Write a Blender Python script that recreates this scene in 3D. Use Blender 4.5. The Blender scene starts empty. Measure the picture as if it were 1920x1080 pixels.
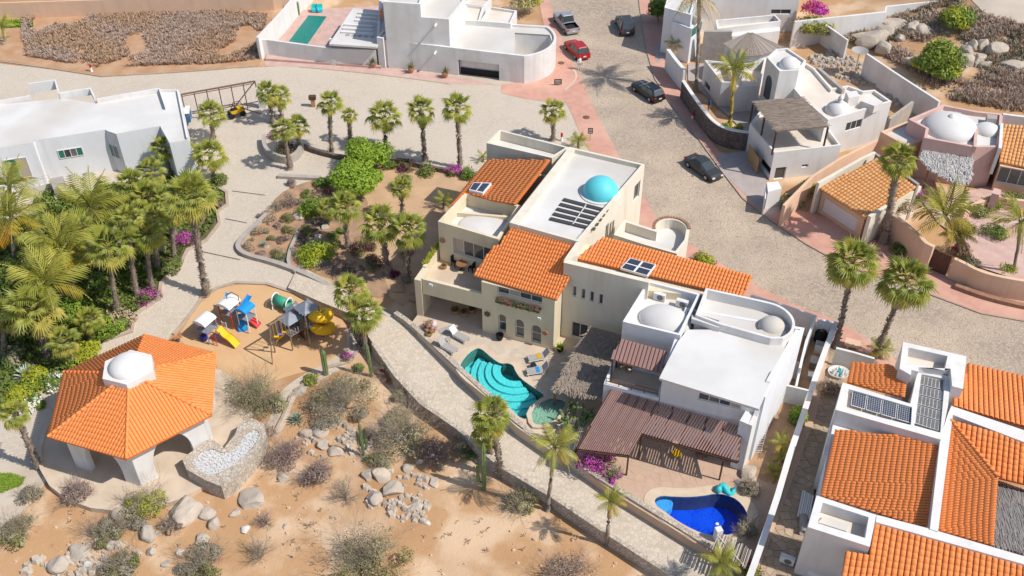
import bpy, bmesh, math, random
from mathutils import Vector, Matrix, noise
from mathutils.geometry import tessellate_polygon
R = random.Random(7)
C = bpy.context.scene.collection
sc = bpy.context.scene
rad = math.radians

# ---------- camera, sky, sun, exposure ----------
FOC, PITCH, CAMH = 1900.0, rad(40.5), 60.0
cam = bpy.data.objects.new("camera", bpy.data.cameras.new("camera"))
C.objects.link(cam)
cam.location = (0, 0, CAMH)
cam.rotation_euler = (math.pi / 2 - PITCH, 0, 0)
cam.data.sensor_width = 36
cam.data.lens = 36 * FOC / 1920
cam.data.clip_end = 3000
sc.camera = cam
SUN_EL, SUN_AZ = rad(50), rad(-20)          # azimuth measured from +X towards +Y
sd = Vector((math.cos(SUN_EL) * math.cos(SUN_AZ), math.cos(SUN_EL) * math.sin(SUN_AZ), math.sin(SUN_EL)))
w = bpy.data.worlds.new("World"); sc.world = w; w.use_nodes = True
nt = w.node_tree
sky = nt.nodes.new("ShaderNodeTexSky"); sky.sky_type = 'NISHITA'; sky.sun_disc = False
sky.sun_elevation = SUN_EL
sky.sun_rotation = math.pi / 2 - SUN_AZ
bg = nt.nodes["Background"]; bg.inputs[1].default_value = 0.15
nt.links.new(sky.outputs[0], bg.inputs[0])
sl = bpy.data.lights.new("sun", 'SUN'); sl.energy = 4.7; sl.angle = rad(0.5); sl.color = (1, 0.955, 0.89)
so = bpy.data.objects.new("sun", sl); C.objects.link(so)
so.rotation_euler = sd.to_track_quat('Z', 'Y').to_euler(); so.location = sd * 100
sc.view_settings.view_transform = 'Standard'; sc.view_settings.look = 'None'
sc.view_settings.gamma = 1; sc.view_settings.exposure = -0.05
sc.view_settings.use_curve_mapping = False

# ---------- survey helpers: a point of the photograph at a known height is a point of the place ----------
cp, sp = math.cos(PITCH), math.sin(PITCH)
def G(u, v, z=0.0):
    x = u - 960; y = 540 - v; t = (CAMH - z) / (FOC * sp - y * cp)
    return Vector((x * t, (FOC * cp + y * sp) * t))
def G3(u, v, z=0.0):
    p = G(u, v, z); return Vector((p.x, p.y, z))
def ztop(Y, v):                               # height at which the ray through row v passes depth Y
    y = 540 - v
    return CAMH - Y * (FOC * sp - y * cp) / (FOC * cp + y * sp)
def ray(u, v):
    x = u - 960; y = 540 - v
    return Vector((0, 0, CAMH)), Vector((x, FOC * cp + y * sp, -FOC * sp + y * cp))
def onplane(u, v, P, n):
    o, d = ray(u, v); t = (P - o).dot(n) / d.dot(n); return o + d * t
def onwall(A, B, u, v):                       # (distance along A->B, height)
    e = (B - A).normalized(); n = Vector((e.y, -e.x, 0))
    p = onplane(u, v, Vector((A.x, A.y, 0)), n)
    return (p.xy - A).dot(e), p.z
def S(t):
    t = max(0, min(1, t)); return t * t * (3 - 2 * t)
def zraw(x, y):
    z = -1.9 * S((74 - y) / 12) * S((24 - x) / 8)
    z += 0.22 * noise.noise(Vector((x * .12, y * .12, 3))) * S((60 - y) / 6) * S((10 - x) / 6)
    z += 5.0 * S((x - 34) / 34) * S((y - 88) / 34)
    return z
LC = 2.0
_zc = {}
def zl(i, j):
    k = (i, j)
    if k not in _zc: _zc[k] = zraw(i * LC, j * LC)
    return _zc[k]
def zg(x, y):                                 # ground height, piecewise linear on a 2 m lattice
    i, j = math.floor(x / LC), math.floor(y / LC); a, b = x / LC - i, y / LC - j
    z00, z11 = zl(i, j), zl(i + 1, j + 1)
    if a >= b: z10 = zl(i + 1, j); return z00 + (z10 - z00) * a + (z11 - z10) * b
    z01 = zl(i, j + 1); return z00 + (z01 - z00) * b + (z11 - z01) * a
def zpath(x, y): return -0.8 * max(0, min(1, (69 - y) / 13))
def Gt(u, v, f=zg, dz=0.0):
    z = 0
    for _ in range(14):
        p = G(u, v, z + dz); z = .5 * z + .5 * f(p.x, p.y)
    return Vector((p.x, p.y, f(p.x, p.y) + dz))

# ---------- materials ----------
MATS = {}
def nn(t, ty, **kw):
    n = t.nodes.new(ty)
    for k, val in kw.items(): setattr(n, k, val)
    return n
def mat(name, col, rough=.85, col2=None, scale=1.0, col3=None, scale3=.15, bump=0., bscale=25., island=None,
        cells=None, cscale=5., joint=None, jw=.05, spec=.3, metal=0., translucent=0., wave=None, objrand=None, lo=.35, hi=.65, stretch=None, streak=None, emit=None):
    m = bpy.data.materials.new(name); m.use_nodes = True; t = m.node_tree; L = t.links
    b = t.nodes["Principled BSDF"]; out = t.nodes["Material Output"]
    b.inputs['Roughness'].default_value = rough; b.inputs['Specular IOR Level'].default_value = spec
    b.inputs['Metallic'].default_value = metal
    geo = nn(t, 'ShaderNodeNewGeometry')
    pos = geo.outputs['Position']
    if stretch:
        mp = nn(t, 'ShaderNodeMapping'); mp.inputs['Scale'].default_value = stretch[:3]
        if len(stretch) > 3: mp.inputs['Rotation'].default_value = (0, 0, stretch[3])
        L.new(pos, mp.inputs[0]); pos = mp.outputs[0]
    def noi(s, d=5):
        n = nn(t, 'ShaderNodeTexNoise'); n.inputs['Scale'].default_value = s; n.inputs['Detail'].default_value = d
        L.new(pos, n.inputs['Vector']); return n.outputs['Fac']
    def ramp(f, a, bb):
        r = nn(t, 'ShaderNodeMapRange'); r.inputs[1].default_value = a; r.inputs[2].default_value = bb
        L.new(f, r.inputs[0]); return r.outputs[0]
    def mix(f, a, bcol, mode='MIX'):
        x = nn(t, 'ShaderNodeMix', data_type='RGBA', blend_type=mode)
        if isinstance(f, float): x.inputs[0].default_value = f
        else: L.new(f, x.inputs[0])
        for s_, c_ in ((6, a), (7, bcol)):
            if isinstance(c_, tuple): x.inputs[s_].default_value = (*c_, 1)
            else: L.new(c_, x.inputs[s_])
        return x.outputs[2]
    cur = tuple(col)
    if col2: cur = mix(ramp(noi(scale), lo, hi), cur, tuple(col2))
    if col3: cur = mix(ramp(noi(scale3, 3), .45, .7), cur, tuple(col3))
    if streak:
        mq = nn(t, 'ShaderNodeMapping'); mq.inputs['Scale'].default_value = (1.3, 1.3, .2); L.new(geo.outputs['Position'], mq.inputs[0])
        n2 = nn(t, 'ShaderNodeTexNoise'); n2.inputs['Scale'].default_value = 1.0; n2.inputs['Detail'].default_value = 6; L.new(mq.outputs[0], n2.inputs['Vector'])
        cur = mix(ramp(n2.outputs['Fac'], .5, .8), cur, tuple(streak))
    if cells:
        vo = nn(t, 'ShaderNodeTexVoronoi'); vo.inputs['Scale'].default_value = cscale; L.new(pos, vo.inputs['Vector'])
        hs = nn(t, 'ShaderNodeSeparateColor'); L.new(vo.outputs['Color'], hs.inputs[0])
        cur = mix(ramp(hs.outputs[0], 0., 1.), cur, tuple(cells))
    if island: cur = mix(ramp(geo.outputs['Random Per Island'], 0., 1.), cur, tuple(island))
    if objrand:
        oi = nn(t, 'ShaderNodeObjectInfo'); cur = mix(ramp(oi.outputs['Random'], 0., 1.), cur, tuple(objrand))
    hgt = None
    if joint:
        ve = nn(t, 'ShaderNodeTexVoronoi', feature='DISTANCE_TO_EDGE'); ve.inputs['Scale'].default_value = cscale
        L.new(pos, ve.inputs['Vector'])
        jf = ramp(ve.outputs['Distance'], 0., jw)
        cur = mix(jf, tuple(joint), cur); hgt = jf
    if wave:
        wv = nn(t, 'ShaderNodeTexWave'); wv.inputs['Scale'].default_value = wave[0]; wv.inputs['Distortion'].default_value = 2
        L.new(pos, wv.inputs['Vector']); cur = mix(ramp(wv.outputs['Fac'], .3, .9), cur, wave[1])
    if isinstance(cur, tuple): b.inputs['Base Color'].default_value = (*cur, 1)
    else: L.new(cur, b.inputs['Base Color'])
    if bump or hgt is not None:
        bp = nn(t, 'ShaderNodeBump'); bp.inputs['Strength'].default_value = bump or .4; bp.inputs['Distance'].default_value = .04
        L.new(hgt if hgt is not None else noi(bscale, 6), bp.inputs['Height']); L.new(bp.outputs[0], b.inputs['Normal'])
    if translucent:
        tr = nn(t, 'ShaderNodeBsdfTranslucent'); ms = nn(t, 'ShaderNodeMixShader'); ms.inputs[0].default_value = translucent
        if isinstance(cur, tuple): tr.inputs[0].default_value = (*cur, 1)
        else: L.new(cur, tr.inputs[0])
        L.new(b.outputs[0], ms.inputs[1]); L.new(tr.outputs[0], ms.inputs[2]); L.new(ms.outputs[0], out.inputs[0])
    MATS[name] = m; return m
def water(name, tint, gl=.12, br=6):
    m = bpy.data.materials.new(name); m.use_nodes = True; t = m.node_tree; L = t.links
    t.nodes.remove(t.nodes["Principled BSDF"]); out = t.nodes["Material Output"]
    tr = nn(t, 'ShaderNodeBsdfTransparent'); tr.inputs[0].default_value = (*tint, 1)
    g = nn(t, 'ShaderNodeBsdfGlossy'); g.inputs['Roughness'].default_value = .03
    ly = nn(t, 'ShaderNodeFresnel'); ly.inputs[0].default_value = 1.33
    no = nn(t, 'ShaderNodeTexNoise'); no.inputs['Scale'].default_value = br; bp = nn(t, 'ShaderNodeBump')
    geo = nn(t, 'ShaderNodeNewGeometry'); L.new(geo.outputs['Position'], no.inputs['Vector'])
    bp.inputs['Strength'].default_value = .5; bp.inputs['Distance'].default_value = .12
    L.new(no.outputs['Fac'], bp.inputs['Height']); L.new(bp.outputs[0], g.inputs['Normal']); L.new(bp.outputs[0], ly.inputs['Normal'])
    ms = nn(t, 'ShaderNodeMixShader'); L.new(ly.outputs[0], ms.inputs[0]); L.new(tr.outputs[0], ms.inputs[1]); L.new(g.outputs[0], ms.inputs[2])
    L.new(ms.outputs[0], out.inputs[0]); MATS[name] = m; return m

mat('sand', (.48, .285, .145), .95, (.62, .44, .285), .3, (.38, .21, .10), .11, bump=.8, bscale=5, lo=.45, hi=.6)
mat('lot_sand', (.42, .23, .12), .95, (.48, .31, .19), .6, bump=.4, bscale=9)
mat('play_sand', (.60, .385, .205), .95, (.55, .34, .175), .4, bump=.2, bscale=14)
mat('court_sand', (.55, .36, .21), .95, (.46, .30, .18), .6, bump=.3, bscale=10)
mat('garden_soil', (.46, .27, .15), .95, (.30, .2, .13), .8, bump=.5, bscale=10)
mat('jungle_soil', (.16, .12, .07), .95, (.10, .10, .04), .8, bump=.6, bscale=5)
mat('grass', (.06, .11, .02), .9, (.10, .15, .03), 2., bump=.6, bscale=30)
mat('plaza', (.54, .46, .37), .9, (.48, .405, .32), .5, (.58, .50, .41), .1, cells=(.585, .505, .41), cscale=6, joint=(.46, .385, .30), jw=.08)
mat('slab_path', (.56, .475, .375), .9, (.47, .39, .30), .6, (.60, .51, .405), .15, bump=.4, bscale=12)
mat('street', (.40, .315, .235), .9, (.56, .445, .33), .2, (.235, .195, .165), .09, cells=(.49, .39, .295), cscale=4.6, joint=(.28, .22, .165), jw=.09, lo=.44, hi=.56)
mat('street_stone', (.55, .45, .34), .8, objrand=(.16, .13, .11))
mat('pink_walk', (.58, .315, .235), .85, (.50, .265, .2), 1.2, (.62, .37, .28), .2, bump=.2, bscale=20)
mat('pale_pink_walk', (.58, .40, .34), .85, (.5, .33, .28), 1.0, bump=.2, bscale=20)
mat('drive', (.42, .36, .33), .85, (.36, .31, .29), 1.0, bump=.2)
mat('kerb', (.45, .36, .28), .9, (.38, .30, .23), 2)
mat('cream_path', (.55, .465, .365), .9, (.47, .395, .30), .6, cells=(.60, .51, .405), cscale=3.0, joint=(.46, .385, .295), jw=.06)
mat('deck', (.60, .49, .37), .9, (.53, .42, .31), .7, bump=.15)
mat('flag', (.60, .51, .40), .85, (.52, .43, .33), 1.5, objrand=(.50, .42, .33), bump=.2)
mat('pink_flag', (.56, .385, .28), .85, (.48, .32, .225), 1.5, objrand=(.50, .35, .25), bump=.2)
mat('alley_flag', (.52, .40, .29), .85, (.43, .32, .22), 2, objrand=(.38, .28, .19), bump=.4)
mat('mortar', (.36, .28, .20), .95)
mat('pale_mortar', (.50, .42, .33), .95)
mat('cream', (.70, .60, .42), .85, (.66, .57, .41), .5, bump=.1, bscale=8, streak=(.60, .50, .35))
mat('cream_light', (.70, .64, .53), .85, (.67, .61, .50), .6, bump=.1, streak=(.60, .53, .42))
mat('white', (.72, .70, .675), .8, (.68, .66, .63), .5, (.66, .62, .58), .25, bump=.08, bscale=6, streak=(.60, .57, .53))
mat('white_cool', (.72, .73, .74), .8, (.69, .69, .70), .5, bump=.08, streak=(.61, .60, .60))
mat('white_old', (.73, .715, .69), .85, (.67, .65, .625), .6, (.62, .59, .55), .3, bump=.15, streak=(.60, .57, .535))
mat('roof_white', (.66, .64, .61), .75, (.60, .575, .54), .30, (.52, .475, .42), .11, bump=.05, lo=.4, hi=.62)
mat('roof_sandy', (.62, .54, .45), .85, (.70, .63, .55), .4)
mat('peach', (.70, .48, .33), .85, (.66, .44, .30), .6, bump=.1, streak=(.60, .41, .28))
mat('peach_dark', (.62, .36, .19), .85, (.56, .33, .18), .6)
mat('pink_wall', (.62, .42, .37), .85, (.58, .39, .34), .6, streak=(.53, .36, .31))
mat('grey_render', (.40, .355, .32), .9, (.33, .29, .265), 1.0, bump=.2)
mat('concrete', (.42, .38, .33), .9, (.36, .32, .28), 1.5, bump=.3)
mat('rubble', (.47, .40, .32), .9, (.38, .32, .25), 1., cells=(.56, .49, .40), cscale=3.6, joint=(.26, .21, .165), jw=.09)
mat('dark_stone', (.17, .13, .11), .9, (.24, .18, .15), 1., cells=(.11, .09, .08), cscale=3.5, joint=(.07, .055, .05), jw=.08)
mat('brick_band', (.26, .14, .09), .9, (.34, .2, .13), 3, bump=.4)
mat('tile', (.86, .25, .065), .8, (.74, .20, .05), 1.3, (.80, .30, .11), .45, island=(.88, .285, .08), objrand=(.84, .27, .08), lo=.4, hi=.62)
mat('tile_pan', (.64, .165, .04), .85, (.55, .14, .035), 3.)
mat('tile_pale', (.80, .37, .13), .75, (.74, .32, .10), 2., island=(.84, .43, .18))
mat('tile_pale_pan', (.60, .29, .11), .85)
mat('brown_roof', (.27, .155, .13), .7, (.23, .13, .11), 2, island=(.31, .185, .155), objrand=(.30, .175, .15))
mat('thatch', (.22, .17, .13), .95, (.30, .25, .2), 6, island=(.32, .26, .2))
mat('thatch_grey', (.46, .43, .41), .95, (.3, .28, .26), 5, island=(.66, .63, .60))
mat('reed', (.24, .18, .14), .95, (.17, .13, .1), 8, island=(.31, .25, .20))
mat('grey_reed', (.22, .2, .185), .95, (.15, .135, .125), 8, island=(.31, .29, .27))
mat('plank', (.27, .22, .18), .9, (.20, .16, .13), 3, objrand=(.33, .28, .24))
mat('dark_wood', (.08, .04, .025), .7, (.12, .06, .035), 4)
mat('wood', (.30, .14, .06), .6, (.24, .11, .05), 4)
mat('glass', (.05, .06, .065), .08, spec=.8)
mat('glass_green', (.03, .17, .13), .1, spec=.8)
mat('curtain', (.42, .36, .29), .3, spec=.6)
mat('frame', (.74, .72, .70), .5)
mat('dark', (.02, .018, .018), .8)
mat('aqua_paint', (.10, .52, .58), .55, (.12, .56, .60), .6)
mat('solar', (.035, .045, .075), .18, (.05, .055, .08), 2, spec=.8)
mat('solar_grey', (.13, .125, .12), .3, (.17, .16, .15), 2, spec=.6)
mat('strip', (.06, .055, .055), .5)
mat('metal', (.45, .44, .43), .4, metal=.6)
mat('metal_white', (.72, .71, .69), .5, (.62, .6, .57), 3)
mat('rust', (.14, .075, .05), .8, (.2, .1, .06), 3)
mat('pool_teal', (.11, .62, .62), .5, (.14, .67, .67), 1.)
mat('pool_step', (.24, .72, .72), .5)
mat('pool_blue', (.012, .11, .78), .4, (.02, .15, .85), 1.)
mat('pool_light', (.20, .62, .90), .5)
mat('coping', (.62, .50, .37), .85, (.55, .43, .31), 1.5)
mat('spa', (.25, .66, .78), .5, (.38, .74, .82), 2)
mat('white_gravel', (.72, .71, .68), .9, (.5, .49, .47), 5, island=(.52, .51, .50))
mat('rock', (.50, .425, .345), .9, (.36, .295, .235), 1.6, (.56, .47, .375), .5, bump=.9, bscale=3.5, objrand=(.43, .365, .295))
mat('sandstone', (.54, .38, .25), .95, (.46, .32, .21), 1.5, island=(.60, .46, .33))
mat('rock_white', (.62, .58, .53), .9, (.5, .46, .41), 2, bump=.5, bscale=6)
mat('rock_orange', (.50, .31, .19), .9, (.42, .27, .17), 1.5, bump=.5, bscale=6)
mat('trunk', (.20, .155, .12), .95, (.30, .24, .185), 4, bump=.8, bscale=8)
mat('boot', (.33, .26, .2), .95, island=(.18, .13, .10))
mat('trunk_smooth', (.30, .25, .19), .9, (.22, .18, .14), 2, bump=.4, bscale=12)
mat('trunk_yellow', (.44, .33, .06), .8, (.36, .26, .06), 2, bump=.4)
mat('fan_green', (.28, .32, .05), .5, (.22, .27, .045), 1.5, objrand=(.44, .43, .075), translucent=.38, spec=.5)
mat('fan_yellow', (.44, .42, .09), .6, objrand=(.52, .44, .10), translucent=.35)
mat('coco_green', (.25, .28, .045), .45, (.29, .31, .05), 1.5, objrand=(.43, .40, .065), translucent=.3, spec=.5)
mat('coco_yellow', (.40, .33, .045), .5, objrand=(.50, .34, .04), translucent=.3)
mat('coco_orange', (.62, .34, .02), .5, objrand=(.58, .25, .02), translucent=.3)
mat('dead_frond', (.42, .30, .19), .95, objrand=(.54, .41, .27), translucent=.15)
mat('stem', (.25, .23, .05), .7)
mat('leaf', (.12, .19, .03), .6, island=(.23, .31, .05), translucent=.25)
mat('leaf_bright', (.20, .33, .03), .6, island=(.36, .47, .05), translucent=.3)
mat('leaf_lime', (.33, .37, .03), .6, island=(.50, .50, .05), translucent=.3)
mat('leaf_dark', (.11, .155, .035), .6, island=(.21, .26, .06), translucent=.25)
mat('leaf_olive', (.17, .175, .06), .8, island=(.29, .28, .11), translucent=.2)
mat('leaf_grey', (.25, .225, .155), .9, island=(.36, .32, .23), translucent=.1)
mat('leaf_pale', (.36, .33, .17), .8, island=(.50, .45, .26), translucent=.2)
mat('leaf_purple', (.22, .155, .13), .9, island=(.34, .25, .21))
mat('leaf_brown', (.36, .25, .165), .9, island=(.50, .37, .25))
mat('bloom_magenta', (.50, .035, .36), .7, island=(.72, .14, .58), translucent=.25)
mat('bloom_dark', (.10, .015, .05), .7, island=(.22, .03, .11), translucent=.2)
mat('bloom_red', (.50, .04, .09), .7, island=(.62, .10, .2), translucent=.2)
mat('bloom_pink', (.62, .22, .25), .7, island=(.70, .38, .35), translucent=.2)
mat('bloom_white', (.65, .62, .50), .7, island=(.72, .70, .62))
mat('twig', (.25, .20, .145), .95, island=(.38, .32, .24))
mat('twig_purple', (.24, .175, .15), .95, island=(.36, .28, .245))
mat('cactus', (.13, .19, .075), .7, (.19, .24, .10), 5, bump=.4, bscale=15)
mat('agave', (.17, .24, .17), .6, island=(.27, .33, .24))
mat('agave_silver', (.38, .45, .42), .5, island=(.50, .56, .53))
mat('terracotta', (.50, .24, .13), .8, (.42, .2, .11), 3)
mat('paint_black', (.015, .015, .018), .25, spec=.6)
mat('paint_dark', (.04, .042, .045), .3, spec=.6)
mat('paint_red', (.36, .015, .015), .25, spec=.6)
mat('paint_silver', (.42, .43, .46), .35, metal=.5)
mat('tyre', (.018, .018, .018), .8)
mat('lap_green', (.03, .26, .21), .5, (.04, .30, .25), 1.)
mat('dry_grass', (.58, .40, .26), .9, island=(.44, .30, .2), translucent=.2)
mat('dry_mauve', (.44, .32, .25), .9, island=(.54, .42, .33), translucent=.2)
mat('waterline', (.03, .12, .22), .3, cells=(.12, .35, .42), cscale=7)
mat('lamp_red', (.5, .01, .01), .3)
mat('lamp_white', (.7, .7, .7), .2)
mat('box_leaf', (.05, .07, .03), .7, island=(.10, .12, .05))
mat('plastic_blue', (.02, .27, .62), .4)
mat('plastic_yellow', (.80, .46, .01), .4)
mat('plastic_red', (.60, .05, .05), .4)
mat('plastic_green', (.05, .33, .2), .5)
mat('plastic_navy', (.03, .03, .2), .4)
mat('plastic_white', (.75, .75, .74), .5)
mat('plastic_purple', (.25, .22, .5), .4)
mat('grey_sheet', (.20, .22, .26), .5, (.24, .26, .30), 2)
mat('play_wood', (.28, .20, .12), .8, (.2, .14, .09), 4)
mat('skin', (.45, .27, .19), .6)
mat('cloth_white', (.72, .70, .68), .8)
mat('cloth_red', (.5, .05, .04), .8)
mat('cloth_blue', (.06, .14, .30), .8)
mat('cloth_grey', (.36, .34, .32), .9)
mat('hair', (.02, .015, .01), .8)
mat('turquoise', (.04, .50, .52), .5)
mat('yellow_paint', (.62, .36, .01), .4)
mat('hydrant_red', (.55, .03, .02), .5)
water('water_teal', (.62, .97, .98))
water('water_blue', (.55, .78, .99))
mat('plywood', (.45, .28, .14), .8, (.36, .22, .11), 3)
mat('awning', (.10, .2, .26), .7)

# ---------- mesh helpers ----------
class MB:
    def __init__(s): s.v = []; s.f = []; s.m = []
    def add(s, vs, fs, mi=0):
        o = len(s.v); s.v += [tuple(p) for p in vs]
        for f in fs: s.f.append(tuple(i + o for i in f)); s.m.append(mi)
        return s
    def box(s, c, d, rz=0, mi=0, M=None):
        hx, hy, hz = d[0] / 2, d[1] / 2, d[2] / 2; vs = []
        ca, sa = math.cos(rz), math.sin(rz)
        for z in (-hz, hz):
            for x, y in ((-hx, -hy), (hx, -hy), (hx, hy), (-hx, hy)):
                vs.append(Vector((c[0] + x * ca - y * sa, c[1] + x * sa + y * ca, c[2] + z)))
        if M is not None: vs = [M @ p for p in vs]
        return s.add(vs, [(3, 2, 1, 0), (4, 5, 6, 7), (0, 1, 5, 4), (1, 2, 6, 5), (2, 3, 7, 6), (3, 0, 4, 7)], mi)
    def prism(s, pts, z0, z1, mi=0, cap0=False, holes=None, f0=None, f1=None):
        loops = [ccw([Vector(p[:2]) for p in pts])] + [list(reversed(ccw([Vector(p[:2]) for p in h]))) for h in (holes or [])]
        tri = tessellate_polygon([[Vector((p.x, p.y, 0)) for p in l] for l in loops])
        flat = [p for l in loops for p in l]
        n = len(flat); o = len(s.v)
        zt = [f1(p.x, p.y) if f1 else z1 for p in flat]; zb = [f0(p.x, p.y) if f0 else z0 for p in flat]
        s.v += [(p.x, p.y, z) for p, z in zip(flat, zt)] + [(p.x, p.y, z) for p, z in zip(flat, zb)]
        for a, b, c in tri:
            A, B, D = flat[a], flat[b], flat[c]
            if (B - A).cross(D - A) < 0: b, c = c, b
            s.f.append((o + a, o + b, o + c)); s.m.append(mi)
            if cap0: s.f.append((o + n + a, o + n + c, o + n + b)); s.m.append(mi)
        k = 0
        for l in loops:
            for i in range(len(l)):
                a, b = k + i, k + (i + 1) % len(l)
                s.f.append((o + a, o + n + a, o + n + b, o + b)); s.m.append(mi)
            k += len(l)
        return s
    def tube(s, path, rr, n=6, mi=0, cap=True, tw=0):
        path = [Vector(p) for p in path]; o = len(s.v); m = len(path)
        if not hasattr(rr, '__len__'): rr = [rr] * m
        for i, p in enumerate(path):
            d = (path[min(i + 1, m - 1)] - path[max(i - 1, 0)]).normalized()
            a = d.cross(Vector((0, 0, 1)));
            if a.length < .05: a = d.cross(Vector((0, 1, 0)))
            a.normalize(); b = d.cross(a)
            for k in range(n):
                t = 2 * math.pi * k / n + tw
                s.v.append(tuple(p + (a * math.cos(t) + b * math.sin(t)) * rr[i]))
        for i in range(m - 1):
            for k in range(n):
                s.f.append((o + i * n + k, o + i * n + (k + 1) % n, o + (i + 1) * n + (k + 1) % n, o + (i + 1) * n + k)); s.m.append(mi)
        if cap:
            s.f.append(tuple(o + k for k in range(n))); s.m.append(mi)
            s.f.append(tuple(o + (m - 1) * n + k for k in reversed(range(n)))); s.m.append(mi)
        return s
    def lathe(s, c, prof, n=20, mi=0, sx=1, sy=1, rz=0):
        o = len(s.v); ca, sa = math.cos(rz), math.sin(rz)
        for r, z in prof:
            for k in range(n):
                t = 2 * math.pi * k / n; x, y = r * sx * math.cos(t), r * sy * math.sin(t)
                s.v.append((c[0] + x * ca - y * sa, c[1] + x * sa + y * ca, c[2] + z))
        for i in range(len(prof) - 1):
            for k in range(n):
                s.f.append((o + i * n + k, o + i * n + (k + 1) % n, o + (i + 1) * n + (k + 1) % n, o + (i + 1) * n + k)); s.m.append(mi)
        return s
    def dome(s, c, r, h, n=28, m=8, mi=0, sx=1, sy=1, rz=0):
        return s.lathe(c, [(r * math.cos(i / m * math.pi / 2) if i < m else .002, h * math.sin(i / m * math.pi / 2)) for i in range(m + 1)], n, mi, sx, sy, rz)
    def quad(s, a, b, c, d, mi=0): return s.add([a, b, c, d], [(0, 1, 2, 3)], mi)
    def mesh(s, name, mats, smooth=False):
        me = bpy.data.meshes.new(name); me.from_pydata(s.v, [], s.f)
        if isinstance(mats, str): mats = [mats]
        for m_ in mats: me.materials.append(MATS[m_])
        if len(mats) > 1: me.polygons.foreach_set('material_index', s.m)
        if smooth: me.polygons.foreach_set('use_smooth', [True] * len(me.polygons))
        me.update(); return me
    def build(s, name, mats, parent=None, smooth=False, kind=None, local=False):
        if parent is None and s.v and kind != 'structure':
            xs = [p[0] for p in s.v]; ys = [p[1] for p in s.v]; zs = [p[2] for p in s.v]
            o = Vector(((min(xs) + max(xs)) / 2, (min(ys) + max(ys)) / 2, min(zs)))
            s.v = [(p[0] - o.x, p[1] - o.y, p[2] - o.z) for p in s.v]
        else: o = None
        ob = bpy.data.objects.new(name, s.mesh(name, mats, smooth)); C.objects.link(ob)
        if o is not None: ob.location = o
        if parent is not None:
            ob.parent = parent
            if not local and parent.parent is None: ob.matrix_parent_inverse = Matrix.Translation(-parent.location)
        if kind: ob['kind'] = kind
        return ob
def tag(o, label=None, cat=None, group=None, kind=None):
    if label: o['label'] = label
    if cat: o['category'] = cat
    if group: o['group'] = group
    if kind: o['kind'] = kind
    return o
def thing(name, label, cat, loc=(0, 0, 0), rz=0, group=None):
    o = bpy.data.objects.new(name, None); C.objects.link(o); o.empty_display_size = .3
    o.location = loc; o.rotation_euler = (0, 0, rz); return tag(o, label, cat, group)
def kids(o): return [c for c in KID.get(o.name, [])]
KID = {}
def copy_tree(o, loc=None, rz=0, label=None, group=None, sc_=None, kd=None):
    def rec(a, par):
        c = a.copy(); C.objects.link(c); c.parent = par
        for ch in ([x for x in a.children]): rec(ch, c)
        return c
    c = rec(o, None)
    if loc is not None: c.location = loc
    c.rotation_euler = (0, 0, rz)
    if label: c['label'] = label
    if group: c['group'] = group
    if sc_: c.scale = (sc_,) * 3
    return c
def area(p): return sum(p[i].x * p[(i + 1) % len(p)].y - p[(i + 1) % len(p)].x * p[i].y for i in range(len(p))) / 2
def ccw(p):
    p = [Vector(q[:2]) for q in p]
    return p if area(p) > 0 else list(reversed(p))
def inset(p, d):                              # p ccw, d inwards
    n = len(p); out = []
    for i in range(n):
        a, b, c = p[i - 1], p[i], p[(i + 1) % n]
        e1 = (b - a).normalized(); e2 = (c - b).normalized()
        n1 = Vector((-e1.y, e1.x)); n2 = Vector((-e2.y, e2.x)); k = 1 + n1.dot(n2)
        out.append(b + (n1 + n2) * (d / max(k, .35)))
    return out
def PX(z, *uv): return [G(uv[i], uv[i + 1], z) for i in range(0, len(uv), 2)]
def arc(a, b, c, n=8):                        # points on the circle through a,b,c (world xy), a..c inclusive
    d = 2 * (a.x * (b.y - c.y) + b.x * (c.y - a.y) + c.x * (a.y - b.y))
    ux = ((a.length_squared) * (b.y - c.y) + b.length_squared * (c.y - a.y) + c.length_squared * (a.y - b.y)) / d
    uy = ((a.length_squared) * (c.x - b.x) + b.length_squared * (a.x - c.x) + c.length_squared * (b.x - a.x)) / d
    o = Vector((ux, uy)); r = (a - o).length
    t0, t1, t2 = [math.atan2(q.y - uy, q.x - ux) for q in (a, b, c)]
    def between(s): 
        x = (t2 - t0) * 1.0
        return x
    up = (t2 - t0) % (2 * math.pi); um = (t1 - t0) % (2 * math.pi)
    sw = up if um <= up else up - 2 * math.pi
    return [o + Vector((math.cos(t0 + sw * i / n), math.sin(t0 + sw * i / n))) * r for i in range(n + 1)]
def smoothpts(p, closed=True, k=2):
    for _ in range(k):
        q = []; n = len(p)
        rng = range(n) if closed else range(n - 1)
        if not closed: q.append(p[0])
        for i in rng:
            a, b = p[i], p[(i + 1) % n]; q += [a * .75 + b * .25, a * .25 + b * .75]
        if not closed: q.append(p[-1])
        p = q
    return p
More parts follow.
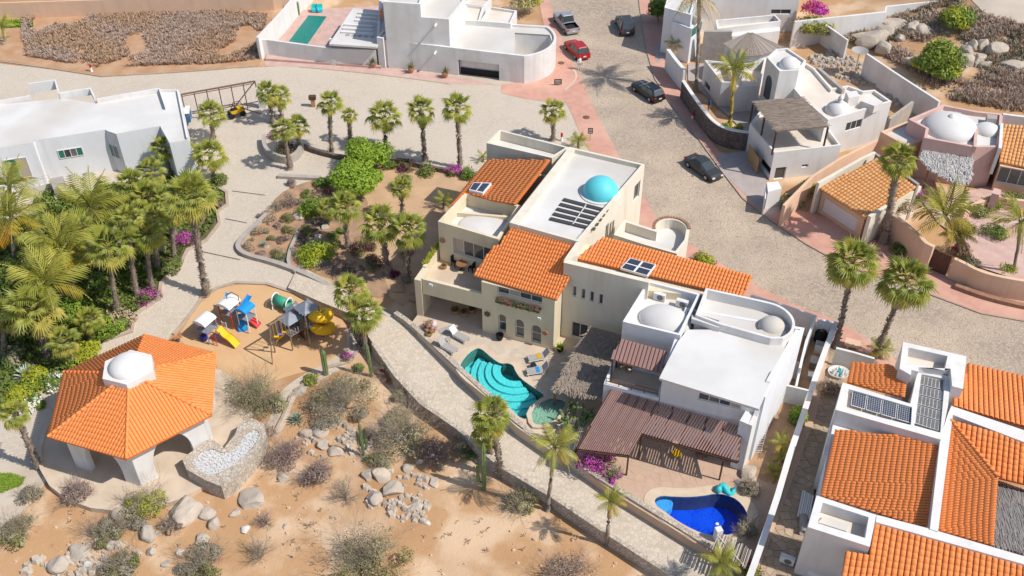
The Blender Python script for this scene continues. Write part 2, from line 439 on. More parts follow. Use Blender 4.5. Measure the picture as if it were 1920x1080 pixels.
def drape(name, pts, matn, dz, f=zg, kind='structure', lattice=True, label=None, parent=None):
    """a ground sheet cut along the ground lattice so that it lies exactly dz above it"""
    bm = bmesh.new(); vs = [bm.verts.new((p[0], p[1], 0)) for p in ccw(pts)]
    es = []
    tri = tessellate_polygon([[v_.co for v_ in vs]])
    for t in tri:
        try:
            fc = bm.faces.new([vs[i] for i in t])
        except ValueError: pass
    bm.normal_update()
    for fc in bm.faces:
        if fc.normal.z < 0: fc.normal_flip()
    xs = [p[0] for p in pts]; ys = [p[1] for p in pts]
    if lattice:
        def cut(co, no): bmesh.ops.bisect_plane(bm, geom=bm.verts[:] + bm.edges[:] + bm.faces[:], plane_co=co, plane_no=no)
        for i in range(math.floor(min(xs) / LC), math.ceil(max(xs) / LC) + 1): cut((i * LC, 0, 0), (1, 0, 0))
        for j in range(math.floor(min(ys) / LC), math.ceil(max(ys) / LC) + 1): cut((0, j * LC, 0), (0, 1, 0))
        for k in range(math.floor((min(xs) - max(ys)) / LC), math.ceil((max(xs) - min(ys)) / LC) + 1): cut((k * LC, 0, 0), (1, -1, 0))
    for v_ in bm.verts: v_.co.z = f(v_.co.x, v_.co.y) + dz
    me = bpy.data.meshes.new(name); bm.to_mesh(me); bm.free(); me.materials.append(MATS[matn])
    ob = bpy.data.objects.new(name, me); C.objects.link(ob)
    if parent: ob.parent = parent
    elif kind: ob['kind'] = kind
    if label: ob['label'] = label
    return ob
def GT(dz, *uv, f=zg): return [Gt(uv[i], uv[i + 1], f, dz).xy for i in range(0, len(uv), 2)]
def ribbon(pts, wl, wr=0):                    # band left/right of a polyline
    n = len(pts); L_, R_ = [], []
    for i, p in enumerate(pts):
        d = (pts[min(i + 1, n - 1)] - pts[max(i - 1, 0)]).normalized(); no = Vector((-d.y, d.x))
        L_.append(p + no * wl); R_.append(p - no * wr)
    return L_ + list(reversed(R_))
def bandwall(name, pts, th, f0, f1, matn, parent=None, cap=None, capm=None):
    """a wall following a polyline; f0,f1 give bottom and top heights; cap = (overhang, height)"""
    pts = [Vector(p[:2]) for p in pts]
    mb = MB(); poly = ribbon(pts, th / 2, th / 2); n = len(pts)
    for i in range(n - 1):
        q = [poly[i], poly[i + 1], poly[2 * n - 2 - i], poly[2 * n - 1 - i]]
        b = [(p.x, p.y, f0(p.x, p.y)) for p in q]; t = [(p.x, p.y, f1(p.x, p.y)) for p in q]
        fs = [(7, 6, 5, 4), (1, 0, 4, 5), (3, 2, 6, 7)]
        if i == 0: fs.append((0, 3, 7, 4))
        if i == n - 2: fs.append((2, 1, 5, 6))
        mb.add(b + t, fs)
    ob = mb.build(name, matn, parent)
    if cap:
        mb = MB(); poly = ribbon(pts, th / 2 + cap[0], th / 2 + cap[0])
        for i in range(n - 1):
            q = [poly[i], poly[i + 1], poly[2 * n - 2 - i], poly[2 * n - 1 - i]]
            b = [(p.x, p.y, f1(p.x, p.y) + .003) for p in q]; t = [(p.x, p.y, f1(p.x, p.y) + cap[1]) for p in q]
            fs = [(7, 6, 5, 4), (1, 0, 4, 5), (3, 2, 6, 7), (0, 1, 2, 3)]
            if i == 0: fs.append((0, 3, 7, 4))
            if i == n - 2: fs.append((2, 1, 5, 6))
            mb.add(b + t, fs)
        mb.build('coping', capm or matn, parent or ob, local=parent is None) if parent else None
        if parent is None:
            c = mb; me = [(x - ob.location.x, y - ob.location.y, z - ob.location.z) for x, y, z in c.v]; c.v = me
            c2 = bpy.data.objects.new('coping', c.mesh('coping', capm or matn)); C.objects.link(c2); c2.parent = ob
    return ob

# ---------- architecture ----------
def window(par, A, e, nrm, s0, s1, z0, z1, cols=2, rows=1, depth=.16, glass='glass', frame='frame', name='window', arch=False):
    """frame and panes set back inside an opening; e along the wall, nrm outwards"""
    def P(s, d, z): q = A + e * s - nrm * d; return (q.x, q.y, z)
    mb = MB(); t = .055
    def bar(sa, sb, za, zb):
        mb.add([P(sa, depth - .03, za), P(sb, depth - .03, za), P(sb, depth - .03, zb), P(sa, depth - .03, zb),
                P(sa, depth + .04, za), P(sb, depth + .04, za), P(sb, depth + .04, zb), P(sa, depth + .04, zb)],
               [(0, 1, 2, 3), (0, 4, 5, 1), (1, 5, 6, 2), (2, 6, 7, 3), (3, 7, 4, 0)])
    bar(s0, s1, z0, z0 + t); bar(s0, s1, z1 - t, z1); bar(s0, s0 + t, z0 + t, z1 - t); bar(s1 - t, s1, z0 + t, z1 - t)
    for i in range(1, cols): x = s0 + (s1 - s0) * i / cols; bar(x - t / 2, x + t / 2, z0 + t, z1 - t)
    for i in range(1, rows): x = z0 + (z1 - z0) * i / rows; bar(s0 + t, s1 - t, x - t / 2, x + t / 2)
    fr = mb.build(name, frame, par)
    for i in range(cols):
        a, b = s0 + (s1 - s0) * i / cols, s0 + (s1 - s0) * (i + 1) / cols
        pb = MB().quad(P(a + .02, depth, z0 + .02), P(b - .02, depth, z0 + .02), P(b - .02, depth, z1 - .02), P(a + .02, depth, z1 - .02))
        g = glass if isinstance(glass, str) else glass[i % len(glass)]
        p = pb.build('pane', g, fr, local=True)
    return fr
def wallseg(par, A, B, A2, B2, z0, z1, holes, m, name='wall', f0=None):
    L_ = (B - A).length; e = (B - A).normalized(); nrm = Vector((e.y, -e.x))
    mb = MB()
    def face(P0, sa, sb, rev, off):
        ss = sorted({sa, sb, *[x for h in holes for x in h[:2] if sa < x < sb]})
        zs = sorted({z0, z1, *[x for h in holes for x in h[2:4] if z0 < x < z1]})
        for i in range(len(ss) - 1):
            for j in range(len(zs) - 1):
                cs, cz = (ss[i] + ss[i + 1]) / 2, (zs[j] + zs[j + 1]) / 2
                if any(h[0] < cs < h[1] and h[2] < cz < h[3] for h in holes): continue
                q = [A + e * x - nrm * off for x in (ss[i], ss[i + 1])]
                vs = [(q[0].x, q[0].y, zs[j]), (q[1].x, q[1].y, zs[j]), (q[1].x, q[1].y, zs[j + 1]), (q[0].x, q[0].y, zs[j + 1])]
                mb.add(vs, [(3, 2, 1, 0) if rev else (0, 1, 2, 3)])
    th = -(A2 - A).dot(nrm); sa2, sb2 = (A2 - A).dot(e), (B2 - A).dot(e)
    face(A, 0, L_, False, 0); face(A, sa2, sb2, True, th)
    v = lambda p, z: (p.x, p.y, z)
    mb.quad(v(A, z1), v(B, z1), v(B2, z1), v(A2, z1))
    for h in holes:
        h0, h1 = max(h[0], 0), min(h[1], L_)
        o = [A + e * h0, A + e * h1]; i_ = [p - nrm * th for p in o]; za, zb = max(h[2], z0), min(h[3], z1)
        mb.quad(v(o[0], za), v(o[0], zb), v(i_[0], zb), v(i_[0], za)); mb.quad(v(o[1], zb), v(o[1], za), v(i_[1], za), v(i_[1], zb))
        mb.quad(v(o[0], zb), v(o[1], zb), v(i_[1], zb), v(i_[0], zb)); mb.quad(v(o[0], za), v(i_[0], za), v(i_[1], za), v(o[1], za))
    return mb.build(name, m, par), e, nrm
def block(par, pts, z0, z1, m='white', roof='roof_white', drop=.3, th=.25, wins=None, holes_roof=None, name='wall', single=False, keep=None):
    """walls round a footprint (photo edges keep their order), parapet and roof deck. wins: {edge: [(kind,u0,v0,u1,v1,opts)]}"""
    if area(pts) < 0: rev = True; q = list(reversed(pts))
    else: rev = False; q = list(pts)
    n = len(q); inn = inset(q, th); wins = wins or {}
    for i in range(n):
        A, B = q[i], q[(i + 1) % n]
        if keep is not None and (((n - 2 - i) % n) if rev else i) not in keep: continue
        k = ((n - 2 - i) % n) if rev else i
        hs = []; todo = []
        for wd in wins.get(k, []):
            a = onwall(A, B, wd[1], wd[2]); b = onwall(A, B, wd[3], wd[4])
            s0, s1 = sorted((a[0], b[0])); za, zb = sorted((a[1], b[1]))
            L_ = (B - A).length; s0 = max(s0, .05); s1 = min(s1, L_ - .05); za = max(za, z0 + .01); zb = min(zb, z1 - .05)
            if s1 - s0 < .1 or zb - za < .1: continue
            hs.append((s0, s1, za, zb)); todo.append((wd, s0, s1, za, zb))
        _, e, nrm = wallseg(par, A, B, inn[i], inn[(i + 1) % n], z0, z1, hs, m, name)
        for wd, s0, s1, za, zb in todo:
            o = wd[5] if len(wd) > 5 else {}
            if wd[0] == 'win': window(par, A, e, nrm, s0, s1, za, zb, **o)
            elif wd[0] == 'arch':
                window(par, A, e, nrm, s0, s1, za, zb, **o)
                mb = MB(); c = (s0 + s1) / 2; r = (s1 - s0) / 2
                for sg in (-1, 1):
                    pr = [(c + sg * r, zb + .002)] + [(c + sg * r * math.cos(a_ * math.pi / 16), zb - r * 1.1 + r * 1.1 * math.sin(a_ * math.pi / 16)) for a_ in range(0, 9)]
                    vs = []
                    for d in (-.002, .12):
                        for s_, z_ in pr: p_ = A + e * s_ - nrm * d; vs.append((p_.x, p_.y, z_))
                    k_ = len(pr); fs = [tuple(range(k_))] + [(j, j + 1, k_ + j + 1, k_ + j) for j in range(1, k_ - 1)]
                    mb.add(vs, fs)
                mb.build('arch_head', m, par)
            elif wd[0] == 'door':
                mb = MB(); P = lambda s_, d, z_: (*(A + e * s_ - nrm * d), z_)
                dm = o.get('m', 'dark'); dd = o.get('d', .18)
                mb.quad(P(s0, dd, za), P(s1, dd, za), P(s1, dd, zb), P(s0, dd, zb))
                for j in range(1, o.get('panels', 0)):
                    zz = za + (zb - za) * j / o['panels']
                    mb.add([P(s0, dd - .03, zz - .02), P(s1, dd - .03, zz - .02), P(s1, dd - .03, zz + .02), P(s0, dd - .03, zz + .02)], [(0, 1, 2, 3)], 0)
                mb.build('door', dm, par)
    if roof:
        mb = MB(); mb.prism(inset(q, th - .02), z1 - drop - .2, z1 - drop, cap0=True, holes=holes_roof); mb.build('roof_deck', roof, par)
    return q
def tilemesh(wd, L_, n=5, taper=.86):
    mb = MB(); vs = []
    for y, r, z in ((0, wd / 2 * taper, .02), (L_ * 1.1, wd / 2, .045)):
        for k in range(n + 1):
            a = math.pi * k / n; vs.append((r * math.cos(a), y, z + r * .43 * math.sin(a)))
    fs = [(k, k + 1, n + 1 + k + 1, n + 1 + k) for k in range(n)]
    o = n + 1; vs += [(vs[o + k][0] * .8, L_ * 1.1 - .002, vs[o + k][2] * .8 - .01) for k in range(n + 1)]
    fs += [(o + k, o + k + 1, 2 * o + k + 1, 2 * o + k) for k in range(n)]
    mb.add(vs, fs); return mb
def tileroof(par, cor, pw=.3, L_=.42, indiv=0, m='tile', pan='tile_pan', down=None, slab=.14, sort=None, name='roof'):
    """cor: list of 3D points (coplanar); barrel tiles laid down the slope"""
    P0 = cor[0]; nrm = Vector((0, 0, 0))
    for i in range(len(cor)):
        a, b = cor[i] - P0, cor[(i + 1) % len(cor)] - P0; nrm += a.cross(b)
    nrm.normalize()
    if nrm.z < 0: nrm = -nrm
    if down is None: down = Vector((nrm.x, nrm.y, 0)); down = (down - nrm * down.dot(nrm)).normalized()
    else: down = Vector((down[0], down[1], 0)); down = (down - nrm * down.dot(nrm)).normalized()
    ac = down.cross(nrm).normalized()
    mb = MB(); c2 = list(cor); n = len(c2)
    top = [p.copy() for p in c2]; bot = [p - Vector((0, 0, slab)) for p in c2]
    tri = tessellate_polygon([[Vector(((p - P0).dot(ac), (p - P0).dot(down), 0)) for p in c2]])
    mb.add(top + bot, [t for t in tri] + [tuple(n + i for i in t) for t in tri] + [(i, (i + 1) % n, n + (i + 1) % n, n + i) for i in range(n)])
    roof = mb.build(name, pan, par)
    ab = [((p - P0).dot(ac), (p - P0).dot(down)) for p in c2]
    a0, a1 = min(p[0] for p in ab), max(p[0] for p in ab)
    nc = max(1, round((a1 - a0) / pw)); pw = (a1 - a0) / nc
    tm = tilemesh(pw * .90, L_); pos = []
    for i in range(nc):
        a = a0 + (i + .5) * pw; xs = []
        for k in range(n):
            (x1, y1), (x2, y2) = ab[k], ab[(k + 1) % n]
            if (x1 - a) * (x2 - a) < 0: xs.append(y1 + (y2 - y1) * (a - x1) / (x2 - x1))
        xs.sort()
        for j in range(0, len(xs) - 1, 2):
            b1, b0 = xs[j + 1], xs[j]; nt_ = max(1, round((b1 - b0) / L_)); l2 = (b1 - b0) / nt_
            if b1 - b0 < .12: continue
            for q in range(nt_):
                o = P0 + ac * a + down * (b0 + q * l2)
                pos.append((o, l2 / L_))
    def mtx(o, s):
        j = (R.random() - .5) * .012
        return Matrix(((ac.x, down.x * s, nrm.x, o.x), (ac.y, down.y * s, nrm.y, o.y), (ac.z, down.z * s, nrm.z, o.z + j), (0, 0, 0, 1)))
    if indiv:
        pos.sort(key=sort or (lambda t: t[0].y)); one = tm.mesh('roof_tile', m, True)
        for o, s in pos[:indiv]:
            ob = bpy.data.objects.new('roof_tile', one); C.objects.link(ob); ob.parent = roof; ob.matrix_basis = mtx(o, s)
        pos = pos[indiv:]
    if pos:
        big = MB()
        for o, s in pos:
            M_ = mtx(o, s); big.add([M_ @ Vector(v_) for v_ in tm.v], tm.f)
        big.build('roof_tiles', m, roof, True, 'stuff', local=True)
    return roof
def ridge(par, a, b, r=.13, m='tile'):
    d = (b - a); n = max(1, int(d.length / .4)); mb = MB()
    for i in range(n):
        p, q = a + d * (i / n), a + d * ((i + 1.08) / n)
        mb.tube([p + Vector((0, 0, .05)), q + Vector((0, 0, .07))], [r * .85, r], 8)
    return mb.build('ridge_cap', m, par, True, 'stuff')
def PP(pl, *uv):                              # photo points on the plane through three (u,v,z) points
    a, b, c = [G3(*p) for p in pl]; n = (b - a).cross(c - a).normalized()
    return [onplane(uv[i], uv[i + 1], a, n) for i in range(0, len(uv), 2)]
def slabpoly(par, name, pts, z, h, m, f1=None):
    mb = MB(); mb.prism(pts, z - h, z, cap0=True); return mb.build(name, m, par)
def voronoi_stones(poly, size, z, h, m, parent, name='paving_stone', jitter=.42, gap=.022, limit=300, f=None, keepf=None):
    poly = ccw(poly); xs = [p.x for p in poly]; ys = [p.y for p in poly]
    def inside(p):
        c = False; n = len(poly)
        for i in range(n):
            a, b = poly[i], poly[(i + 1) % n]
            if (a.y > p.y) != (b.y > p.y) and p.x < (b.x - a.x) * (p.y - a.y) / (b.y - a.y) + a.x: c = not c
        return c
    gx, gy = int((max(xs) - min(xs)) / size) + 3, int((max(ys) - min(ys)) / size) + 3
    st = {}
    for i in range(-1, gx):
        for j in range(-1, gy):
            st[i, j] = Vector((min(xs) + (i + .5 + (R.random() - .5) * 2 * jitter) * size, min(ys) + (j + .5 + (R.random() - .5) * 2 * jitter) * size))
    cells = []
    for (i, j), p in st.items():
        if not inside(p) or (keepf and not keepf(p)): continue
        cell = [p + Vector(d) * size * 1.6 for d in ((-1, -1), (1, -1), (1, 1), (-1, 1))]
        for di in range(-2, 3):
            for dj in range(-2, 3):
                q = st.get((i + di, j + dj))
                if q is None or q is p: continue
                mid = (p + q) / 2; nn_ = (q - p).normalized(); out = []
                mid = mid - nn_ * gap / 2
                for k in range(len(cell)):
                    a, b = cell[k], cell[(k + 1) % len(cell)]; da, db = (a - mid).dot(nn_), (b - mid).dot(nn_)
                    if da <= 0: out.append(a)
                    if da * db < 0: out.append(a + (b - a) * (da / (da - db)))
                cell = out
                if len(cell) < 3: break
            if len(cell) < 3: break
        if len(cell) < 3 or any(not inside(c) for c in cell): continue
        cells.append((p, cell))
    cells.sort(key=lambda t: t[0].y)
    big = MB()
    for k, (p, cell) in enumerate(cells):
        zz = (f(p.x, p.y) if f else z); hh = h * (.7 + .6 * R.random())
        mb = MB() if k < limit else big
        mb.prism([c for c in cell], zz, zz + hh)
        if k < limit:
            ob = mb.build(name, m, parent, local=True)
    if big.v: big.build(name + 's', m, parent, False, 'stuff', local=True)

# ================= GROUND =================
def grid_ground():
    mb = MB(); x0, x1, y0, y1 = -140, 160, 10, 260
    nx, ny = int((x1 - x0) / LC), int((y1 - y0) / LC)
    for j in range(ny + 1):
        for i in range(nx + 1):
            x, y = x0 + i * LC, y0 + j * LC; mb.v.append((x, y, zg(x, y)))
    for j in range(ny):
        for i in range(nx):
            a = j * (nx + 1) + i; b = a + 1; c = a + nx + 2; d = a + nx + 1
            mb.f += [(a, b, c), (a, c, d)]; mb.m += [0, 0]
    # far skirt
    mb.build('ground', 'sand', kind='structure')
grid_ground()
far = MB(); far.prism([Vector(p) for p in ((-900, -300), (900, -300), (900, 1800), (-900, 1800))], -3, -2.6)
far.build('far_ground', 'sand', kind='structure')

plaza = GT(.012, -60, 112, 100, 131, 190, 145, 300, 139, 400, 132, 490, 126, 560, 122, 700, 120, 900, 130, 1050, 120, 1075, 150, 1110, 200, 1160, 280, 1240, 420,
           1100, 460, 960, 400, 900, 340, 880, 325, 740, 300, 640, 330, 590, 345, 560, 350, 520, 400, 455, 440, 450, 470, 560, 515, 660, 560, 640, 590, 560, 552, 500, 532, 440, 530, 385, 551, 360, 580, 325, 622, 300, 660, 200, 720, 60, 860, 40, 905, 60, 940, -60, 1000, -400, 800, -400, 112)
drape('plaza', plaza, 'plaza', .012)
# joints in the lower stamped paths
street = GT(.02, 985, -60, 1035, 60, 1062, 110, 1080, 152, 1098, 195, 1120, 235, 1145, 280, 1175, 330, 1215, 395, 1255, 440, 1320, 490, 1390, 540, 1480, 580, 1560, 600, 1620, 650, 1700, 720, 1960, 760, 2200, 800,
            2200, 655, 1920, 603, 1840, 589, 1770, 563, 1700, 536, 1642, 519, 1580, 497, 1510, 458, 1445, 414, 1392, 373, 1352, 321, 1318, 274, 1290, 234, 1255, 194, 1228, 149, 1214, 101, 1206, 61, 1198, 0, 1188, -60)
drape('street', street, 'street', .02)
lw = GT(.03, 990, -60, 1012, -60, 1030, 0, 1046, 50, 1062, 95, 1092, 150, 1112, 200, 1140, 252, 1170, 310, 1215, 380, 1236, 418, 1275, 445, 1330, 480, 1410, 530, 1490, 572, 1565, 598, 1610, 625, 1660, 660, 1700, 690,
        1640, 700, 1560, 640, 1480, 600, 1400, 560, 1300, 520, 1230, 460, 1180, 420, 1130, 320, 1095, 268, 1068, 205, 1058, 188, 1030, 192, 985, 185, 940, 175, 940, 158, 1000, 150, 1030, 130, 1035, 90, 1020, 50, 1010, 0)
drape('left_sidewalk', lw, 'pink_walk', .03)
rw = GT(.11, 1188, -60, 1198, 0, 1206, 60, 1214, 100, 1228, 148, 1255, 193, 1290, 233, 1318, 273, 1352, 320, 1392, 372, 1445, 413, 1510, 457, 1580, 496, 1642, 518, 1700, 535, 1770, 562, 1840, 588, 1920, 602, 2150, 640,
        2150, 600, 1920, 560, 1840, 540, 1790, 530, 1740, 490, 1690, 465, 1640, 450, 1600, 440, 1545, 405, 1480, 390, 1440, 345, 1420, 300, 1350, 285, 1318, 245, 1298, 205, 1278, 180, 1262, 140, 1262, 90, 1250, 50, 1240, 0, 1235, -60)
rwo = drape('right_sidewalk', rw, 'pink_walk', .11)
def kerb(name, *uv, th=.14, h=.13, dz=0.0):
    p = GT(dz, *uv); bandwall(name, p, th, lambda x, y: zg(x, y) - .1, lambda x, y: zg(x, y) + h, 'kerb')['kind'] = 'structure'
kerb('right_kerb', 1188, -60, 1198, 0, 1206, 60, 1214, 100, 1228, 148, 1255, 193, 1290, 233, 1318, 273, 1352, 320, 1392, 372, 1445, 413, 1510, 457, 1580, 496, 1642, 518, 1700, 535, 1770, 562, 1840, 588, 1920, 602, 2150, 640)
kerb('lot_kerb', -100, 110, 0, 116, 100, 130, 190, 144, 300, 138, 400, 131, 484, 124)
kerb('sidewalk_kerb', 560, 126, 620, 131, 700, 139, 780, 149, 846, 158, th=.16, h=.06)
drape('villa_sidewalk', GT(.022, 497, 114, 620, 118, 700, 122, 865, 145, 940, 160, 846, 157, 780, 148, 700, 138, 620, 130, 560, 125, 497, 124), 'pale_pink_walk', .022)
drape('cul_de_sac_edge', ribbon(smoothpts(GT(.035, 1060, 168, 1078, 152, 1082, 140, 1074, 128), False), .12, .12), 'deck', .045)
drape('dry_lot', GT(.012, 30, 12, 200, 8, 350, 12, 512, 22, 497, 70, 488, 122, 400, 128, 300, 135, 190, 141, 100, 127, 0, 112, 10, 60), 'lot_sand', .012)
drape('brown_verge', GT(.012, -60, 60, 20, 60, 30, 20, 20, 108, -60, 104), 'lot_sand', .02)
drape('grass_strip', GT(.02, -40, 42, 58, 36, 62, 50, -40, 55), 'grass', .03)
drape('alley_driveway', GT(.12, 1232, 118, 1262, 95, 1285, 60, 1248, 60, 1225, 90), 'drive', .125)
drape('garage_driveway', GT(.12, 1345, 290, 1400, 282, 1420, 300, 1440, 345, 1478, 392, 1440, 405, 1392, 360, 1350, 318), 'drive', .125)
drape('play_area', smoothpts(GT(.02, 330, 640, 345, 612, 385, 556, 440, 533, 500, 535, 560, 556, 620, 583, 652, 605, 657, 650, 640, 668, 600, 690, 540, 705, 500, 720, 420, 720, 400, 670), True, 1), 'play_sand', .03)
kerb('play_kerb', 325, 628, 345, 608, 383, 554, 410, 540, 440, 531, 500, 533, 560, 553, 622, 580, 655, 602, 659, 625, 658, 652, 640, 668, th=.25, h=.16)
kerb('round_kerb', 668, 600, 676, 625, 675, 655, 655, 680, 615, 690, th=.3, h=.2)
drape('round_path', ribbon(smoothpts(GT(.02, 664, 612, 667, 630, 665, 655, 640, 678, 600, 700, 560, 722, 535, 745, 522, 790, 505, 815), False), .75, .75), 'slab_path', .035)
kerb('desert_path_kerb', 612, 697, 570, 722, 545, 745, 532, 780, 516, 812, th=.15, h=.25)
drape('courtyard', GT(.02, 700, 320, 740, 308, 800, 318, 880, 330, 900, 340, 880, 420, 850, 470, 800, 540, 755, 575, 735, 560, 690, 520, 650, 480, 620, 420, 640, 380), 'court_sand', .03)
drape('garden_bed', smoothpts(GT(.02, 452, 462, 470, 445, 500, 400, 520, 365, 560, 345, 620, 330, 690, 360, 690, 440, 720, 520, 735, 555, 700, 560, 640, 530, 560, 500, 500, 490, 455, 475), True, 1), 'garden_soil', .035)
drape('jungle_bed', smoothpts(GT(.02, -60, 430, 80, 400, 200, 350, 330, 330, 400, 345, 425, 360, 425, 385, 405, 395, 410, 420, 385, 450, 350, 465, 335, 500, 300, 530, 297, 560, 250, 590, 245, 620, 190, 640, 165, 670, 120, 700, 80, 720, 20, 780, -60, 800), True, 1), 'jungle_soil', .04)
kerb('garden_kerb', 400, 348, 425, 362, 427, 385, 408, 398, 412, 420, 388, 452, 352, 470, 338, 500, 302, 533, 298, 562, 252, 592, 248, 622, 196, 640, th=.3, h=.22)
for a in ((435, 358, 497, 366), (422, 410, 463, 418), (380, 472, 450, 487), (563, 243, 545, 320)):
    d = ribbon(GT(.02, *a), .07, .07); drape('path_joint', d, 'dark_stone', .022)
drape('back_path', GT(.02, -60, 880, 20, 860, 60, 850, 90, 900, 60, 935, 20, 990, -60, 1010), 'slab_path', .03)
drape('lawn_patch', GT(.02, -60, 890, 20, 888, 45, 897, 40, 910, 0, 925, -60, 950), 'grass', .05)
drape('hill_road', GT(.02, 1800, -20, 1840, 20, 1870, 40, 1920, 45, 2050, 60, 2050, -60, 1800, -60), 'slab_path', .06)

# ---- stone path on its embankment ----
pu = [Gt(u, v, zpath).xy for u, v in ((560, 497), (640, 540), (700, 572), (742, 596), (765, 612), (868, 712), (960, 803), (1075, 872), (1160, 935), (1300, 1022), (1420, 1092), (1500, 1140))]
pl_ = [Gt(u, v, zpath).xy for u, v in ((1370, 1155), (1258, 1078), (1142, 1003), (1036, 932), (935, 873), (860, 805), (790, 757), (742, 705), (700, 645), (672, 605), (655, 588), (600, 566), (540, 540))]
drape('stone_path', pu + pl_, 'cream_path', .03, f=zpath, lattice=True)
mbp = MB(); poly = pu + pl_
mbp.prism(poly, 0, 0, f0=lambda x, y: -2.3, f1=lambda x, y: zpath(x, y) - .02); mbp.build('path_embankment', 'rubble', kind='structure')
rw_ = bandwall('retaining_wall', list(reversed(pl_[:9])), .34, lambda x, y: -2.4, lambda x, y: zpath(x, y) + .12, 'rubble')
tag(rw_, 'low rubble retaining wall holding the stone path above the sandy desert slope', 'wall')

# ---- terraces ----
ZT = .25
def Pz(z, *uv): return PX(z, *uv)
C_ = lambda *a: [x for i in range(0, len(a), 2) for x in (740 + a[i] / 3.75, 480 + a[i + 1] / 3.75)]
pool1 = smoothpts(Pz(ZT, *C_(575, 647, 610, 652, 655, 690, 700, 728, 745, 757, 800, 752, 838, 772, 850, 808, 885, 860, 1000, 940, 1065, 985, 1000, 1075, 930, 1160, 860, 1130, 800, 1060, 700, 1005, 600, 925, 500, 850, 452, 785, 468, 745, 520, 680)), True, 1)
terr1 = Pz(ZT, 783, 590, 905, 560, 1060, 560, 1200, 610, 1190, 740, 1130, 770, 1105, 800, 1072, 850, 1052, 858, 968, 800, 872, 708, 768, 610)
mb = MB(); mb.prism(terr1, -2.2, ZT, holes=[pool1]); t1 = mb.build('pool_terrace', 'deck', kind='structure')
terr2 = Pz(.1, 1150, 700, 1135, 760, 1108, 800, 1078, 852, 1075, 868, 1160, 930, 1300, 1016, 1414, 1082, 1430, 1050, 1500, 860, 1530, 780, 1560, 640, 1500, 600, 1400, 560, 1250, 600)
pool2 = smoothpts(Pz(.1, *[x for a in ((1218, 665), (1225, 640), (1260, 627), (1320, 632), (1400, 635), (1480, 630), (1560, 615), (1620, 620), (1690, 650), (1740, 710), (1750, 765), (1720, 815), (1660, 850), (1580, 858), (1500, 850), (1400, 805), (1320, 755), (1270, 715), (1235, 695)) for x in (820 + a[0] / 3, 720 + a[1] / 3)]), True, 1)
mb = MB(); mb.prism(terr2, -2.2, .1, holes=[pool2]); t2 = mb.build('lower_terrace', 'pink_flag', kind='structure')
# stones laid on the terraces
def away(poly, d):
    def ok(p): return min((p - q).length for q in poly) > d and not inpoly(p, poly)
    return ok
def inpoly(p, poly):
    c = False; n = len(poly)
    for i in range(n):
        a, b = poly[i], poly[(i + 1) % n]
        if (a.y > p.y) != (b.y > p.y) and p.x < (b.x - a.x) * (p.y - a.y) / (b.y - a.y) + a.x: c = not c
    return c
voronoi_stones(Pz(ZT, 800, 600, 905, 625, 1040, 662, 1075, 645, 1110, 650, 1040, 740, 1010, 800, 968, 792, 874, 700), .75, ZT, .012, 'flag', t1, limit=220, keepf=away(pool1, .8), name='flagstone')
voronoi_stones(Pz(.1, 1165, 855, 1205, 845, 1345, 870, 1400, 885, 1440, 900, 1425, 960, 1400, 1035, 1345, 1035, 1290, 1000, 1130, 905, 1110, 870), .75, .1, .012, 'pink_flag', t2, limit=240, keepf=away(pool2, .9), name='flagstone')

def make_pool(root, poly, zt, depth, wallm, flm, wm, cw=.35, cm='coping'):
    poly = ccw(poly); n = len(poly)
    mb = MB(); inn = poly
    for i in range(n):
        a, b = poly[i], poly[(i + 1) % n]
        mb.quad((b.x, b.y, zt - .02), (a.x, a.y, zt - .02), (a.x, a.y, zt - depth), (b.x, b.y, zt - depth))
    mb.build('basin_wall', wallm, root)
    wl = MB(); qq = inset(poly, .004)
    for i in range(n):
        a, b = qq[i], qq[(i + 1) % n]; wl.quad((b.x, b.y, zt - .025), (a.x, a.y, zt - .025), (a.x, a.y, zt - .22), (b.x, b.y, zt - .22))
    wl.build('waterline_tiles', 'waterline', root)
    mb = MB(); mb.prism(poly, zt - depth - .1, zt - depth + .003); mb.build('basin_floor', flm, root)
    out = inset(poly, -cw); mb = MB(); mb.prism(out, zt + .002, zt + .05, holes=[inset(poly, .04)]); mb.build('coping', cm, root)
    mb = MB(); pp = inset(poly, .01); tri = tessellate_polygon([[Vector((p.x, p.y, 0)) for p in pp]])
    mb.add([(p.x, p.y, zt - .1) for p in pp], [t if (pp[t[1]] - pp[t[0]]).cross(pp[t[2]] - pp[t[0]]) > 0 else (t[0], t[2], t[1]) for t in tri]); mb.build('water', wm, root)
c1 = G3(905, 700, ZT)
pr = thing('swimming_pool', 'teal free-form swimming pool with curved fan of steps below the cream house', 'swimming pool', (c1.x, c1.y, ZT))
make_pool(pr, pool1, ZT, 1.35, 'pool_teal', 'pool_teal', 'water_teal')
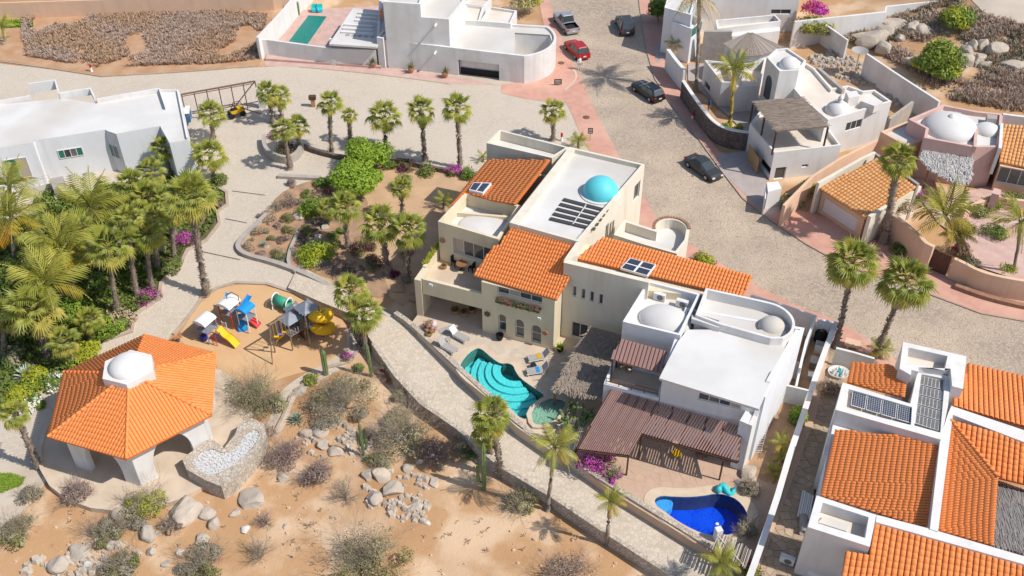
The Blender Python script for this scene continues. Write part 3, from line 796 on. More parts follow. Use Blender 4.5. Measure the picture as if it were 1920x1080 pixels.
# fan of curved steps round the inner corner
sc0 = G(740 + 905 / 3.75, 480 + 880 / 3.75, ZT)
A0 = G(740 + 745 / 3.75, 480 + 757 / 3.75, ZT)
for k in range(5):
    r0 = 1.9 + .62 * k; z = ZT - .22 - .2 * k
    ctr = G(740 + 850 / 3.75, 480 + 790 / 3.75, ZT)
    pts = []
    for i in range(33):
        t = rad(120 + i * 200 / 32); q = ctr + Vector((math.cos(t) * 1.0, math.sin(t) * 1.0)) * r0
        pts.append(q)
    ring = [p for p in pts if inpoly(p, pool1)]
    if len(ring) < 3: continue
    inner = [ctr + (p - ctr).normalized() * (r0 - .66) for p in ring]
    inner = [p for p in inner if inpoly(p, pool1) or True]
    mb = MB(); m_ = len(ring)
    for i in range(m_ - 1):
        a, b, c, d = ring[i], ring[i + 1], inner[i + 1], inner[i]
        if not (inpoly(c, pool1) and inpoly(d, pool1)): continue
        mb.quad((a.x, a.y, z), (b.x, b.y, z), (c.x, c.y, z), (d.x, d.y, z)); mb.quad((a.x, a.y, z - .6), (b.x, b.y, z - .6), (b.x, b.y, z), (a.x, a.y, z))
    if mb.v: mb.build('step', 'pool_step', pr)
c2 = G3(1300, 960, .1)
pb = thing('kidney_pool', 'deep blue kidney-shaped pool with pale corner step beside the white house', 'swimming pool', (c2.x, c2.y, .1))
make_pool(pb, pool2, .1, 1.6, 'pool_blue', 'pool_blue', 'water_blue', .75)
st = [Vector(p) for p in pool2]
stp = smoothpts(Pz(.1, *[x for a in ((1222, 660), (1230, 645), (1262, 630), (1300, 632), (1325, 640), (1330, 665), (1315, 690), (1290, 700), (1285, 725), (1260, 705), (1238, 690)) for x in (820 + a[0] / 3, 720 + a[1] / 3)]), True, 1)
stp = [p for p in stp]
mb = MB(); mb.prism(stp, -.9, -.28); mb.build('pool_step', 'pool_light', pb)
# raised round spa at the end of the teal pool
sc1 = Pz(.45, 985, 768, 1022, 740, 1055, 742, 1072, 752, 1060, 775, 1045, 795, 1015, 803, 993, 800)
sp_ = thing('spa_pool', 'small raised round spa pool with stepped blue bottom at the end of the teal pool', 'spa pool', (*(sum(sc1, Vector((0, 0))) / len(sc1)), .25))
sc1 = smoothpts(sc1, True, 1); ins = inset(ccw(sc1), .35)
mb = MB(); mb.prism(sc1, -.9, .45, holes=[ins]); mb.build('spa_wall', 'coping', sp_)
mb = MB(); mb.prism(ins, -.3, -.2); mb.build('spa_floor', 'spa', sp_)
cc = sum(ins, Vector((0, 0))) / len(ins)
for k in range(3):
    rin = [cc + (p - cc) * (1 - .25 * k) for p in ins]; rn2 = [cc + (p - cc) * (1 - .25 * (k + 1) + .06) for p in ins]
    mb = MB(); mb.prism(rin, -.2, .22 - .13 * k, holes=[rn2]); mb.build('spa_step', 'pool_step' if k % 2 == 0 else 'pool_teal', sp_)
mb = MB(); mb.prism([cc + (p - cc) * .995 for p in ins], .33, .345); mb.build('water', 'water_teal', sp_)

# walls between path and terraces
wl1 = smoothpts([Gt(u, v, zpath).xy for u, v in ((742, 593), (768, 612), (800, 643), (870, 712), (915, 755), (963, 803), (985, 820))], False, 1)
o = bandwall('garden_wall', wl1, .42, lambda x, y: -2.3, lambda x, y: .38, 'rubble')
tag(o, 'rough stone wall between the stone path and the teal pool terrace', 'wall')
wl2 = [Gt(u, v, zpath).xy for u, v in ((985, 822), (1075, 880), (1160, 935), (1300, 1022), (1428, 1097))]
o = bandwall('garden_wall', wl2, .42, lambda x, y: -2.3, lambda x, y: .3, 'rubble')
tag(o, 'long rough stone wall between the stone path and the blue pool terrace', 'wall')
gw = smoothpts(GT(0, 508, 400, 480, 425, 452, 452, 445, 468, 460, 482, 520, 497, 580, 520, 650, 556, 700, 580, 745, 598), False, 2)
o = bandwall('garden_wall', gw, .45, lambda x, y: zg(x, y) - .4, lambda x, y: zg(x, y) + .42, 'concrete')
tag(o, 'curved grey planter wall around the cactus and shrub garden', 'wall')
o = bandwall('planter_wall', smoothpts(GT(0, 560, 440, 545, 470, 540, 500, 556, 514), False, 1), .3, lambda x, y: zg(x, y) - .3, lambda x, y: zg(x, y) + .4, 'concrete')
tag(o, 'short inner planter wall dividing the shrub garden', 'wall')
o = bandwall('planter_wall', smoothpts(GT(0, 496, 265, 497, 285, 510, 300, 540, 308, 560, 298, 568, 280), False, 2), .4, lambda x, y: zg(x, y) - .3, lambda x, y: zg(x, y) + .9, 'concrete')
tag(o, 'rounded grey raised planter wall below the entrance palms', 'wall')
o = bandwall('planter_wall', smoothpts(GT(0, 567, 278, 600, 290, 640, 300, 700, 304, 750, 304, 800, 318, 880, 332, 905, 338), False, 1), .35, lambda x, y: zg(x, y) - .3, lambda x, y: zg(x, y) + .55, 'dark_stone')
tag(o, 'low dark wall and hedge line along the lower edge of the cobbled plaza', 'wall')
o = bandwall('step_wall', GT(0, 522, 333, 602, 337), .5, lambda x, y: zg(x, y) - .3, lambda x, y: zg(x, y) + .35, 'concrete')
tag(o, 'straight low stone step wall beside the big round green tree', 'wall')

# ================= MAIN CREAM HOUSE =================
fA, fB = G(783, 589, ZT), G(1037, 656, ZT)
E1 = (fB - fA).normalized(); E2 = Vector((-E1.y, E1.x))
def ML(s, t): return fB - E1 * s + E2 * t          # s metres left of the right front corner, t metres back
h = thing('cream_house', 'large cream house with orange tiled roofs, aqua dome and pool terrace', 'house', (fB.x + 3, fB.y + 8, 0))
LEN = (fB - fA).length
ZB = 4.5; ZF = 3.35
# lower storey under the balcony: open loggia
sL = (G(905, 621, ZT) - fB).length
colw = .55
def boxpoly(s0, t0, s1, t1): return [ML(s0, t0), ML(s1, t0), ML(s1, t1), ML(s0, t1)]
def solid(par, name, pts, z0, z1, m): mb = MB(); mb.prism(pts, z0, z1, cap0=True); return mb.build(name, m, par)
solid(h, 'column', boxpoly(LEN, -.1, LEN - .62, 1.6), -1.5, ZB - .15, 'cream')
solid(h, 'loggia_beam', boxpoly(LEN - .7, 0, sL + .004, .3), 2.85, ZB, 'cream')
solid(h, 'balcony_floor', boxpoly(LEN - .3, .3, sL, 5.0), ZF - .3, ZF, 'deck')
solid(h, 'balcony_side_wall', boxpoly(LEN + .0, 1.6, LEN - .3, 5.2), 2.85, ZB, 'cream')
solid(h, 'loggia_back_wall', boxpoly(LEN - .3, 4.6, sL, 4.9), 0, ZF - .3, 'cream')
solid(h, 'loggia_side_wall', boxpoly(LEN, 3.6, LEN - .3, 4.6), -1.5, ZF - .3, 'cream')
solid(h, 'loggia_floor', boxpoly(LEN - .3, .2, sL, 4.7), 0, ZT + .03, 'deck')
# front living block
TOPF = 5.85
q = [ML(sL, 0), ML(0, 0), ML(0, 4.2), ML(sL, 4.2)]
Cx = lambda *a: tuple(x for i in range(0, len(a), 2) for x in (740 + a[i] / 3.75, 480 + a[i + 1] / 3.75))
arcw = [('arch', *Cx(728, 405, 783, 538), dict(cols=1, rows=2, depth=.22)), ('arch', *Cx(848, 440, 908, 578), dict(cols=1, rows=2, depth=.22)), ('arch', *Cx(962, 480, 1028, 618), dict(cols=1, rows=2, depth=.22))]
uw = ('win', *Cx(722, 212, 1035, 340), dict(cols=4, rows=1, depth=.2, glass=['glass', 'curtain', 'glass', 'glass']))
block(h, q, 0, TOPF, 'cream', None, wins={0: arcw + [uw]}, th=.28)
# gable wall on the lit side, following the roof
p3 = [(888, 516, 6.05), (1044, 562, 6.05), (959, 423, 8.3)]
r3 = PP(p3, 959, 423, 1081, 454, 1058, 497, 1069, 519, 1044, 562, 888, 516, 925, 461, 937, 459)
n3 = (r3[3] - r3[0]).cross(r3[4] - r3[0]).normalized()
def r3z(p): return r3[0].z - ((p - r3[0].xy).dot(n3.xy)) / n3.z
mb = MB()
for (a, b) in ((ML(0, 0), ML(0, 4.2)), (ML(.28, 4.2), ML(.28, 0))): pass
pa, pb2, pc, pd = ML(-.003, .1), ML(-.003, 4.2), ML(.28, 4.2), ML(.28, .1)
mb.add([(*pa, TOPF + .002), (*pb2, TOPF + .002), (*pc, TOPF + .002), (*pd, TOPF + .002), (*pa, r3z(pa) - .13), (*pb2, r3z(pb2) - .13), (*pc, r3z(pc) - .13), (*pd, r3z(pd) - .13)],
       [(0, 1, 5, 4), (1, 2, 6, 5), (2, 3, 7, 6), (3, 0, 4, 7), (4, 5, 6, 7)])
mb.build('gable_wall', 'cream_light', h)
# window ledge with flower box
a_, b_ = onwall(fA, fB, *Cx(715, 260)), onwall(fA, fB, *Cx(1035, 365))
# bedroom block
ZD = 7.6
dq = PX(ZD, 821, 415, 935, 449, 977, 385, 873, 360)
block(h, dq, 0, ZD, 'cream', 'roof_white', drop=1.25, th=.28,
      wins={0: [('win', *Cx(410, -130, 690, 62)[:4], dict(cols=4, rows=1, depth=.2, glass=['curtain', 'glass', 'glass', 'glass']))]})
dc = sum(dq, Vector((0, 0))) / 4
mb = MB(); mb.dome((dc.x + .3, dc.y - .3, ZD - 1.27), 2.3, .4, sx=1.05, sy=.8, rz=math.atan2(E1.y, E1.x)); mb.build('vault', 'roof_white', h, True)
# central block with thick ridge wall
ZC = 8.7
cq = PX(ZC, 1067, 275, 955, 417, 1084, 453, 1209, 308)
block(h, cq, 0, ZC, 'cream_light', 'roof_white', drop=.42, th=.24,
      wins={2: [('win', 1190, 350, 1198, 368, dict(cols=1)), ('win', 1136, 424, 1139, 452, dict(cols=1)), ('win', 1143, 420, 1145, 440, dict(cols=1)), ('win', 1148, 416, 1150, 436, dict(cols=1))]})
solid(h, 'ridge_wall', [q_ for q_ in PX(ZC + .03, 1067, 275.5, 1078, 279, 972, 422, 955.5, 417)], ZC - .6, ZC + .03, 'cream_light')
solid(h, 'roof_step', PX(ZC - .2, 958, 414, 967, 405, 1100, 437, 1087, 450), ZC - .6, ZC - .24, 'roof_white')
dcn = G(1126, 362, ZC - .42)
mb = MB(); mb.dome((dcn.x, dcn.y, ZC - .41), 1.6, 1.55, 40, 12); mb.build('dome', 'aqua_paint', h, True)
mb = MB(); mb.lathe((dcn.x, dcn.y, ZC - .42), [(1.85, .0), (1.85, .1), (1.6, .12)], 40); mb.build('dome_ring', 'roof_white', h)
zs = ZC - .3
for k in range(5):
    f = k / 4; a = G(1056 - 25 * f, 373 + 36 * f, zs); b = G(1140 - 24 * f, 395 + 34.5 * f, zs)
    e = (b - a).normalized(); wv = Vector((-e.y, e.x)) * .2; L_ = (b - a).length
    for (x0, x1) in ((0, .49), (.51, 1)):
        p0, p1 = a + (b - a) * x0, a + (b - a) * x1
        solid(h, 'solar_collector', [p0 - wv, p1 - wv, p1 + wv, p0 + wv], zs - .06, zs, 'strip')
solid(h, 'collector_rail', PX(zs + .03, 1098, 384, 1099.5, 384.5, 1075, 420, 1073.5, 419.5), zs + .004, zs + .03, 'metal_white')
# top box and back-left tile roof
tq = PX(8.35, 912, 268, 1035, 296, 1067, 276, 937, 243)
block(h, tq, 0, 8.35, 'cream_light', 'roof_white', drop=1.0, th=.2)
p1 = [(917, 299, 7.6), (843, 385, 7.6), (1032, 300, 8.25)]
r1 = PP(p1, 917, 299, 1032, 300, 968, 382, 925, 376, 873, 361, 843, 386)
tileroof(h, r1, .3, .42, sort=lambda t: t[0].y, indiv=60)
q = [p.xy for p in PP(p1, 925, 305, 1030, 303, 965, 384, 850, 384)]
block(h, q, 0, 6.8, 'cream', None)
# skylight 1
sk = PP(p1, 889, 347, 922, 348, 906, 367, 880, 361)
def skylight(par, cor, hgt=.22, cols=2, rows=1):
    n = (cor[1] - cor[0]).cross(cor[2] - cor[0]).normalized(); n = n if n.z > 0 else -n
    mb = MB(); top = [p + n * hgt for p in cor]; k = len(cor)
    mb.add(cor + top, [(i, (i + 1) % k, k + (i + 1) % k, k + i) for i in range(k)] + [tuple(range(k, 2 * k))])
    fr = mb.build('skylight', 'frame', par)
    P = lambda x, y: (top[0] * (1 - x) + top[1] * x) * (1 - y) + (top[3] * (1 - x) + top[2] * x) * y + n * .012
    for i in range(cols):
        for j in range(rows):
            x0, x1 = (i + .08) / cols, (i + .92) / cols; y0, y1 = (j + .08) / rows, (j + .92) / rows
            MB().quad(P(x0, y0), P(x1, y0), P(x1, y1), P(x0, y1)).build('pane', 'solar', fr, local=True)
skylight(h, sk, .3, 2, 1)
# front roof
tileroof(h, r3, .25, .40, indiv=180)
# wing
ZW = 8.3
p4 = [(1131, 444, 8.1), (1411, 517, 8.1), (1083, 485, 7.55)]
r4 = PP(p4, 1131, 444, 1411, 517, 1391, 557, 1083, 485)
tileroof(h, r4, .27, .42, indiv=60)
skylight(h, PP(p4, 1181, 487, 1230, 500, 1214, 521, 1163, 506), .25, 2, 2)
wq = PX(ZW, 1057, 493, 1300, 552, 1312, 540, 1075, 483)
wl_ = wq[0]; wr = wq[1]
dirw = (wr - wl_).normalized(); WL = (G(1214, 531, ZW) - wl_).length + .1
A_ = wl_; B_ = wl_ + dirw * WL; nw = Vector((-dirw.y, dirw.x))
wins4 = [('win', u0, v0, u0 + 6.5, v0 + 21, dict(cols=1, depth=.12)) for u0, v0 in ((1074, 536), (1090.5, 541), (1106.5, 546), (1123.5, 551))]
q = [A_, B_, B_ + nw * .3, A_ + nw * .3]
block(h, q, 0, ZW, 'cream_light', None, th=.14, wins={0: wins4 + [('win', 1073, 603, 1101, 638, dict(cols=2, depth=.1))]}, name='wing_wall')
solid(h, 'wing_core', [A_ + nw * .31, A_ + nw * .31 + dirw * WL, A_ + nw * 1.6 + dirw * 12.5, A_ + nw * 4.3 + dirw * 13.6, A_ + nw * 4.3 + dirw * .4], 0, 7.3, 'cream')
solid(h, 'wing_parapet', [q_ for q_ in PX(ZW + .004, 1083, 484, 1057, 493, 1060, 488, 1085, 452)], ZC - 1.2, ZW + .3, 'cream_light')
solid(h, 'wing_coping', [A_ - nw * .04 - dirw * .03, B_, B_ + nw * .42, A_ + nw * .42 - dirw * .03], ZW, ZW + .08, 'cream_light')
# round terrace balcony towards the street
Bx = lambda *a: [x for i in range(0, len(a), 2) for x in (1020 + a[i] / 3.75, 280 + a[i + 1] / 3.75)]
ZR = 6.3
rp = PX(ZR, *Bx(565, 495, 770, 560)) + arc(*PX(ZR, *Bx(770, 560, 900, 480, 1025, 560)), 10)[1:] + PX(ZR, *Bx(1010, 640, 935, 735, 690, 665, 490, 600))
block(h, rp, 0, ZR, 'cream_light', 'roof_white', drop=1.0, th=.28, name='balcony_wall')
ed = arc(*PX(ZR + .03, *Bx(775, 560, 900, 478, 1022, 562)), 22)
mb = MB()
for i in range(len(ed) - 1):
    a, b = ed[i], ed[i + 1]; mm = (a + b) / 2; mb.box((mm.x, mm.y, ZR + .06), ((b - a).length * .8, .26, .1), math.atan2((b - a).y, (b - a).x))
mb.build('decorated_rim', 'brick_band', h)
# lamps on the facade
for u, v in ((809, 540 - 7), (1012, 596)):
    s_, z_ = onwall(fA, fB, u, v); p = fA + E1 * s_ - E2 * .12
    mb = MB(); mb.box((p.x, p.y, z_), (.3, .12, .25), math.atan2(E1.y, E1.x)); mb.build('wall_lamp', 'lamp_white', h)
for u, v, m_ in ((914, 588, 'rust'), (1023, 623, 'terracotta'), (830, 450, 'terracotta')):
    if u == 830:
        e = (dq[1] - dq[0]).normalized(); s_, z_ = onwall(dq[0], dq[1], u, v); p = dq[0] + e * s_ + Vector((e.y, -e.x)) * .06
    else: s_, z_ = onwall(fA, fB, u, v); p = fA + E1 * s_ - E2 * .06
    mb = MB()
    for k in range(8):
        t = k * math.pi / 4; mb.box((p.x + E1.x * .2 * math.cos(t), p.y + E1.y * .2 * math.cos(t) - .02, z_ + .2 * math.sin(t)), (.14, .06, .14), .3)
    mb.box((p.x, p.y, z_), (.22, .1, .22), math.atan2(E1.y, E1.x)); mb.build('wall_ornament', m_, h)

# ================= GAZEBO =================
gz = 2.75
hexp = [G3(u, v, gz) for u, v in ((90, 819), (120, 698), (272, 628), (405, 663), (397, 778), (237, 861))]
gc = sum(hexp, Vector()) / 6
g = thing('gazebo', 'six-sided orange tiled gazebo with white dome and arched white legs', 'gazebo', (gc.x, gc.y, -1.6))
GF = -1.5
apex = Vector((gc.x, gc.y, gz + 2.15))
lan = [gc + (p - gc) * .205 for p in hexp]
for i in range(6):
    a, b = hexp[i], hexp[(i + 1) % 6]
    k = .16; a2 = a + (apex - a) * (1 - k); b2 = b + (apex - b) * (1 - k)
    tileroof(g, [a, b, b2, a2], .26, .40, indiv=[70, 0, 0, 0, 60, 170][i], slab=.16, name='roof')
for i in range(6): ridge(g, hexp[i], hexp[i] + (apex - hexp[i]) * .82)
# legs with arches
inp = [Vector((gc.x, gc.y)) + (p.xy - gc.xy) * .86 for p in hexp]
legm = MB()
for i in range(6):
    a, b = inp[i], inp[(i + 1) % 6]; e = (b - a); L_ = e.length; e.normalize(); n = Vector((-e.y, e.x)); th = .5
    if (a + b).dot(n) / 2 - gc.xy.dot(n) > 0: n = -n
    z0, z1 = GF, gz - .05; lw0 = 1.35; hgt = z1 - z0 - .55; half = (L_ - 2 * lw0) / 2; cx = L_ / 2
    pts = [(0.02, z0 - .3), (0.02, z1), (L_ - .02, z1), (L_ - .02, z0 - .3), (cx + half, z0 - .3)]
    for k in range(0, 15):
        t = math.pi * k / 14; pts.append((cx + half * math.cos(t), z0 + hgt * (.35 + .65 * math.sin(t)) if 0 < k < 14 else z0 + hgt * .35))
    pts.append((cx - half, z0 - .3))
    mb = MB(); vs = []
    for d in (0, th):
        for s_, z_ in pts: p = a + e * s_ + n * d; vs.append(Vector((p.x, p.y, z_)))
    kn = len(pts); tri = tessellate_polygon([[Vector((s_, z_, 0)) for s_, z_ in pts]])
    mb.add(vs, [t for t in tri] + [tuple(kn + j for j in t) for t in tri] + [(j, (j + 1) % kn, kn + (j + 1) % kn, kn + j) for j in range(kn)])
    mb.build('arched_leg', 'white', g)
solid(g, 'ceiling', [p for p in inp], gz - .06, gz - .01, 'white')
# lantern and dome
zl0, zl1 = gz + 1.5, gz + 2.75
zl1 = gz + 2.35
hx = PX(zl1, 192, 710, 197, 677, 245, 656, 284, 665, 288, 697, 237, 721); lc = sum(hx, Vector((0, 0))) / 6
mb = MB(); mb.prism(hx, zl0 - .9, zl1); mb.build('lantern', 'white', g)
for k in range(6):
    m2 = (hx[k] + hx[(k + 1) % 6]) / 2; d = (m2 - lc).normalized()
    MB().box((m2.x + d.x * .004, m2.y + d.y * .004, zl1 - .6), (.04, .34, .3), math.atan2(d.y, d.x)).build('lantern_opening', 'grey_render', g)
mb = MB(); mb.dome((lc.x, lc.y, zl1 + .002), 1.45, .85, 36, 10); mb.build('dome', 'white', g, True)
# gazebo deck with rim and planter
dk = [Vector((gc.x, gc.y)) + Vector((math.cos(rad(t)) * (8.3 if t not in (0, ) else 8.3), math.sin(rad(t)) * 7.9)) for t in range(0, 360, 15)]
mb = MB(); mb.prism(dk, -3.2, GF); mb.build('gazebo_deck', 'deck', kind='structure')
o = bandwall('deck_rim', [dk[i % 24] for i in range(9, 21)], .3, lambda x, y: -3.2, lambda x, y: GF + .12, 'deck'); o['kind'] = 'structure'
fr = thing('gravel_planter', 'curved grey stone planter filled with white gravel right of the gazebo', 'planter', (*G(420, 850, -1), GF))
pz = -.35
ou = (PX(pz, 341, 860, 392, 823, 402, 826, 420, 840, 440, 815, 448, 795, 470, 783, 495, 795, 500, 815, 490, 840, 470, 862, 440, 895, 415, 912, 385, 900, 350, 880))
oi_ = smoothpts(PX(pz, 357, 862, 393, 838, 418, 850, 440, 842, 462, 812, 478, 803, 488, 812, 480, 832, 455, 858, 425, 880, 395, 892, 370, 882), True, 1)
mb = MB(); mb.prism(ou, -2.6, pz, holes=[oi_]); mb.build('planter_wall', 'rubble', fr)
mb = MB()
for _ in range(1400):
    xs = [p.x for p in oi_]; ys = [p.y for p in oi_]; p = Vector((R.uniform(min(xs), max(xs)), R.uniform(min(ys), max(ys))))
    if inpoly(p, oi_):
        s_ = R.uniform(.06, .16); mb.box((p.x, p.y, pz - .14), (s_, s_, s_), R.random() * 3)
mb.build('gravel', 'white_gravel', fr, False, 'stuff')
solid(fr, 'planter_soil', oi_, pz - .6, pz - .15, 'white_gravel')

# ================= WHITE HOUSE (centre right) =================
wh = thing('white_house', 'white two-storey house with brown pergola roofs above the blue pool', 'house', (*G(1400, 860, 0), .1))
fl, fr_ = G(1148, 730, 4.0), G(1391, 791, 4.0)
we = (fr_ - fl).normalized(); wn = Vector((-we.y, we.x))
slabz = 7.3
slq = PX(slabz, 1236, 709, 1423, 767, 1480, 632, 1470, 618, 1290, 618, 1271, 640)
cr = G(1391, 884, .1)                                             # outer foot of the pillar
rq0, rq1 = cr, G(1459, 760, .1)
# main volume
fl2 = fl + we * ((G(1240, 745, 3.6) - fl).dot(we))
frr = rq0 + (rq1 - rq0).normalized() * 2.2
hit = fl + we * ((frr - fl).dot(we))
Dx = lambda *a: [x for i in range(0, len(a), 2) for x in (1020 + a[i] / 2.776, 520 + a[i + 1] / 2.776)]
q = [fl2, hit, hit + (rq1 - rq0).normalized() * 8.5, fl2 + wn * 7.6]
block(wh, q, 0, slabz - .22, 'white_cool', None, th=.25, wins={0: [('win', *Dx(806, 600, 1022, 690), dict(cols=4, depth=.12, glass=['glass', 'solar_grey', 'glass', 'curtain']))]})
solid(wh, 'roof_slab', slq, slabz - .2, slabz, 'roof_white')
# fin wall and pillar on the right
d_ = (rq1 - rq0).normalized(); nl = Vector((-d_.y, d_.x))
L_ = (rq1 - rq0).length
mb = MB(); P = lambda s, o, z: (*(rq0 + d_ * s + nl * o), z)
prof = [(0, -.2), (0, 5.2), (.9, 5.3), (2.6, 7.4), (3.6, 7.45), (3.9, 7.31), (L_ + 1.2, 7.31), (L_ + 1.2, -.2)]
k = len(prof); vs = [P(s, 0, z) for s, z in prof] + [P(s, .3, z) for s, z in prof]
tri = tessellate_polygon([[Vector((s, z, 0)) for s, z in prof]])
mb.add(vs, [t for t in tri] + [tuple(k + j for j in t) for t in tri] + [(j, (j + 1) % k, k + (j + 1) % k, k + j) for j in range(k)])
mb.build('fin_wall', 'white', wh)
solid(wh, 'pillar', [rq0 + nl * .305, rq0 + nl * .95, rq0 + nl * .95 + d_ * 1.2, rq0 + nl * .305 + d_ * 1.2], 0, 5.2, 'white_cool')
# box with the air conditioners
ZA = 7.6
aq = PX(ZA, *Dx(410, 230, 710, 302, 815, 86, 542, 16))
block(wh, aq, 0, ZA, 'white_cool', 'roof_white', drop=1.0, th=.2)
ac = sum(aq, Vector((0, 0))) / 4
mb = MB(); mb.dome((ac.x + .2, ac.y - .5, ZA - 1.02), 1.9, 1.0, 30, 9, sx=1.1, sy=.85, rz=-.4); mb.build('vault', 'roof_white', wh, True)
def ac_unit(par, x, y, z, rz, w_=.95, name='air_conditioner'):
    mb = MB(); M_ = Matrix.Translation((x, y, z)) @ Matrix.Rotation(rz, 4, 'Z')
    mb.box((0, 0, .35), (w_, .36, .62), M=M_); o = mb.build(name, 'metal_white', par)
    mb = MB(); ring = [M_ @ Vector((.08 + .24 * math.cos(t * math.pi / 9), -.19, .36 + .24 * math.sin(t * math.pi / 9))) for t in range(18)]
    mb.add(ring, [tuple(range(18))]); mb.tube(ring + ring[:1], .02, 4)
    lo = par is not None
    mb.build('fan_grille', 'solar_grey', o, local=lo) if lo else attach(mb, 'fan_grille', 'solar_grey', o)
    return o
def attach(mb, name, m, o, smooth=False):
    mb.v = [(x - o.location.x, y - o.location.y, z - o.location.z) for x, y, z in mb.v]
    c = bpy.data.objects.new(name, mb.mesh(name, m, smooth)); C.objects.link(c); c.parent = o; return c
for u, v, l in ((1236, 562, 'left'), (1278, 575, 'right')):
    p = G(u, v, ZA - 1.0); o = ac_unit(None, p.x, p.y, ZA - .99, -.42)
    tag(o, 'white air conditioner, %s one of two beside the vault on the white house roof' % l, 'air conditioner', 'air conditioners on the white house roof')
# raised rim with rounded end
ZM = 8.0
rim = PX(ZM, *Dx(788, 195, 842, 55, 1130, 118)) + arc(*PX(ZM, *Dx(1180, 130, 1298, 210, 1245, 318)), 14) + PX(ZM, *Dx(1180, 318, 920, 245))
block(wh, rim, 0, ZM, 'white', 'roof_white', drop=.95, th=.2, name='rim_wall')
dd = G(*Dx(1185, 262), ZM - .95)
mb = MB(); mb.dome((dd.x, dd.y, ZM - .96), 1.05, .85, 28, 8); mb.build('dome', 'roof_white', wh, True)
solid(wh, 'roof_vent', PX(slabz + .45, *Dx(770, 195, 915, 240, 912, 262, 768, 215)), slabz, slabz + .45, 'roof_white')
solid(wh, 'roof_vent_cover', PX(slabz + .5, *Dx(800, 190, 912, 225, 910, 236, 798, 200)), slabz + .455, slabz + .5, 'solar_grey')
# balcony
ZQ = 5.0
bl = fl - we * .55; s0, _ = onwall(fl, fr_, 1146, 704)
bq = [fl - we * .7, fl + we * 3.6, fl + we * 3.6 + wn * 3.2, fl - we * .7 + wn * 3.2]
block(wh, bq, 0, 4.35, 'white_cool', 'deck', drop=.75, th=.2)
for k in range(5):
    p = fl - we * .55 + we * 1.0 * k + wn * .1
    mb = MB(); mb.tube([(p.x, p.y, 4.3), (p.x, p.y, 4.95)], .03, 6); mb.build('rail_post', 'rust', wh)
for z in (4.62, 4.95):
    a, b = fl - we * .6 + wn * .1, fl + we * 3.5 + wn * .1; mb = MB(); mb.tube([(a.x, a.y, z), (b.x, b.y, z)], .03, 5); mb.build('rail', 'rust', wh)
br = PP([(1164, 636, 6.5), (1250, 660, 6.5), (1144, 674, 5.9)], *Dx(402, 322, 642, 388, 600, 500, 345, 425))
def slatroof(par, cor, along, pitch, wd, th, m, name='pergola_slat', und=None, indiv=300):
    """parallel slats clipped to a flat polygon"""
    n = (cor[1] - cor[0]).cross(cor[2] - cor[0]).normalized(); n = n if n.z > 0 else -n
    al = Vector((along.x, along.y, 0)); al = (al - n * al.dot(n)).normalized(); ax = al.cross(n)
    P0 = cor[0]; ab = [((p - P0).dot(ax), (p - P0).dot(al)) for p in cor]; a0, a1 = min(x for x, _ in ab), max(x for x, _ in ab)
    k = max(1, round((a1 - a0) / pitch)); cnt = 0; big = MB()
    for i in range(k):
        a = a0 + (i + .5) * (a1 - a0) / k; xs = []
        for j in range(len(ab)):
            (x1, y1), (x2, y2) = ab[j], ab[(j + 1) % len(ab)]
            if (x1 - a) * (x2 - a) < 0: xs.append(y1 + (y2 - y1) * (a - x1) / (x2 - x1))
        xs.sort()
        for j in range(0, len(xs) - 1, 2):
            if xs[j + 1] - xs[j] < .1: continue
            vs = []
            for y in (xs[j], xs[j + 1]):
                for dx, dz in ((-wd / 2, 0), (wd / 2, 0), (wd * .32, th), (-wd * .32, th)):
                    vs.append(P0 + ax * (a + dx) + al * y + n * (dz + R.random() * .008))
            mb = MB().add(vs, [(0, 1, 2, 3), (7, 6, 5, 4), (0, 4, 5, 1), (1, 5, 6, 2), (2, 6, 7, 3), (3, 7, 4, 0)])
            if cnt < indiv: mb.build(name, m, par)
            else: big.add(mb.v, mb.f)
            cnt += 1
    if big.v: big.build(name + 's', m, par, False, 'stuff')
slatroof(wh, br, wn, .3, .26, .1, 'brown_roof', 'roof_rib'); 
mb = MB(); mb.add(br + [p - Vector((0, 0, .06)) for p in br], [(0, 1, 2, 3), (7, 6, 5, 4), (0, 4, 5, 1), (1, 5, 6, 2), (2, 6, 7, 3), (3, 7, 4, 0)]); mb.build('balcony_roof', 'brown_roof', wh)
for u, v in ((1149, 672), (1160, 640)):
    p = PP([(1164, 636, 6.5), (1250, 660, 6.5), (1144, 674, 5.9)], u, v)[0]; mb = MB(); mb.box((p.x, p.y, (p.z + 3.6) / 2), (.12, .12, p.z - 3.7)); mb.build('roof_post', 'dark_wood', wh)
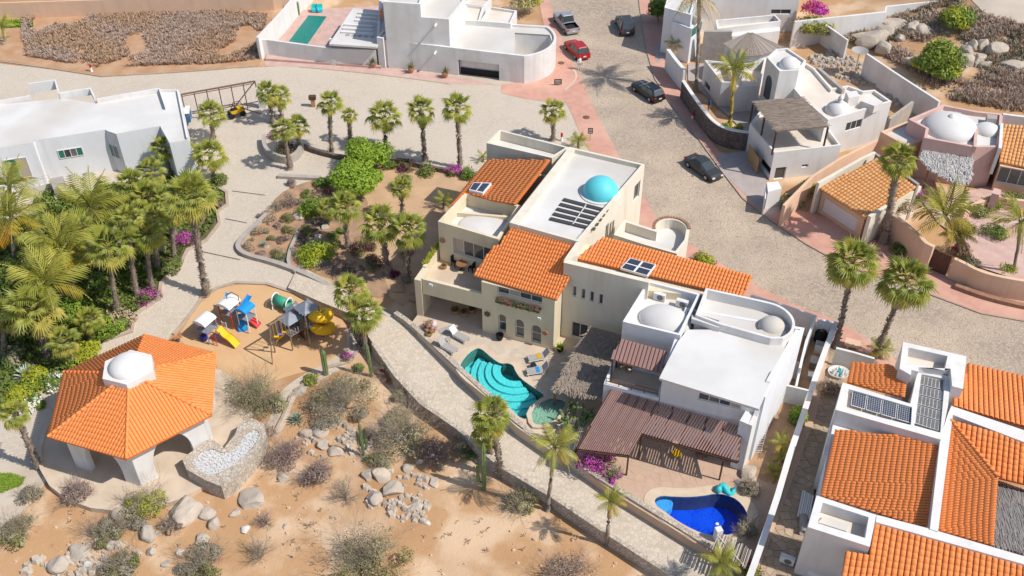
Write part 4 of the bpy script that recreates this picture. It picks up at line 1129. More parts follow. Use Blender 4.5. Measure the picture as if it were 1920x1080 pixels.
# big pergola
pg = thing('pergola', 'wide brown slatted pergola with a square opening over the pool terrace', 'pergola', (*G(1250, 850, 0), .1))
pl3 = [(1150, 729, 4.0), (1388, 796, 4.0), (1175, 852, 2.4)]
A1_, B1_, C1_, D1_, E1_, F1_, G1_ = PP(pl3, *Dx(352, 582, 1027, 776, 1010, 955, 975, 948, 508, 812, 440, 925, 176, 892))
left_part = [A1_, PP(pl3, *Dx(590, 650))[0], E1_, F1_, G1_]
right_part = [PP(pl3, *Dx(590, 650))[0], B1_, C1_, E1_]
slatroof(pg, left_part, (G1_ - A1_).xy, .14, .10, .05, 'brown_roof')
slatroof(pg, right_part, (Vector((F1_.x, F1_.y)) - E1_.xy), .2, .13, .06, 'brown_roof')
mb = MB()
base_l = [p - Vector((0, 0, .05)) for p in left_part]
def beam(a, b, s=.17, dz=-.1, nm='beam', m='dark_wood'):
    d = (b - a).xy; mb = MB(); c = (a + b) / 2; L = (b - a).length; e = (b - a).normalized(); sd_ = Vector((-e.y, e.x, 0)).normalized() * s / 2; up = Vector((0, 0, s / 2))
    vs = []
    for p in (a, b):
        for x, y in ((-1, -1), (1, -1), (1, 1), (-1, 1)): vs.append(p + sd_ * x + up * y + Vector((0, 0, dz)))
    mb.add(vs, [(3, 2, 1, 0), (4, 5, 6, 7), (0, 1, 5, 4), (1, 2, 6, 5), (2, 3, 7, 6), (3, 0, 4, 7)]); return mb.build(nm, m, pg)
for k in range(6): beam(A1_.lerp(PP(pl3, *Dx(590, 650))[0], k / 5), G1_.lerp(F1_, k / 5))
for k in range(5): beam(PP(pl3, *Dx(590, 650))[0].lerp(B1_, (k + 1) / 5), E1_.lerp(C1_, (k + 1) / 5))
beam(E1_, C1_, .14, -.18); beam(G1_, F1_, .14, -.18)
for k, t in enumerate((0.0, .5, 1.0)):
    p = F1_.lerp(PP(pl3, *Dx(930, 1000))[0], t)
beamF = PP(pl3, *Dx(940, 948))[0]
post = G(*Dx(912, 1055), .1)
mb = MB(); mb.box((post.x, post.y, 1.2), (.11, .11, 2.3)); mb.build('post', 'dark_wood', pg)
for t in (0, .5, 1):
    p = G1_.lerp(F1_, t); mb = MB(); mb.box((p.x, p.y, p.z / 2 - .1), (.12, .12, p.z - .1)); mb.build('post', 'dark_wood', pg)
p = E1_; mb = MB(); mb.box((p.x, p.y, p.z / 2 - .1), (.12, .12, p.z - .1)); mb.build('post', 'dark_wood', pg)
# palapa beside
pa = thing('palapa', 'dark thatched palapa roof between the cream and the white house', 'palapa', (*G(1110, 700, 0), ZT))
def thatch(par, cor, m='thatch', n=1500, ln=.55, down=Vector((-.3, -.9)), th=.18, seed=1, wd=.05):
    rr = random.Random(seed)
    slab = MB(); k = len(cor); b = [p - Vector((0, 0, th)) for p in cor]
    tri = tessellate_polygon([[Vector((p.x, p.y, 0)) for p in cor]])
    slab.add(cor + b, [t for t in tri] + [tuple(k + i for i in t) for t in tri] + [(i, (i + 1) % k, k + (i + 1) % k, k + i) for i in range(k)])
    slab.build('thatch_roof', m, par)
    nrm = Vector((0, 0, 0))
    for i in range(k): nrm += (cor[i] - cor[0]).cross(cor[(i + 1) % k] - cor[0])
    nrm.normalize(); nrm = nrm if nrm.z > 0 else -nrm
    poly = [p.xy for p in cor]; xs = [p.x for p in poly]; ys = [p.y for p in poly]; mb = MB(); c = 0
    while c < n:
        p = Vector((rr.uniform(min(xs), max(xs)), rr.uniform(min(ys), max(ys))))
        if not inpoly(p, poly): continue
        c += 1; z = cor[0].z - ((p - cor[0].xy).dot(nrm.xy)) / nrm.z
        a = math.atan2(down.y, down.x) + rr.gauss(0, .35); d = Vector((math.cos(a), math.sin(a), 0)); d = (d - nrm * d.dot(nrm)).normalized(); s_ = d.cross(nrm) * wd
        o = Vector((p.x, p.y, z)) + nrm * rr.uniform(.0, .10); e = o + d * ln * rr.uniform(.5, 1.3) + nrm * rr.uniform(-.04, .12)
        mb.add([o - s_, o + s_, e + s_ * .4, e - s_ * .4], [(0, 1, 2, 3)])
    mb.build('thatch_strands', m, par, False, 'stuff')
pq = [G3(*a) for a in ((1107, 612, 3.3), (1168, 628, 3.3), (1168, 668, 3.0), (1130, 742, 2.7), (1038, 728, 2.7))]
thatch(pa, pq, 'thatch', 2600, .6, Vector((-.45, -.9)))
for u, v in ((1040, 738), (1130, 752), (1105, 640), (1165, 660)):
    p = G(u, v, 1.5); mb = MB(); mb.tube([(p.x, p.y, ZT), (p.x, p.y, 2.75)], .09, 8); mb.build('post', 'wood', pa)
# yard and low walls at the right of the white house
ys = thing('side_yard_wall', 'tall white boundary wall running along the side alley', 'wall', (*G(1480, 850, 0), 0))
al1 = PX(1.9, 1568, 604, 1550, 650, 1530, 705, 1507, 775, 1480, 855, 1458, 930, 1440, 985, 1412, 1065, 1395, 1110)
bandwall('wall', al1, .32, lambda x, y: -.3, lambda x, y: 1.9, 'white_old', ys, cap=(.06, .07), capm='white')
alley = PX(0.01, 1562, 640, 1540, 700, 1515, 770, 1488, 850, 1465, 930, 1440, 1000, 1405, 1085, 1385, 1150, 1500, 1150, 1500, 1068, 1530, 900, 1560, 790, 1590, 690, 1640, 660)
mb = MB(); mb.prism(alley, -2.2, .012); t3 = mb.build('side_alley', 'mortar', kind='structure')
voronoi_stones(alley, .62, .012, .03, 'alley_flag', t3, limit=300, gap=.05, name='flagstone')
yard = PX(0.11, 1395, 885, 1440, 905, 1480, 850, 1505, 775, 1530, 700, 1565, 605, 1500, 600, 1480, 700, 1458, 762, 1425, 830)
mb = MB(); mb.prism(yard, -1, .115); mb.build('side_yard', 'garden_soil', kind='structure')
def wall(label, z, th, m, *uv, cat='wall', name='boundary_wall', cap=None, capm=None, base=None, closed=False, sm=False, grp=None):
    p = PX(z, *uv) if not callable(z) else [Gt(uv[i], uv[i + 1]).xy for i in range(0, len(uv), 2)]
    if sm: p = smoothpts(p, False, 2)
    b = base if base is not None else (lambda x, y: zg(x, y) - .4)
    zz = z if callable(z) else (lambda x, y: z)
    o = bandwall(name, p, th, b, zz, m, None, cap, capm); tag(o, label, cat, grp); return o
wall('white wall closing the service yard behind the white house', 2.6, .2, 'white_cool', 1408, 553, 1470, 572, 1530, 592, 1512, 640, 1500, 690)
wall('low white wall of the narrow service yard beside the bottles and tanks', 2.2, .2, 'white_cool', 1534, 598, 1567, 605)
wall('grey partition wall between planting bed and service yard', 2.0, .18, 'white_old', 1464, 722, 1476, 722, 1521, 733)
wall('short grey wall enclosing the little square yard', 2.0, .18, 'white_old', 1478, 676, 1503, 680, 1493, 724)
wall('white front wall with the blue tub behind it', 1.9, .22, 'white_old', 1568, 652, 1600, 660, 1640, 672)

# ================= RIGHT HOUSE =================
Ex = lambda *a: [x for i in range(0, len(a), 2) for x in (1380 + a[i] / 2.25, 600 + a[i + 1] / 2.25)]
rh = thing('orange_roofed_house', 'big white house with orange tiled roofs and rooftop solar panels at lower right', 'house', (*G(1700, 900, 0), 0))
ZH = 5.2
def pits(z0, zt, outer, holes, m='white', nm='parapet', deckm='roof_sandy', drop=.9):
    mb = MB(); mb.prism(outer, z0, zt, holes=holes); mb.build(nm, m, rh)
    for hq in holes: solid(rh, 'roof_deck', hq, zt - drop - .2, zt - drop, deckm)
# left lower walls
pits(0, 6.2, PX(6.2, *Ex(705, 92, 972, 153, 958, 291, 912, 279, 905, 205, 770, 200, 770, 218, 740, 210, 738, 232, 690, 205)), [PX(6.2, *Ex(728, 116, 893, 152, 880, 213, 745, 185, 722, 180))])
pits(0, 5.6, PX(5.6, *Ex(450, 263, 735, 353, 768, 210, 905, 238, 895, 360, 865, 505, 420, 378)), [PX(5.6, *Ex(476, 291, 743, 368, 738, 443, 455, 372)), PX(5.6, *Ex(783, 228, 882, 248, 862, 475, 752, 445))], drop=.45)
zp_ = 5.45
def solarpanel(cor, z):
    a, b, c, d = [G3(cor[i], cor[i + 1], z) for i in (0, 2, 4, 6)]
    mb = MB(); lo = [p - Vector((0, 0, .05)) for p in (a, b, c, d)]
    mb.add([a, b, c, d] + lo, [(0, 1, 2, 3), (0, 4, 5, 1), (1, 5, 6, 2), (2, 6, 7, 3), (3, 7, 4, 0)]); fr = mb.build('solar_panel', 'metal_white', rh)
    P = lambda x, y: (a * (1 - x) + b * x) * (1 - y) + (d * (1 - x) + c * x) * y + Vector((0, 0, .006))
    cm = MB()
    for i in range(6):
        for j in range(8):
            x0, x1 = .03 + .94 * (i + .06) / 6, .03 + .94 * (i + .94) / 6; y0, y1 = .03 + .94 * (j + .05) / 8, .03 + .94 * (j + .95) / 8
            cm.quad(P(x0, y0), P(x0, y1), P(x1, y1), P(x1, y0))
    cm.build('solar_cells', SPM[0], fr, local=True)
SPM = ['solar']
for k in range(4):
    f0, f1 = k / 4 + .01, (k + 1) / 4 - .01
    tl, tr, bl_, br_ = Vector(Ex(490, 300)), Vector(Ex(747, 366)), Vector(Ex(482, 358)), Vector(Ex(740, 436))
    solarpanel([*tl.lerp(tr, f0), *tl.lerp(tr, f1), *bl_.lerp(br_, f1), *bl_.lerp(br_, f0)], zp_)
SPM[0] = 'solar_grey'
for k in range(5):
    f0, f1 = k / 5 + .012, (k + 1) / 5 - .012
    tl, tr, bl_, br_ = Vector(Ex(778, 232)), Vector(Ex(880, 254)), Vector(Ex(752, 436)), Vector(Ex(856, 470))
    solarpanel([*tl.lerp(bl_, f0), *tr.lerp(br_, f0), *tr.lerp(br_, f1), *tl.lerp(bl_, f1)], zp_ + .01)
# left wall between boxes, bands
solid(rh, 'wall', PX(4.2, *Ex(420, 380, 862, 505, 818, 884, 355, 740)), 0, 4.1, 'white_cool')
solid(rh, 'wall_band', PX(5.3, *Ex(893, 400, 908, 362, 1500, 560, 1490, 620, 915, 400, 853, 892, 818, 881, 862, 500)), 3, 5.3, 'white')
pits(0, 5.2, PX(5.2, *Ex(340, 740, 592, 822, 565, 957, 303, 873)), [PX(5.2, *Ex(366, 770, 560, 832, 545, 920, 345, 858))], drop=1.0)
solid(rh, 'wall_band', PX(5.21, *Ex(593, 822, 820, 881, 1500, 1080, 1500, 1112, 590, 852)), 3, 5.21, 'white')
solid(rh, 'pit_step', PX(4.35, *Ex(345, 855, 370, 830, 474, 866, 466, 893)), 4.0, 4.4, 'roof_white')
# tiled roofs
sortR = lambda t: t[0].y
pB = [(*Ex(420, 461), 4.75), (*Ex(357, 740), 4.2), (*Ex(855, 505), 4.95)]
tileroof(rh, PP(pB, *Ex(420, 462, 856, 505, 820, 882, 357, 740)), .22, .38, indiv=100, down=(-.98, .08), name='roof')
pC = [(*Ex(487, 179), 4.9), (*Ex(665, 192), 5.1), (*Ex(470, 262), 4.9)]
tileroof(rh, PP(pC, *Ex(487, 179, 660, 191, 684, 222, 722, 236, 712, 326, 470, 262)), .22, .38, down=(-.98, .05))
pD = [(*Ex(975, 185), 4.5), (*Ex(915, 362), 5.2), (*Ex(1215, 435), 5.2)]
tileroof(rh, PP(pD, *Ex(974, 185, 1500, 305, 1500, 530, 915, 362, 918, 280, 958, 291)), .36, .46)
pE = [(*Ex(905, 422), 5.2), (*Ex(855, 885), 3.9), (*Ex(1105, 665), 4.9)]
e_ = PP(pE, *Ex(905, 422, 1105, 665, 1086, 952, 856, 887)); tileroof(rh, e_, .19, .42, indiv=0, down=(-.98, -.1))
pF = [(*Ex(905, 422), 5.2), (*Ex(1215, 508), 5.15), (*Ex(1105, 665), 4.3)]
f_ = PP(pF, *Ex(905, 422, 1500, 588, 1500, 760, 1105, 665)); tileroof(rh, f_, .36, .46)
ridge(rh, e_[0], e_[1], .14)
pG = [(*Ex(597, 855), 5.0), (*Ex(1215, 1030), 5.0), (*Ex(460, 1000), 4.4)]
g_ = PP(pG, *Ex(597, 855, 1500, 1112, 1460, 1230, 430, 1180, 462, 976, 561, 992)); tileroof(rh, g_, .36, .46, indiv=200)
solid(rh, 'core_wall', PX(3.6, *Ex(470, 990, 1500, 1150, 1480, 1260, 440, 1190)), 0, 3.6, 'white_cool')
solid(rh, 'core_wall', PX(3.0, *Ex(930, 240, 1500, 350, 1490, 560, 930, 440)), 0, 3.0, 'white_cool')
rf = [G3(*a) for a in ((*Ex(1105, 690), 3.5), (*Ex(1500, 790), 3.5), (*Ex(1500, 1060), 3.5), (*Ex(1086, 950), 3.5))]
pa2 = rh
mb = MB(); mb.prism([p.xy for p in rf], 3.3, 3.48); mb.build('shade_base', 'grey_reed', pa2)
xs = [p.x for p in rf]; mb = MB(); rr = random.Random(3)
for _ in range(3000):
    p = Vector((rr.uniform(min(xs), max(xs)), rr.uniform(min(q.y for q in rf), max(q.y for q in rf))))
    if inpoly(p, [q.xy for q in rf]):
        a = math.atan2(-.9, -.12) + rr.gauss(0, .04); d = Vector((math.cos(a), math.sin(a), 0)) * .3; s_ = Vector((-d.y, d.x, 0)).normalized() * .022
        o = Vector((p.x, p.y, 3.5 + rr.random() * .03)); mb.add([o - s_ - d, o + s_ - d, o + s_ + d, o - s_ + d], [(0, 1, 2, 3)])
mb.build('reeds', 'grey_reed', pa2, False, 'stuff')
# low side wall of the right house next to the alley
solid(rh, 'side_wall', PX(3.9, *Ex(415, 388, 430, 380, 395, 575, 368, 565)), 0, 3.9, 'white_old')
# pipe bundle, AC, gas tank in alley

# ================= NORTH-WEST WHITE HOUSE =================
nw = thing('long_white_house', 'long low white flat-roofed house behind the palm garden at upper left', 'house', (*G(180, 330, 0), 0))
ZN = 5.0
nq = PX(ZN, -120, 296, 62, 268, 64, 264, 197, 243, 203, 246, 218, 251, 300, 236, 318, 268, 354, 262, 336, 172, 300, 174, 180, 194, 118, 184, 0, 196, -120, 215)
solid(nw, 'wall', nq, -1, ZN - .02, 'white_cool')
solid(nw, 'roof_deck', nq, ZN - .019, ZN, 'roof_white')
def para(*uv, h=.45, th=.18, par=nw, z=ZN, m='white'):
    bandwall('parapet', PX(z, *uv), th, lambda x, y: z - .1, lambda x, y: z + h, m, par)
para(-120, 213, 0, 196, 58, 186); para(58, 172, 108, 165, 114, 185, h=1.0); para(114, 185, 172, 176, 180, 192, h=.7); para(184, 193, 300, 173, 312, 206, h=.5); para(300, 173, 334, 173, 352, 262, h=.3)
def facade_window(par, base, u0, v0, u1, v1, cols, glass, z0=0, name='window'):
    A, B = base; e = (B - A).normalized(); n = Vector((e.y, -e.x)); a = onwall(A, B, u0, v0); b = onwall(A, B, u1, v1)
    s0, s1 = sorted((a[0], b[0])); za, zb = sorted((a[1], b[1]))
    window(par, A, e, n, s0, s1, za, zb, cols=cols, depth=-.05, glass=glass)
facade_window(nw, PX(ZN, -120, 296, 62, 268), 6, 300, 62, 330, 2, ['glass_green', 'curtain'])
facade_window(nw, PX(ZN, 64, 264, 197, 243), 107, 282, 158, 290, 4, ['glass_green', 'glass', 'solar_grey', 'glass_green'])
facade_window(nw, PX(ZN, 197, 243, 218, 251), 203, 268, 227, 298, 2, ['glass_green', 'glass'])
tag(wall('low cream terrace wall with thin railing in front of the long white house', 1.2, .2, 'cream_light', 10, 362, 60, 350, 95, 343, 105, 372), None)
mb = MB(); pts = PX(2.2, 16, 344, 90, 328)
for z in (1.5, 1.85, 2.2): mb.tube([(*pts[0], z), (*pts[1], z)], .02, 4)
for k in range(8): p = pts[0].lerp(pts[1], k / 7); mb.tube([(*p, 1.2), (*p, 2.2)], .02, 4)
tag(mb.build('railing', 'metal'), 'thin metal railing on the terrace wall of the long white house', 'railing')
solid(nw, 'wall_niche', PX(2.0, 93, 335, 118, 330, 122, 350, 100, 355), -1, 2.0, 'grey_render')
# steel gate frame between the house and the palms
gt = thing('gate_frame', 'rusty steel pergola frame over the driveway gate beside the long white house', 'gate', (*G(400, 240, 0), 0))
def Zb(u, v0, v1): return ztop(G(u, v0, 0).y, v1)
a0, a1 = G(346, 300, 0), G(486, 215, 0)
gz1 = 3.4
ta, tb = G(340, 177, gz1), G(478, 152, gz1); ca, cb = G(360, 222, .9), G(482, 198, .9)
def bar(par, a, b, r=.06, m='rust', nm='bar'): MB().tube([a, b], r, 5).build(nm, m, par)
v3 = lambda p, z: Vector((p.x, p.y, z))
bar(gt, v3(ta, gz1), v3(tb, gz1), .1, nm='top_beam'); bar(gt, v3(ta, gz1 - .25), v3(tb, gz1 - .25), .05, nm='top_beam')
for k in range(7):
    p = ta.lerp(tb, k / 6); bar(gt, v3(p, gz1), v3(p, 0), .06, nm='upright')
bar(gt, v3(tb, gz1), v3(ta.lerp(tb, .62), 0.3), .07, nm='brace'); bar(gt, v3(ta, .8), v3(tb, .8), .06, nm='lower_rail')
bar(gt, v3(ta.lerp(tb, .6), 1.1), v3(tb + Vector((1.0, -3)), .9), .06, nm='lower_rail')
solid(gt, 'gate_post', [tb + Vector(d) for d in ((0, -.3), (.8, -.3), (.8, .3), (0, .3))], 0, 2.6, 'white_old')

# ================= NORTH VILLA =================
nv = thing('curved_villa', 'white modern villa with rounded corner wall, garage and lap pool at top centre', 'house', (*G(850, 120, 0), 0))
ZV = 3.6
Vx = lambda *a: [x for i in range(0, len(a), 2) for x in (700 + a[i] / 5.05, a[i + 1] / 5.05)]
vb = PX(ZV, *Vx(30, 368, 1430, 532)) + arc(*PX(ZV, *Vx(1430, 532, 1722, 400, 1650, 245)), 14)[1:] + PX(ZV, *Vx(1300, 225, 1010, 200, 860, 195, 600, -60, 60, -60))
court = PX(ZV, *Vx(1340, 292, 1670, 312)) + arc(*PX(ZV, *Vx(1700, 400, 1600, 480, 1430, 512)), 6) + PX(ZV, *Vx(1340, 500))
block(nv, vb, 0, ZV, 'white_old', 'roof_white', drop=.25, th=.3, holes_roof=[court], wins={0: [('door', 859, 112, 936, 153, dict(m='white_old', d=.6))]})
solid(nv, 'court_floor', court, 0, .3, 'roof_sandy')
mb = MB(); cq_ = ccw(court)
for i in range(len(cq_)):
    a, b = cq_[i], cq_[(i + 1) % len(cq_)]; mb.quad((b.x, b.y, ZV - .26), (a.x, a.y, ZV - .26), (a.x, a.y, .3), (b.x, b.y, .3))
mb.build('court_wall', 'white_old', nv)
a, b = onwall(vb[0], vb[1], *Vx(815, 735)), onwall(vb[0], vb[1], *Vx(1190, 700))
wd = (vb[1] - vb[0]).normalized(); nd = Vector((wd.y, -wd.x))
p0, p1 = vb[0] + wd * (a[0] + .05) - nd * .5, vb[0] + wd * (b[0] - .05) - nd * .5
mb = MB(); mb.quad((*p0, 0), (*p1, 0), (*p1, .9), (*p0, .9)); mb.build('garage_gap', 'dark', nv)
block(nv, PX(7.0, *Vx(372, 156, 715, 182, 860, 0, 870, -120, 560, -120)), ZV - .3, 7.0, 'white_old', 'roof_white', drop=.3, th=.25)
block(nv, PX(8.6, 718, 3, 788, 8, 810, -60, 740, -60), 0, 8.6, 'white_old', 'roof_white', th=.25)
block(nv, PX(4.0, 706, 70, 718, 72, 731, 58, 718, 56), 0, 4.0, 'white', 'roof_white')
for q_ in (PX(4.0, *Vx(860, 195, 1010, 200, 1050, 60, 870, 40)), PX(4.0, *Vx(1010, 200, 1300, 225, 1360, 100, 1100, 60)), PX(4.6, *Vx(860, 0, 1050, 20, 1120, -60, 900, -80))):
    block(nv, q_, 0, 4.0, 'white', 'roof_sandy', drop=.3, th=.25)
for u, v in Vx(600, 230), Vx(600, 490):
    pass
for (A, B, u, v) in ((PX(7.0, *Vx(372, 156))[0], PX(7.0, *Vx(715, 182))[0], *Vx(592, 228)), (vb[0], vb[1], *Vx(592, 488))):
    s_, z_ = onwall(A, B, u, v); e = (B - A).normalized(); p = A + e * s_; n = Vector((e.y, -e.x))
    MB().tube([(*(p - n * .1), z_), (*(p + n * .7), z_ - .05)], .13, 8).build('roof_spout', 'white', nv)
s_, z_ = 0, 0
# pool court
wall('white wall along the north villa pool court with cacti behind it', 2.3, .25, 'white_old', 480, 74, 500, 74, 620, 90, 705, 93)
wall('tall white side wall of the north villa pool court', 3.0, .3, 'white', 482, 70, 525, 25, 556, -12, 600, -60)
mb = MB(); mb.prism(PX(.3, 497, 110, 545, 20, 720, 10, 715, 125), -.5, .3); mb.build('pool_court', 'pale_pink_walk', kind='structure')
lp = PX(.35, 578, 30, 613, 32, 577, 84, 541, 79)
lpt = thing('lap_pool', 'narrow rectangular green lap pool inside the white walled court at top', 'swimming pool', (*G(578, 55, .3), .3))
mb = MB(); mb.prism(inset(ccw(lp), -.5), .3, .45, holes=[lp]); mb.build('coping', 'pale_pink_walk', lpt)
mb = MB(); mb.prism(lp, .28, .36); mb.build('basin', 'lap_green', lpt)
mb = MB(); mb.prism(lp, .395, .40); mb.build('water', 'water_teal', lpt)
for k, (u, v) in enumerate(((590, 22), (600, 22))):
    p = G(u, v, .3); mb = MB(); mb.box((p.x, p.y, .6), (.7, .7, .3), .3); mb.box((p.x, p.y + .35, .95), (.7, .12, .6), .3); mb.box((p.x - .35, p.y, .8), (.12, .7, .3), .3)
    tag(mb.build('armchair', 'turquoise'), 'turquoise armchair, %s of two at the end of the lap pool' % ('left', 'right')[k], 'armchair', 'turquoise chairs by the lap pool')
sh = thing('slatted_terrace_roof', 'white flat terrace roof with rows of slots beside the lap pool', 'roof', (*G(670, 60, 0), 0))
zz = 3.1
mb = MB(); mb.prism(PX(zz, 617, 82, 706, 88, 740, 22, 662, 15), zz - .25, zz); mb.build('roof_slab', 'roof_white', sh)
for k in range(3):
    for j in range(2):
        a = PX(zz + .25, 672 - 26 * j - 3 * k, 22 + 22 * j + 7 * k, 712 - 12 * j, 26 + 22 * j + 7 * k)
        d = (a[1] - a[0]).normalized(); n = Vector((-d.y, d.x)) * .18; mb = MB(); mb.prism([a[0] - n, a[1] - n, a[1] + n, a[0] + n], zz, zz + .22); mb.build('roof_rib', 'white', sh)
for k in range(6):
    a = G(652 + 11.5 * k, 66 + .8 * k, zz); mb = MB(); mb.box((a.x, a.y, zz + .03), (.5, .4, .06)); mb.build('roof_light', 'grey_render', sh)
for u, v in ((622, 92), (700, 96), (662, 50)):
    p = G(u, v, 1.5); mb = MB(); mb.box((p.x, p.y, 1.5), (.3, .3, 2.8)); mb.build('post', 'white', sh)
o = MB(); o.prism(PX(4.3, 711, 22, 717, 14, 718, 28, 713, 28), 3.9, 4.3); o.build('chimney_cap', 'tile', nv)
wall('beige background wall along the top edge behind the dry lot', 2.2, .25, 'peach', -200, 12, 0, 5, 300, -4, 510, -10, 560, -20, base=lambda x, y: -1)

# ================= NORTH-EAST HOUSES =================
bk = thing('hillside_house', 'large plain white house at the top edge with fuchsia flowers beside it', 'house', (*G(1400, 60, 0), 0))
Hx = lambda *a: [x for i in range(0, len(a), 2) for x in (1220 + a[i] / 4.8, a[i + 1] / 4.8)]
block(bk, PX(6.5, 1308, -30, 1505, -30, 1505, -160, 1308, -160), 0, 6.5, 'white', 'roof_white', wins={0: [('win', *Hx(1085, 85, 1258, 128), dict(cols=2, depth=.1))]})
block(bk, PX(4.0, *Hx(600, 260, 1175, 190, 1120, 130, 585, 180)), 0, 4.0, 'white', 'roof_sandy', drop=.8, th=.2)
solid(bk, 'front_wall', PX(3.6, *Hx(560, 250, 740, 300, 1170, 250, 1170, 180)), 0, 3.2, 'white')
block(bk, PX(4.6, *Hx(185, 190, 370, 260, 470, 180, 300, 90)), 0, 4.6, 'white_cool', 'roof_white', drop=.9, th=.15, wins={1: [('win', *Hx(375, 185, 480, 250), dict(cols=2, glass='glass_green', depth=.05))]})
block(bk, PX(6.0, 1246, 14, 1296, 28, 1308, -10, 1262, -40), 0, 6.0, 'white_cool', 'roof_white')
# stone pylon
py = MB(); py.prism(PX(4.2, *Hx(480, 285, 735, 285, 735, 270, 485, 270)), 0, 4.2); 
tag(py.build('feature_wall', 'grey_render'), 'tall grey rendered wall panel beside the leaning bare palm', 'wall')
tag(wall('white street wall with arched wooden door under the bare palm', 2.7, .45, 'white', 1253, 92, 1268, 112, 1285, 132, name='entrance_wall', base=lambda x, y: 0), None)
A, B = G(1249, 136, 0), G(1276, 182, 0)
ow = bpy.data.objects['entrance_wall']
e = (B - A).normalized(); n = Vector((e.y, -e.x)); s0 = (B - A).length * .52; c_ = G(1253, 92, 2.7)
wa, wb = PX(2.7, 1253, 92, 1285, 132); e = (wb - wa).normalized(); n = Vector((e.y, -e.x)); s_, _ = onwall(wa, wb, 1268, 150); s_ += 0
mb = MB(); pr = [(-.6, 0), (.6, 0), (.6, 1.4)] + [(.6 * math.cos(t * math.pi / 8), 1.4 + .6 * math.sin(t * math.pi / 8)) for t in range(1, 8)] + [(-.6, 1.4)]
sq = (wb - wa).length * .6
vs = [(*(wa + e * (sq + x) + n * .25), z) for x, z in pr] + [(*(wa + e * (sq + x) + n * .1), z) for x, z in pr]; k = len(pr)
mb.add(vs, [tuple(range(k))] + [(j, (j + 1) % k, k + (j + 1) % k, k + j) for j in range(k)]); attach(mb, 'arched_door', 'wood', ow)
th_ = thing('tower_house', 'white house with domed tower, reed pergola and rooftop dome at upper right', 'house', (*G(1480, 300, 0), 0))
ZT2 = 7.0
tw = PX(ZT2, *Hx(1045, 515, 1160, 640, 1335, 632, 1400, 545, 1230, 432, 1130, 440))
block(th_, tw, 0, ZT2, 'white', 'roof_white', drop=.25, th=.2)
mb = MB(); p_ = G(*Hx(1250, 590), ZT2 - .2); mb.dome((p_.x, p_.y, ZT2 - .25), 1.15, 1.0, 24, 8); mb.build('dome', 'white', th_, True)
A, B = tw[0], tw[1]; e = (B - A).normalized(); n = Vector((e.y, -e.x)) if area(tw) > 0 else Vector((-e.y, e.x))
n = Vector((e.y, -e.x)); 
mb = MB(); sq = (B - A).length * .45; pr = [(-.75, 2.6), (.75, 2.6), (.75, 4.6)] + [(.75 * math.cos(t * math.pi / 8), 4.6 + .9 * math.sin(t * math.pi / 8)) for t in range(1, 8)] + [(-.75, 4.6)]
vs = [(*(A + e * (sq + x) + n * .012), z) for x, z in pr]; mb.add(vs, [tuple(range(len(pr)))]); mb.build('arched_window', 'glass', th_)
ZB2 = 4.8
rb = PX(ZB2, *Hx(1165, 640), 1503, 183, 1553, 225, 1672, 190, 1640, 168, 1618, 170, 1590, 160, 1560, 165, 1528, 128, 1512, 118)
block(th_, rb, 0, ZB2, 'white', 'roof_sandy', drop=.35, th=.25, wins={2: [('win', 1588, 231, 1614, 238, dict(cols=3, depth=.1))]})
mb = MB(); p_ = G(1571, 208, ZB2 - .3); mb.dome((p_.x, p_.y, ZB2 - .36), 1.35, 1.15, 26, 8); mb.build('dome', 'white', th_, True)
mb = MB(); mb.lathe((p_.x, p_.y, ZB2 + .7), [(.3, 0), (.3, .3), (.2, .35), (.3, .5), (.22, .7), (.02, .95)], 12); mb.build('finial', 'white', th_, True)
solid(th_, 'rooftop_box', PX(ZB2 + .55, 1618, 190, 1640, 198, 1656, 190, 1630, 178), ZB2 - .4, ZB2 + .5, 'white')
solid(th_, 'rooftop_box', PX(ZB2 + .8, 1586, 172, 1606, 170, 1612, 180, 1592, 184), ZB2 - .4, ZB2 + .8, 'white')
bandwall('roof_curb', PX(ZB2 + .2, 1534, 126, 1582, 168), .35, lambda x, y: ZB2 - .4, lambda x, y: ZB2 + .2, 'concrete', th_)
tb_ = PX(3.4, 1406, 231, 1452, 286, 1577, 272, 1553, 240, 1500, 190, 1440, 190)
block(th_, tb_, 0, 3.4, 'white', 'roof_sandy', drop=.5, th=.2, wins={0: [('door', 1405, 270, 1420, 300, dict(m='plywood', d=.05)), ('door', 1427, 293, 1444, 330, dict(m='dark', d=.3))],
     1: [('win', 1455, 315, 1470, 338, dict(cols=1)), ('win', 1504, 309, 1515, 313, dict(cols=1))]})
pe = thing('reed_pergola', 'flat reed-covered pergola on dark posts over the upper right terrace', 'pergola', (*G(1480, 270, 0), 3.4))
pz = 5.7
rq = [G3(u, v, pz) for u, v in ((1413, 190), (1503, 182), (1553, 237), (1456, 246))]
mb = MB(); mb.prism([p.xy for p in rq], pz - .12, pz); mb.build('reed_mat', 'reed', pe)
mb = MB(); rr = random.Random(5); ex = (rq[1] - rq[0]).normalized()
for _ in range(1800):
    a, b = rr.random(), rr.random(); o = (rq[0] * (1 - a) + rq[1] * a) * (1 - b) + (rq[3] * (1 - a) + rq[2] * a) * b + Vector((0, 0, .01 + rr.random() * .05))
    d = Vector((ex.x, ex.y, 0)) * .35; s_ = Vector((-ex.y, ex.x, 0)) * .035; mb.add([o - s_ - d, o + s_ - d, o + s_ + d, o - s_ + d], [(0, 1, 2, 3)])
mb.build('reeds', 'reed', pe, False, 'stuff')
for p in (rq[0], rq[3], rq[2], (rq[0] + rq[3]) / 2):
    MB().tube([(p.x, p.y, 2.9), (p.x, p.y, pz - .1)], .11, 7).build('post', 'dark_wood', pe)
solid(th_, 'terrace_room', PX(4.6, 1512, 210, 1545, 240, 1552, 236, 1520, 205), 2.9, 4.6, 'white')
